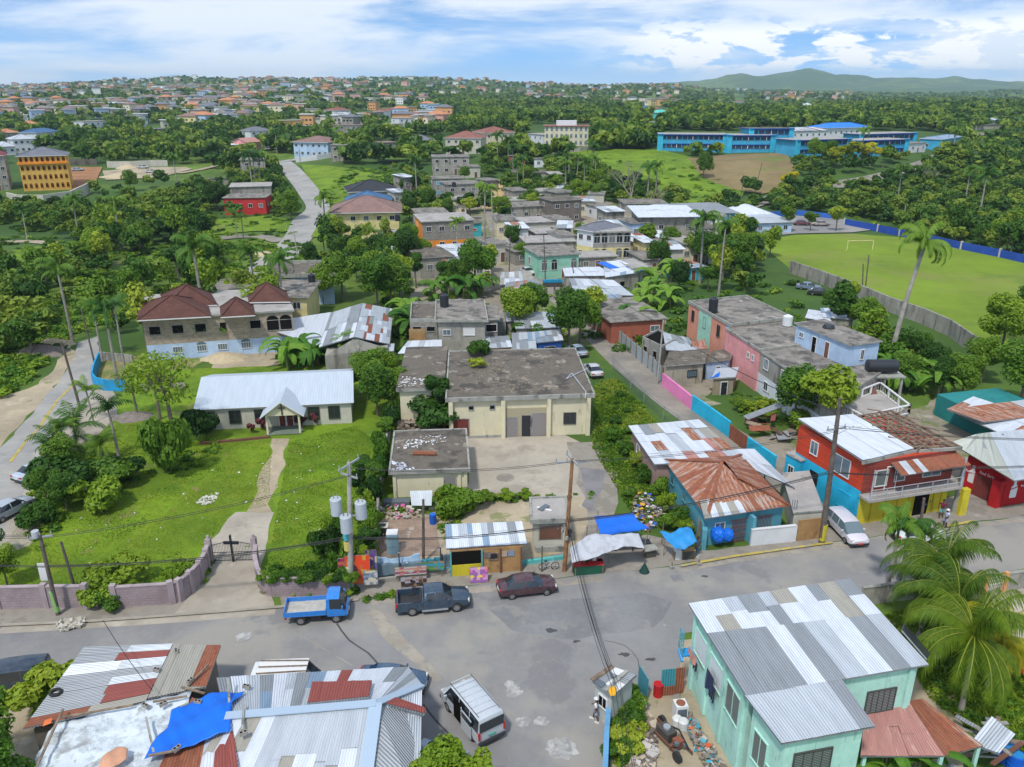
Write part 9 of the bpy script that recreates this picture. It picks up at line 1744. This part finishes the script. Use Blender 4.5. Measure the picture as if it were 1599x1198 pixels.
def try_tree(y0,y1,n,dens):
 k=0; tr=0
 while k < n and tr < n*9:
  tr += 1; y=math.exp(rw.uniform(math.log(y0),math.log(y1))) if y0 > 300 else rw.uniform(y0,y1); x=rw.uniform(-1,1)*(y*.70+25)
  nzv=float(vnoise(x*.02+3,y*.017)); z=H(x,y); px,py,Z=proj(x,y,z)
  if px < -60 or px > 1660:continue
  if any(inpoly(px,py,q) for q in OPEN) or house_hit(px,py):continue
  d_=dens(px,py,y,nzv)
  if rw.random() > d_:continue
  trees.append((x,y,z,px,py)); k += 1
def dn(px,py,y,nzv):
 if px < 130 and 400 < py < 620:return .25
 if px < 470 and 380 < py < 520:return .8 if nzv > -.1 else .08
 if px < 500 and py > 215:return .75 if nzv > -.2 else .1
 if 1020 < px < 1240 and 380 < py < 470:return .3
 if 515 < px < 680 and 240 < py < 310:return .5 if nzv > 0 else .2
 if px > 1380 and 240 < py < 350:return .95
 return .8 if nzv > -.5 else .35
try_tree(100,330,1500,dn)
NV=len(trees); trees.sort(key=lambda q:q[1])
try_tree(330,1000,5900,lambda px,py,y,nzv:(1.0 if (px > 700) else .8 if nzv > -.3 else .35))
try_tree(1000,3300,12500,lambda px,py,y,nzv:(.9 if px > 1040 else .75 if (px > 560 and 133 < py < 165) else .85) * (1 if nzv > -.1 else .5))
def zone(px,py,y):
 if px < 470:return 'the dense left valley wood' if py > 330 else 'the wood below the hillside town on the left'
 if px < 700:return 'the shrubby slope behind the yellow house'
 if px < 1050:return 'the wood below the cream block'
 if px < 1250:return 'the village trees left of the playing field'
 return 'the wooded slope right of the school'
tr_near=trees[:NV]; cnt=0
mkp('airy0',61,3.4,3.6,5.6,620,.34,L_MID,nl=16,limbs=12,tr=.15); mkp('airy1',62,2.6,4.0,5.6,520,.34,L_LIME,nl=14,limbs=12,tr=.13); mkp('airy2',63,3.8,2.0,4.2,900,.36,L_DARK,nl=12,limbs=9)
kinds=['mid0','mid1','mid2','mid3','airy0','airy1','airy2']
rest=[]
for i,(x,y,z,px,py) in enumerate(tr_near):
 kd=rw.choice(kinds); s=rw.uniform(.5,1.15)*(.8 if 515 < px < 680 else 1)
 if cnt < 165 and i % 2 == 0:
  zn='the wood '+nearby(px,py); dk={'mid0':'leafy','mid1':'dark','mid2':'deep green','mid3':'leafy','airy0':'airy','airy1':'slim lime','airy2':'spreading'}[kd]
  palmy=rw.random() < .10 and px < 480
  if palmy:spawn('palm_tree','slender palm rising from '+zn,'palm',(x,y,z),PR['royal'][0],PR['royal'][1],rw.uniform(0,6),rw.uniform(.75,1.05),None,'palms in '+zn,'fronds')
  else:spawn('tree','%s tree in %s' % (dk,zn),'tree',(x,y,z),PR[kd][0],PR[kd][1],rw.uniform(0,6),s,s*rw.uniform(.8,1.45),'%s trees in %s' % (dk,zn))
  cnt += 1
 else:rest.append((x,y,z,kd,s))
def lod(seed,n,size):P,Fc=blobs_crown(seed,lumps(seed,3.2,2.6,4.4,8),n,size); return P
LODS={'a':[lod(60+i,420,.55) for i in range(5)],'b':[lod(70+i,110,1.05) for i in range(6)],'c':[lod(80+i,26,2.1) for i in range(6)]}
def merge(name,items,label,m):
 V=[]; Tt=[]
 for P,x,y,z,s,sz_,rz,tint in items:
  c_,s_=math.cos(rz),math.sin(rz); V.append(np.stack([(P[:,0]*c_-P[:,1]*s_)*s+x,(P[:,0]*s_+P[:,1]*c_)*s+y,P[:,2]*sz_+z],1)); Tt.append(np.full(len(P),tint))
 V=np.concatenate(V); Tt=np.concatenate(Tt); me=npmesh(name,V,np.arange(len(V)).reshape(-1,4),[m],tint=Tt); o=bpy.data.objects.new(name,me); COL.objects.link(o); return tagp(o,label,'woodland',kind='stuff')
items=[]
for x,y,z,kd,s in rest:items.append((rw.choice(LODS['a']),x,y,z-.6,s,s*rw.uniform(.8,1.15),rw.uniform(0,6),rw.random()))
merge('valley_woodland',items,'unbroken green woodland filling the valley between the houses',L_WOODS)
items=[]; far_=[]
for x,y,z,px,py in trees[NV:]:
 if y < 1000:items.append((rw.choice(LODS['b']),x,y,z-1,rw.uniform(.9,1.7),rw.uniform(.9,1.6),rw.uniform(0,6),rw.random()))
 else:k=.95; far_.append((rw.choice(LODS['c']),x,y,z-2,rw.uniform(1.0,2.2)*k,rw.uniform(.8,1.5),rw.uniform(0,6),rw.random()))
merge('hill_woodland',items,'green woodland covering the middle hills and the ridge behind the school',L_WOODS); merge('distant_woodland',far_,'hazy tree cover on the distant hills and among the far town',L_WOODS)
pal=PR['royal']; 
for k in range(46):
 x_,y_=rw.uniform(130,1560),rw.uniform(175,330)
 if any(inpoly(x_,y_,q) for q in OPEN) or house_hit(x_,y_):continue
 p=gp(x_,y_); 
 if p.y > 900:continue
 spawn('palm_tree','distant palm standing tall '+nearby(x_,y_),'palm',tuple(p),pal[0],pal[1],rw.uniform(0,6),rw.uniform(.7,1.0),None,'distant palms '+nearby(x_,y_),'fronds')
P_b=[blobs_crown(90+i,lumps(90+i,1.3,.7,.4,5),60,.30)[0] for i in range(4)]
def cover(name,label,polys,n,m,smin=.4,smax=1.2,seed=1,avoid=None):
 rr=random.Random(seed); it=[]
 for poly,share in polys:
  xs=[p[0] for p in poly]; ys=[p[1] for p in poly]; k=0; tr=0
  while k < n*share and tr < n*20:
   tr += 1; x,y=rr.uniform(min(xs),max(xs)),rr.uniform(min(ys),max(ys))
   if not inpoly(x,y,poly):continue
   if avoid and any(inpoly(x,y,q) for q in avoid):continue
   p=gp(x,y); s=rr.uniform(smin,smax); it.append((rr.choice(P_b),p.x,p.y,p.z,s,s*rr.uniform(.5,1),rr.uniform(0,6),rr.random())); k += 1
 o=merge(name,it,label,m); o['category']='undergrowth'; return o
cover('scrub','low scrub and weeds over the rough ground of the left valley and village',[([(-20,420),(120,400),(480,380),(480,420),(330,430),(200,500),(130,515),(100,540),(-20,640)],.35),([(0,330),(480,320),(440,400),(0,400)],.12),([(480,260),(640,262),(680,300),(640,330),(520,330),(480,300)],.18),([(870,240),(1030,240),(1160,300),(1060,330),(900,300)],.05),([(1240,290),(1599,250),(1599,400),(1350,350)],.2),([(560,440),(1240,430),(1250,520),(900,560),(620,560)],.10)],2600,L_MID,.5,1.6,3,[OPEN[1],OPEN[5][:9]])
cover('bank_weeds','long grass and weeds on the bank beside the lane and in the yards',[([(930,590),(965,590),(1050,680),(1000,720),(1040,800),(985,790),(930,700)],.45),([(1115,600),(1250,640),(1240,670),(1160,650)],.2),([(740,776),(925,770),(925,780),(742,786)],.07),([(955,1085),(995,1075),(985,1198),(948,1198)],.1),([(600,785),(700,785),(690,805),(600,800)],.1),([(570,935),(620,925),(640,928),(560,940)],.03),([(680,800),(745,800),(700,850),(690,830)],.05)],760,L_MID,.18,.45,5)
cover('lawn_edge_growth','creeping growth along the edges of the church lawn',[([(30,800),(110,700),(190,700),(210,760),(120,800),(60,860)],.4),([(410,905),(560,900),(560,930),(415,925)],.25),([(225,740),(310,735),(360,680),(300,690)],.2),([(300,900),(325,870),(330,880),(310,915)],.15)],260,L_MID,.3,.7,7)
cover('right_grass','grass and weeds under the coconut palms',[([(1380,960),(1500,950),(1620,1040),(1620,1198),(1540,1150),(1460,1090)],1)],260,L_MID,.2,.5,8)
def grass(name,label,poly,n,hgt,m,seed=1):
 r=np.random.RandomState(seed); P4=[gp(*q) for q in poly]; xs=[p.x for p in P4]; ys=[p.y for p in P4]; pw=[(p.x,p.y) for p in P4]; pts=[]
 while len(pts) < n:
  X_=r.uniform(min(xs),max(xs),4000); Y_=r.uniform(min(ys),max(ys),4000); pts += [(a,b) for a,b in zip(X_,Y_) if inpoly(a,b,pw)]
 pts=np.array(pts[:n]); z=Hn(pts[:,0],pts[:,1]); a=r.uniform(0,PI,n); dx,dy=np.cos(a),np.sin(a); h=hgt*r.uniform(.4,1.3,n)*(1+.6*vnoise(pts[:,0]*.8,pts[:,1]*.8)); w_=(.05 if hgt < .1 else .09)*r.uniform(.6,1.4,n); lx,ly=r.normal(size=n)*h*.5,r.normal(size=n)*h*.5
 V=np.stack([np.stack([pts[:,0]-dx*w_,pts[:,1]-dy*w_,z],1),np.stack([pts[:,0]+dx*w_,pts[:,1]+dy*w_,z],1),np.stack([pts[:,0]+dx*w_*.3+lx,pts[:,1]+dy*w_*.3+ly,z+h],1),np.stack([pts[:,0]-dx*w_*.3+lx,pts[:,1]-dy*w_*.3+ly,z+h],1)],1).reshape(-1,3)
 me=npmesh(name,V,np.arange(4*n).reshape(-1,4),[m],tint=np.repeat(vnoise(pts[:,0]*.25,pts[:,1]*.25)*.2+.25+.1*r.rand(n),4)); o=bpy.data.objects.new(name,me); COL.objects.link(o); return tagp(o,label,'grass',kind='stuff')
L_GRS=leaf('grass_blades',(.06,.13,.005),(.13,.22,.010),(.24,.29,.03),.3,.5)
grass('lawn_grass','short uneven grass of the church lawn',[(40,800),(110,700),(230,640),(300,690),(420,690),(425,685),(420,790),(365,800),(320,850),(270,925),(60,940),(-40,930)],70000,.045,L_GRS,1); grass('lawn_grass','short uneven grass right of the church path',[(432,800),(452,690),(555,665),(600,700),(590,860),(560,905),(415,908)],38000,.045,L_GRS,2)
grass('bank_grass','long grass on the bank by the lane',[(930,600),(960,590),(1045,680),(1020,740),(1050,810),(985,800),(925,700)],16000,.16,L_GRS,3); grass('yard_grass','rough grass at the right edge under the palms',[(1380,960),(1490,930),(1640,1040),(1640,1220),(1540,1160),(1450,1090)],14000,.18,L_GRS,4)

# ================================================================== HAZE
mb=MB(); mb.prism([(-9000,-300),(9000,-300),(9000,8900),(-9000,8900)],-14,215,M_WHITE); hz=mb.build('haze',world=True); hz['kind']='stuff'; hz['label']='thin blue air haze over the distant hills'; hz['category']='haze'
hm=bpy.data.materials.new('haze'); hm.use_nodes=True; ht=hm.node_tree; ht.nodes.remove(ht.nodes['Principled BSDF']); pv=ht.nodes.new('ShaderNodeVolumePrincipled'); pv.inputs['Color'].default_value=(.66,.85,1,1); pv.inputs['Density'].default_value=.00010; pv.inputs['Anisotropy'].default_value=.2
ht.links.new(pv.outputs[0],ht.nodes['Material Output'].inputs['Volume']); hz.data.materials.clear(); hz.data.materials.append(hm)
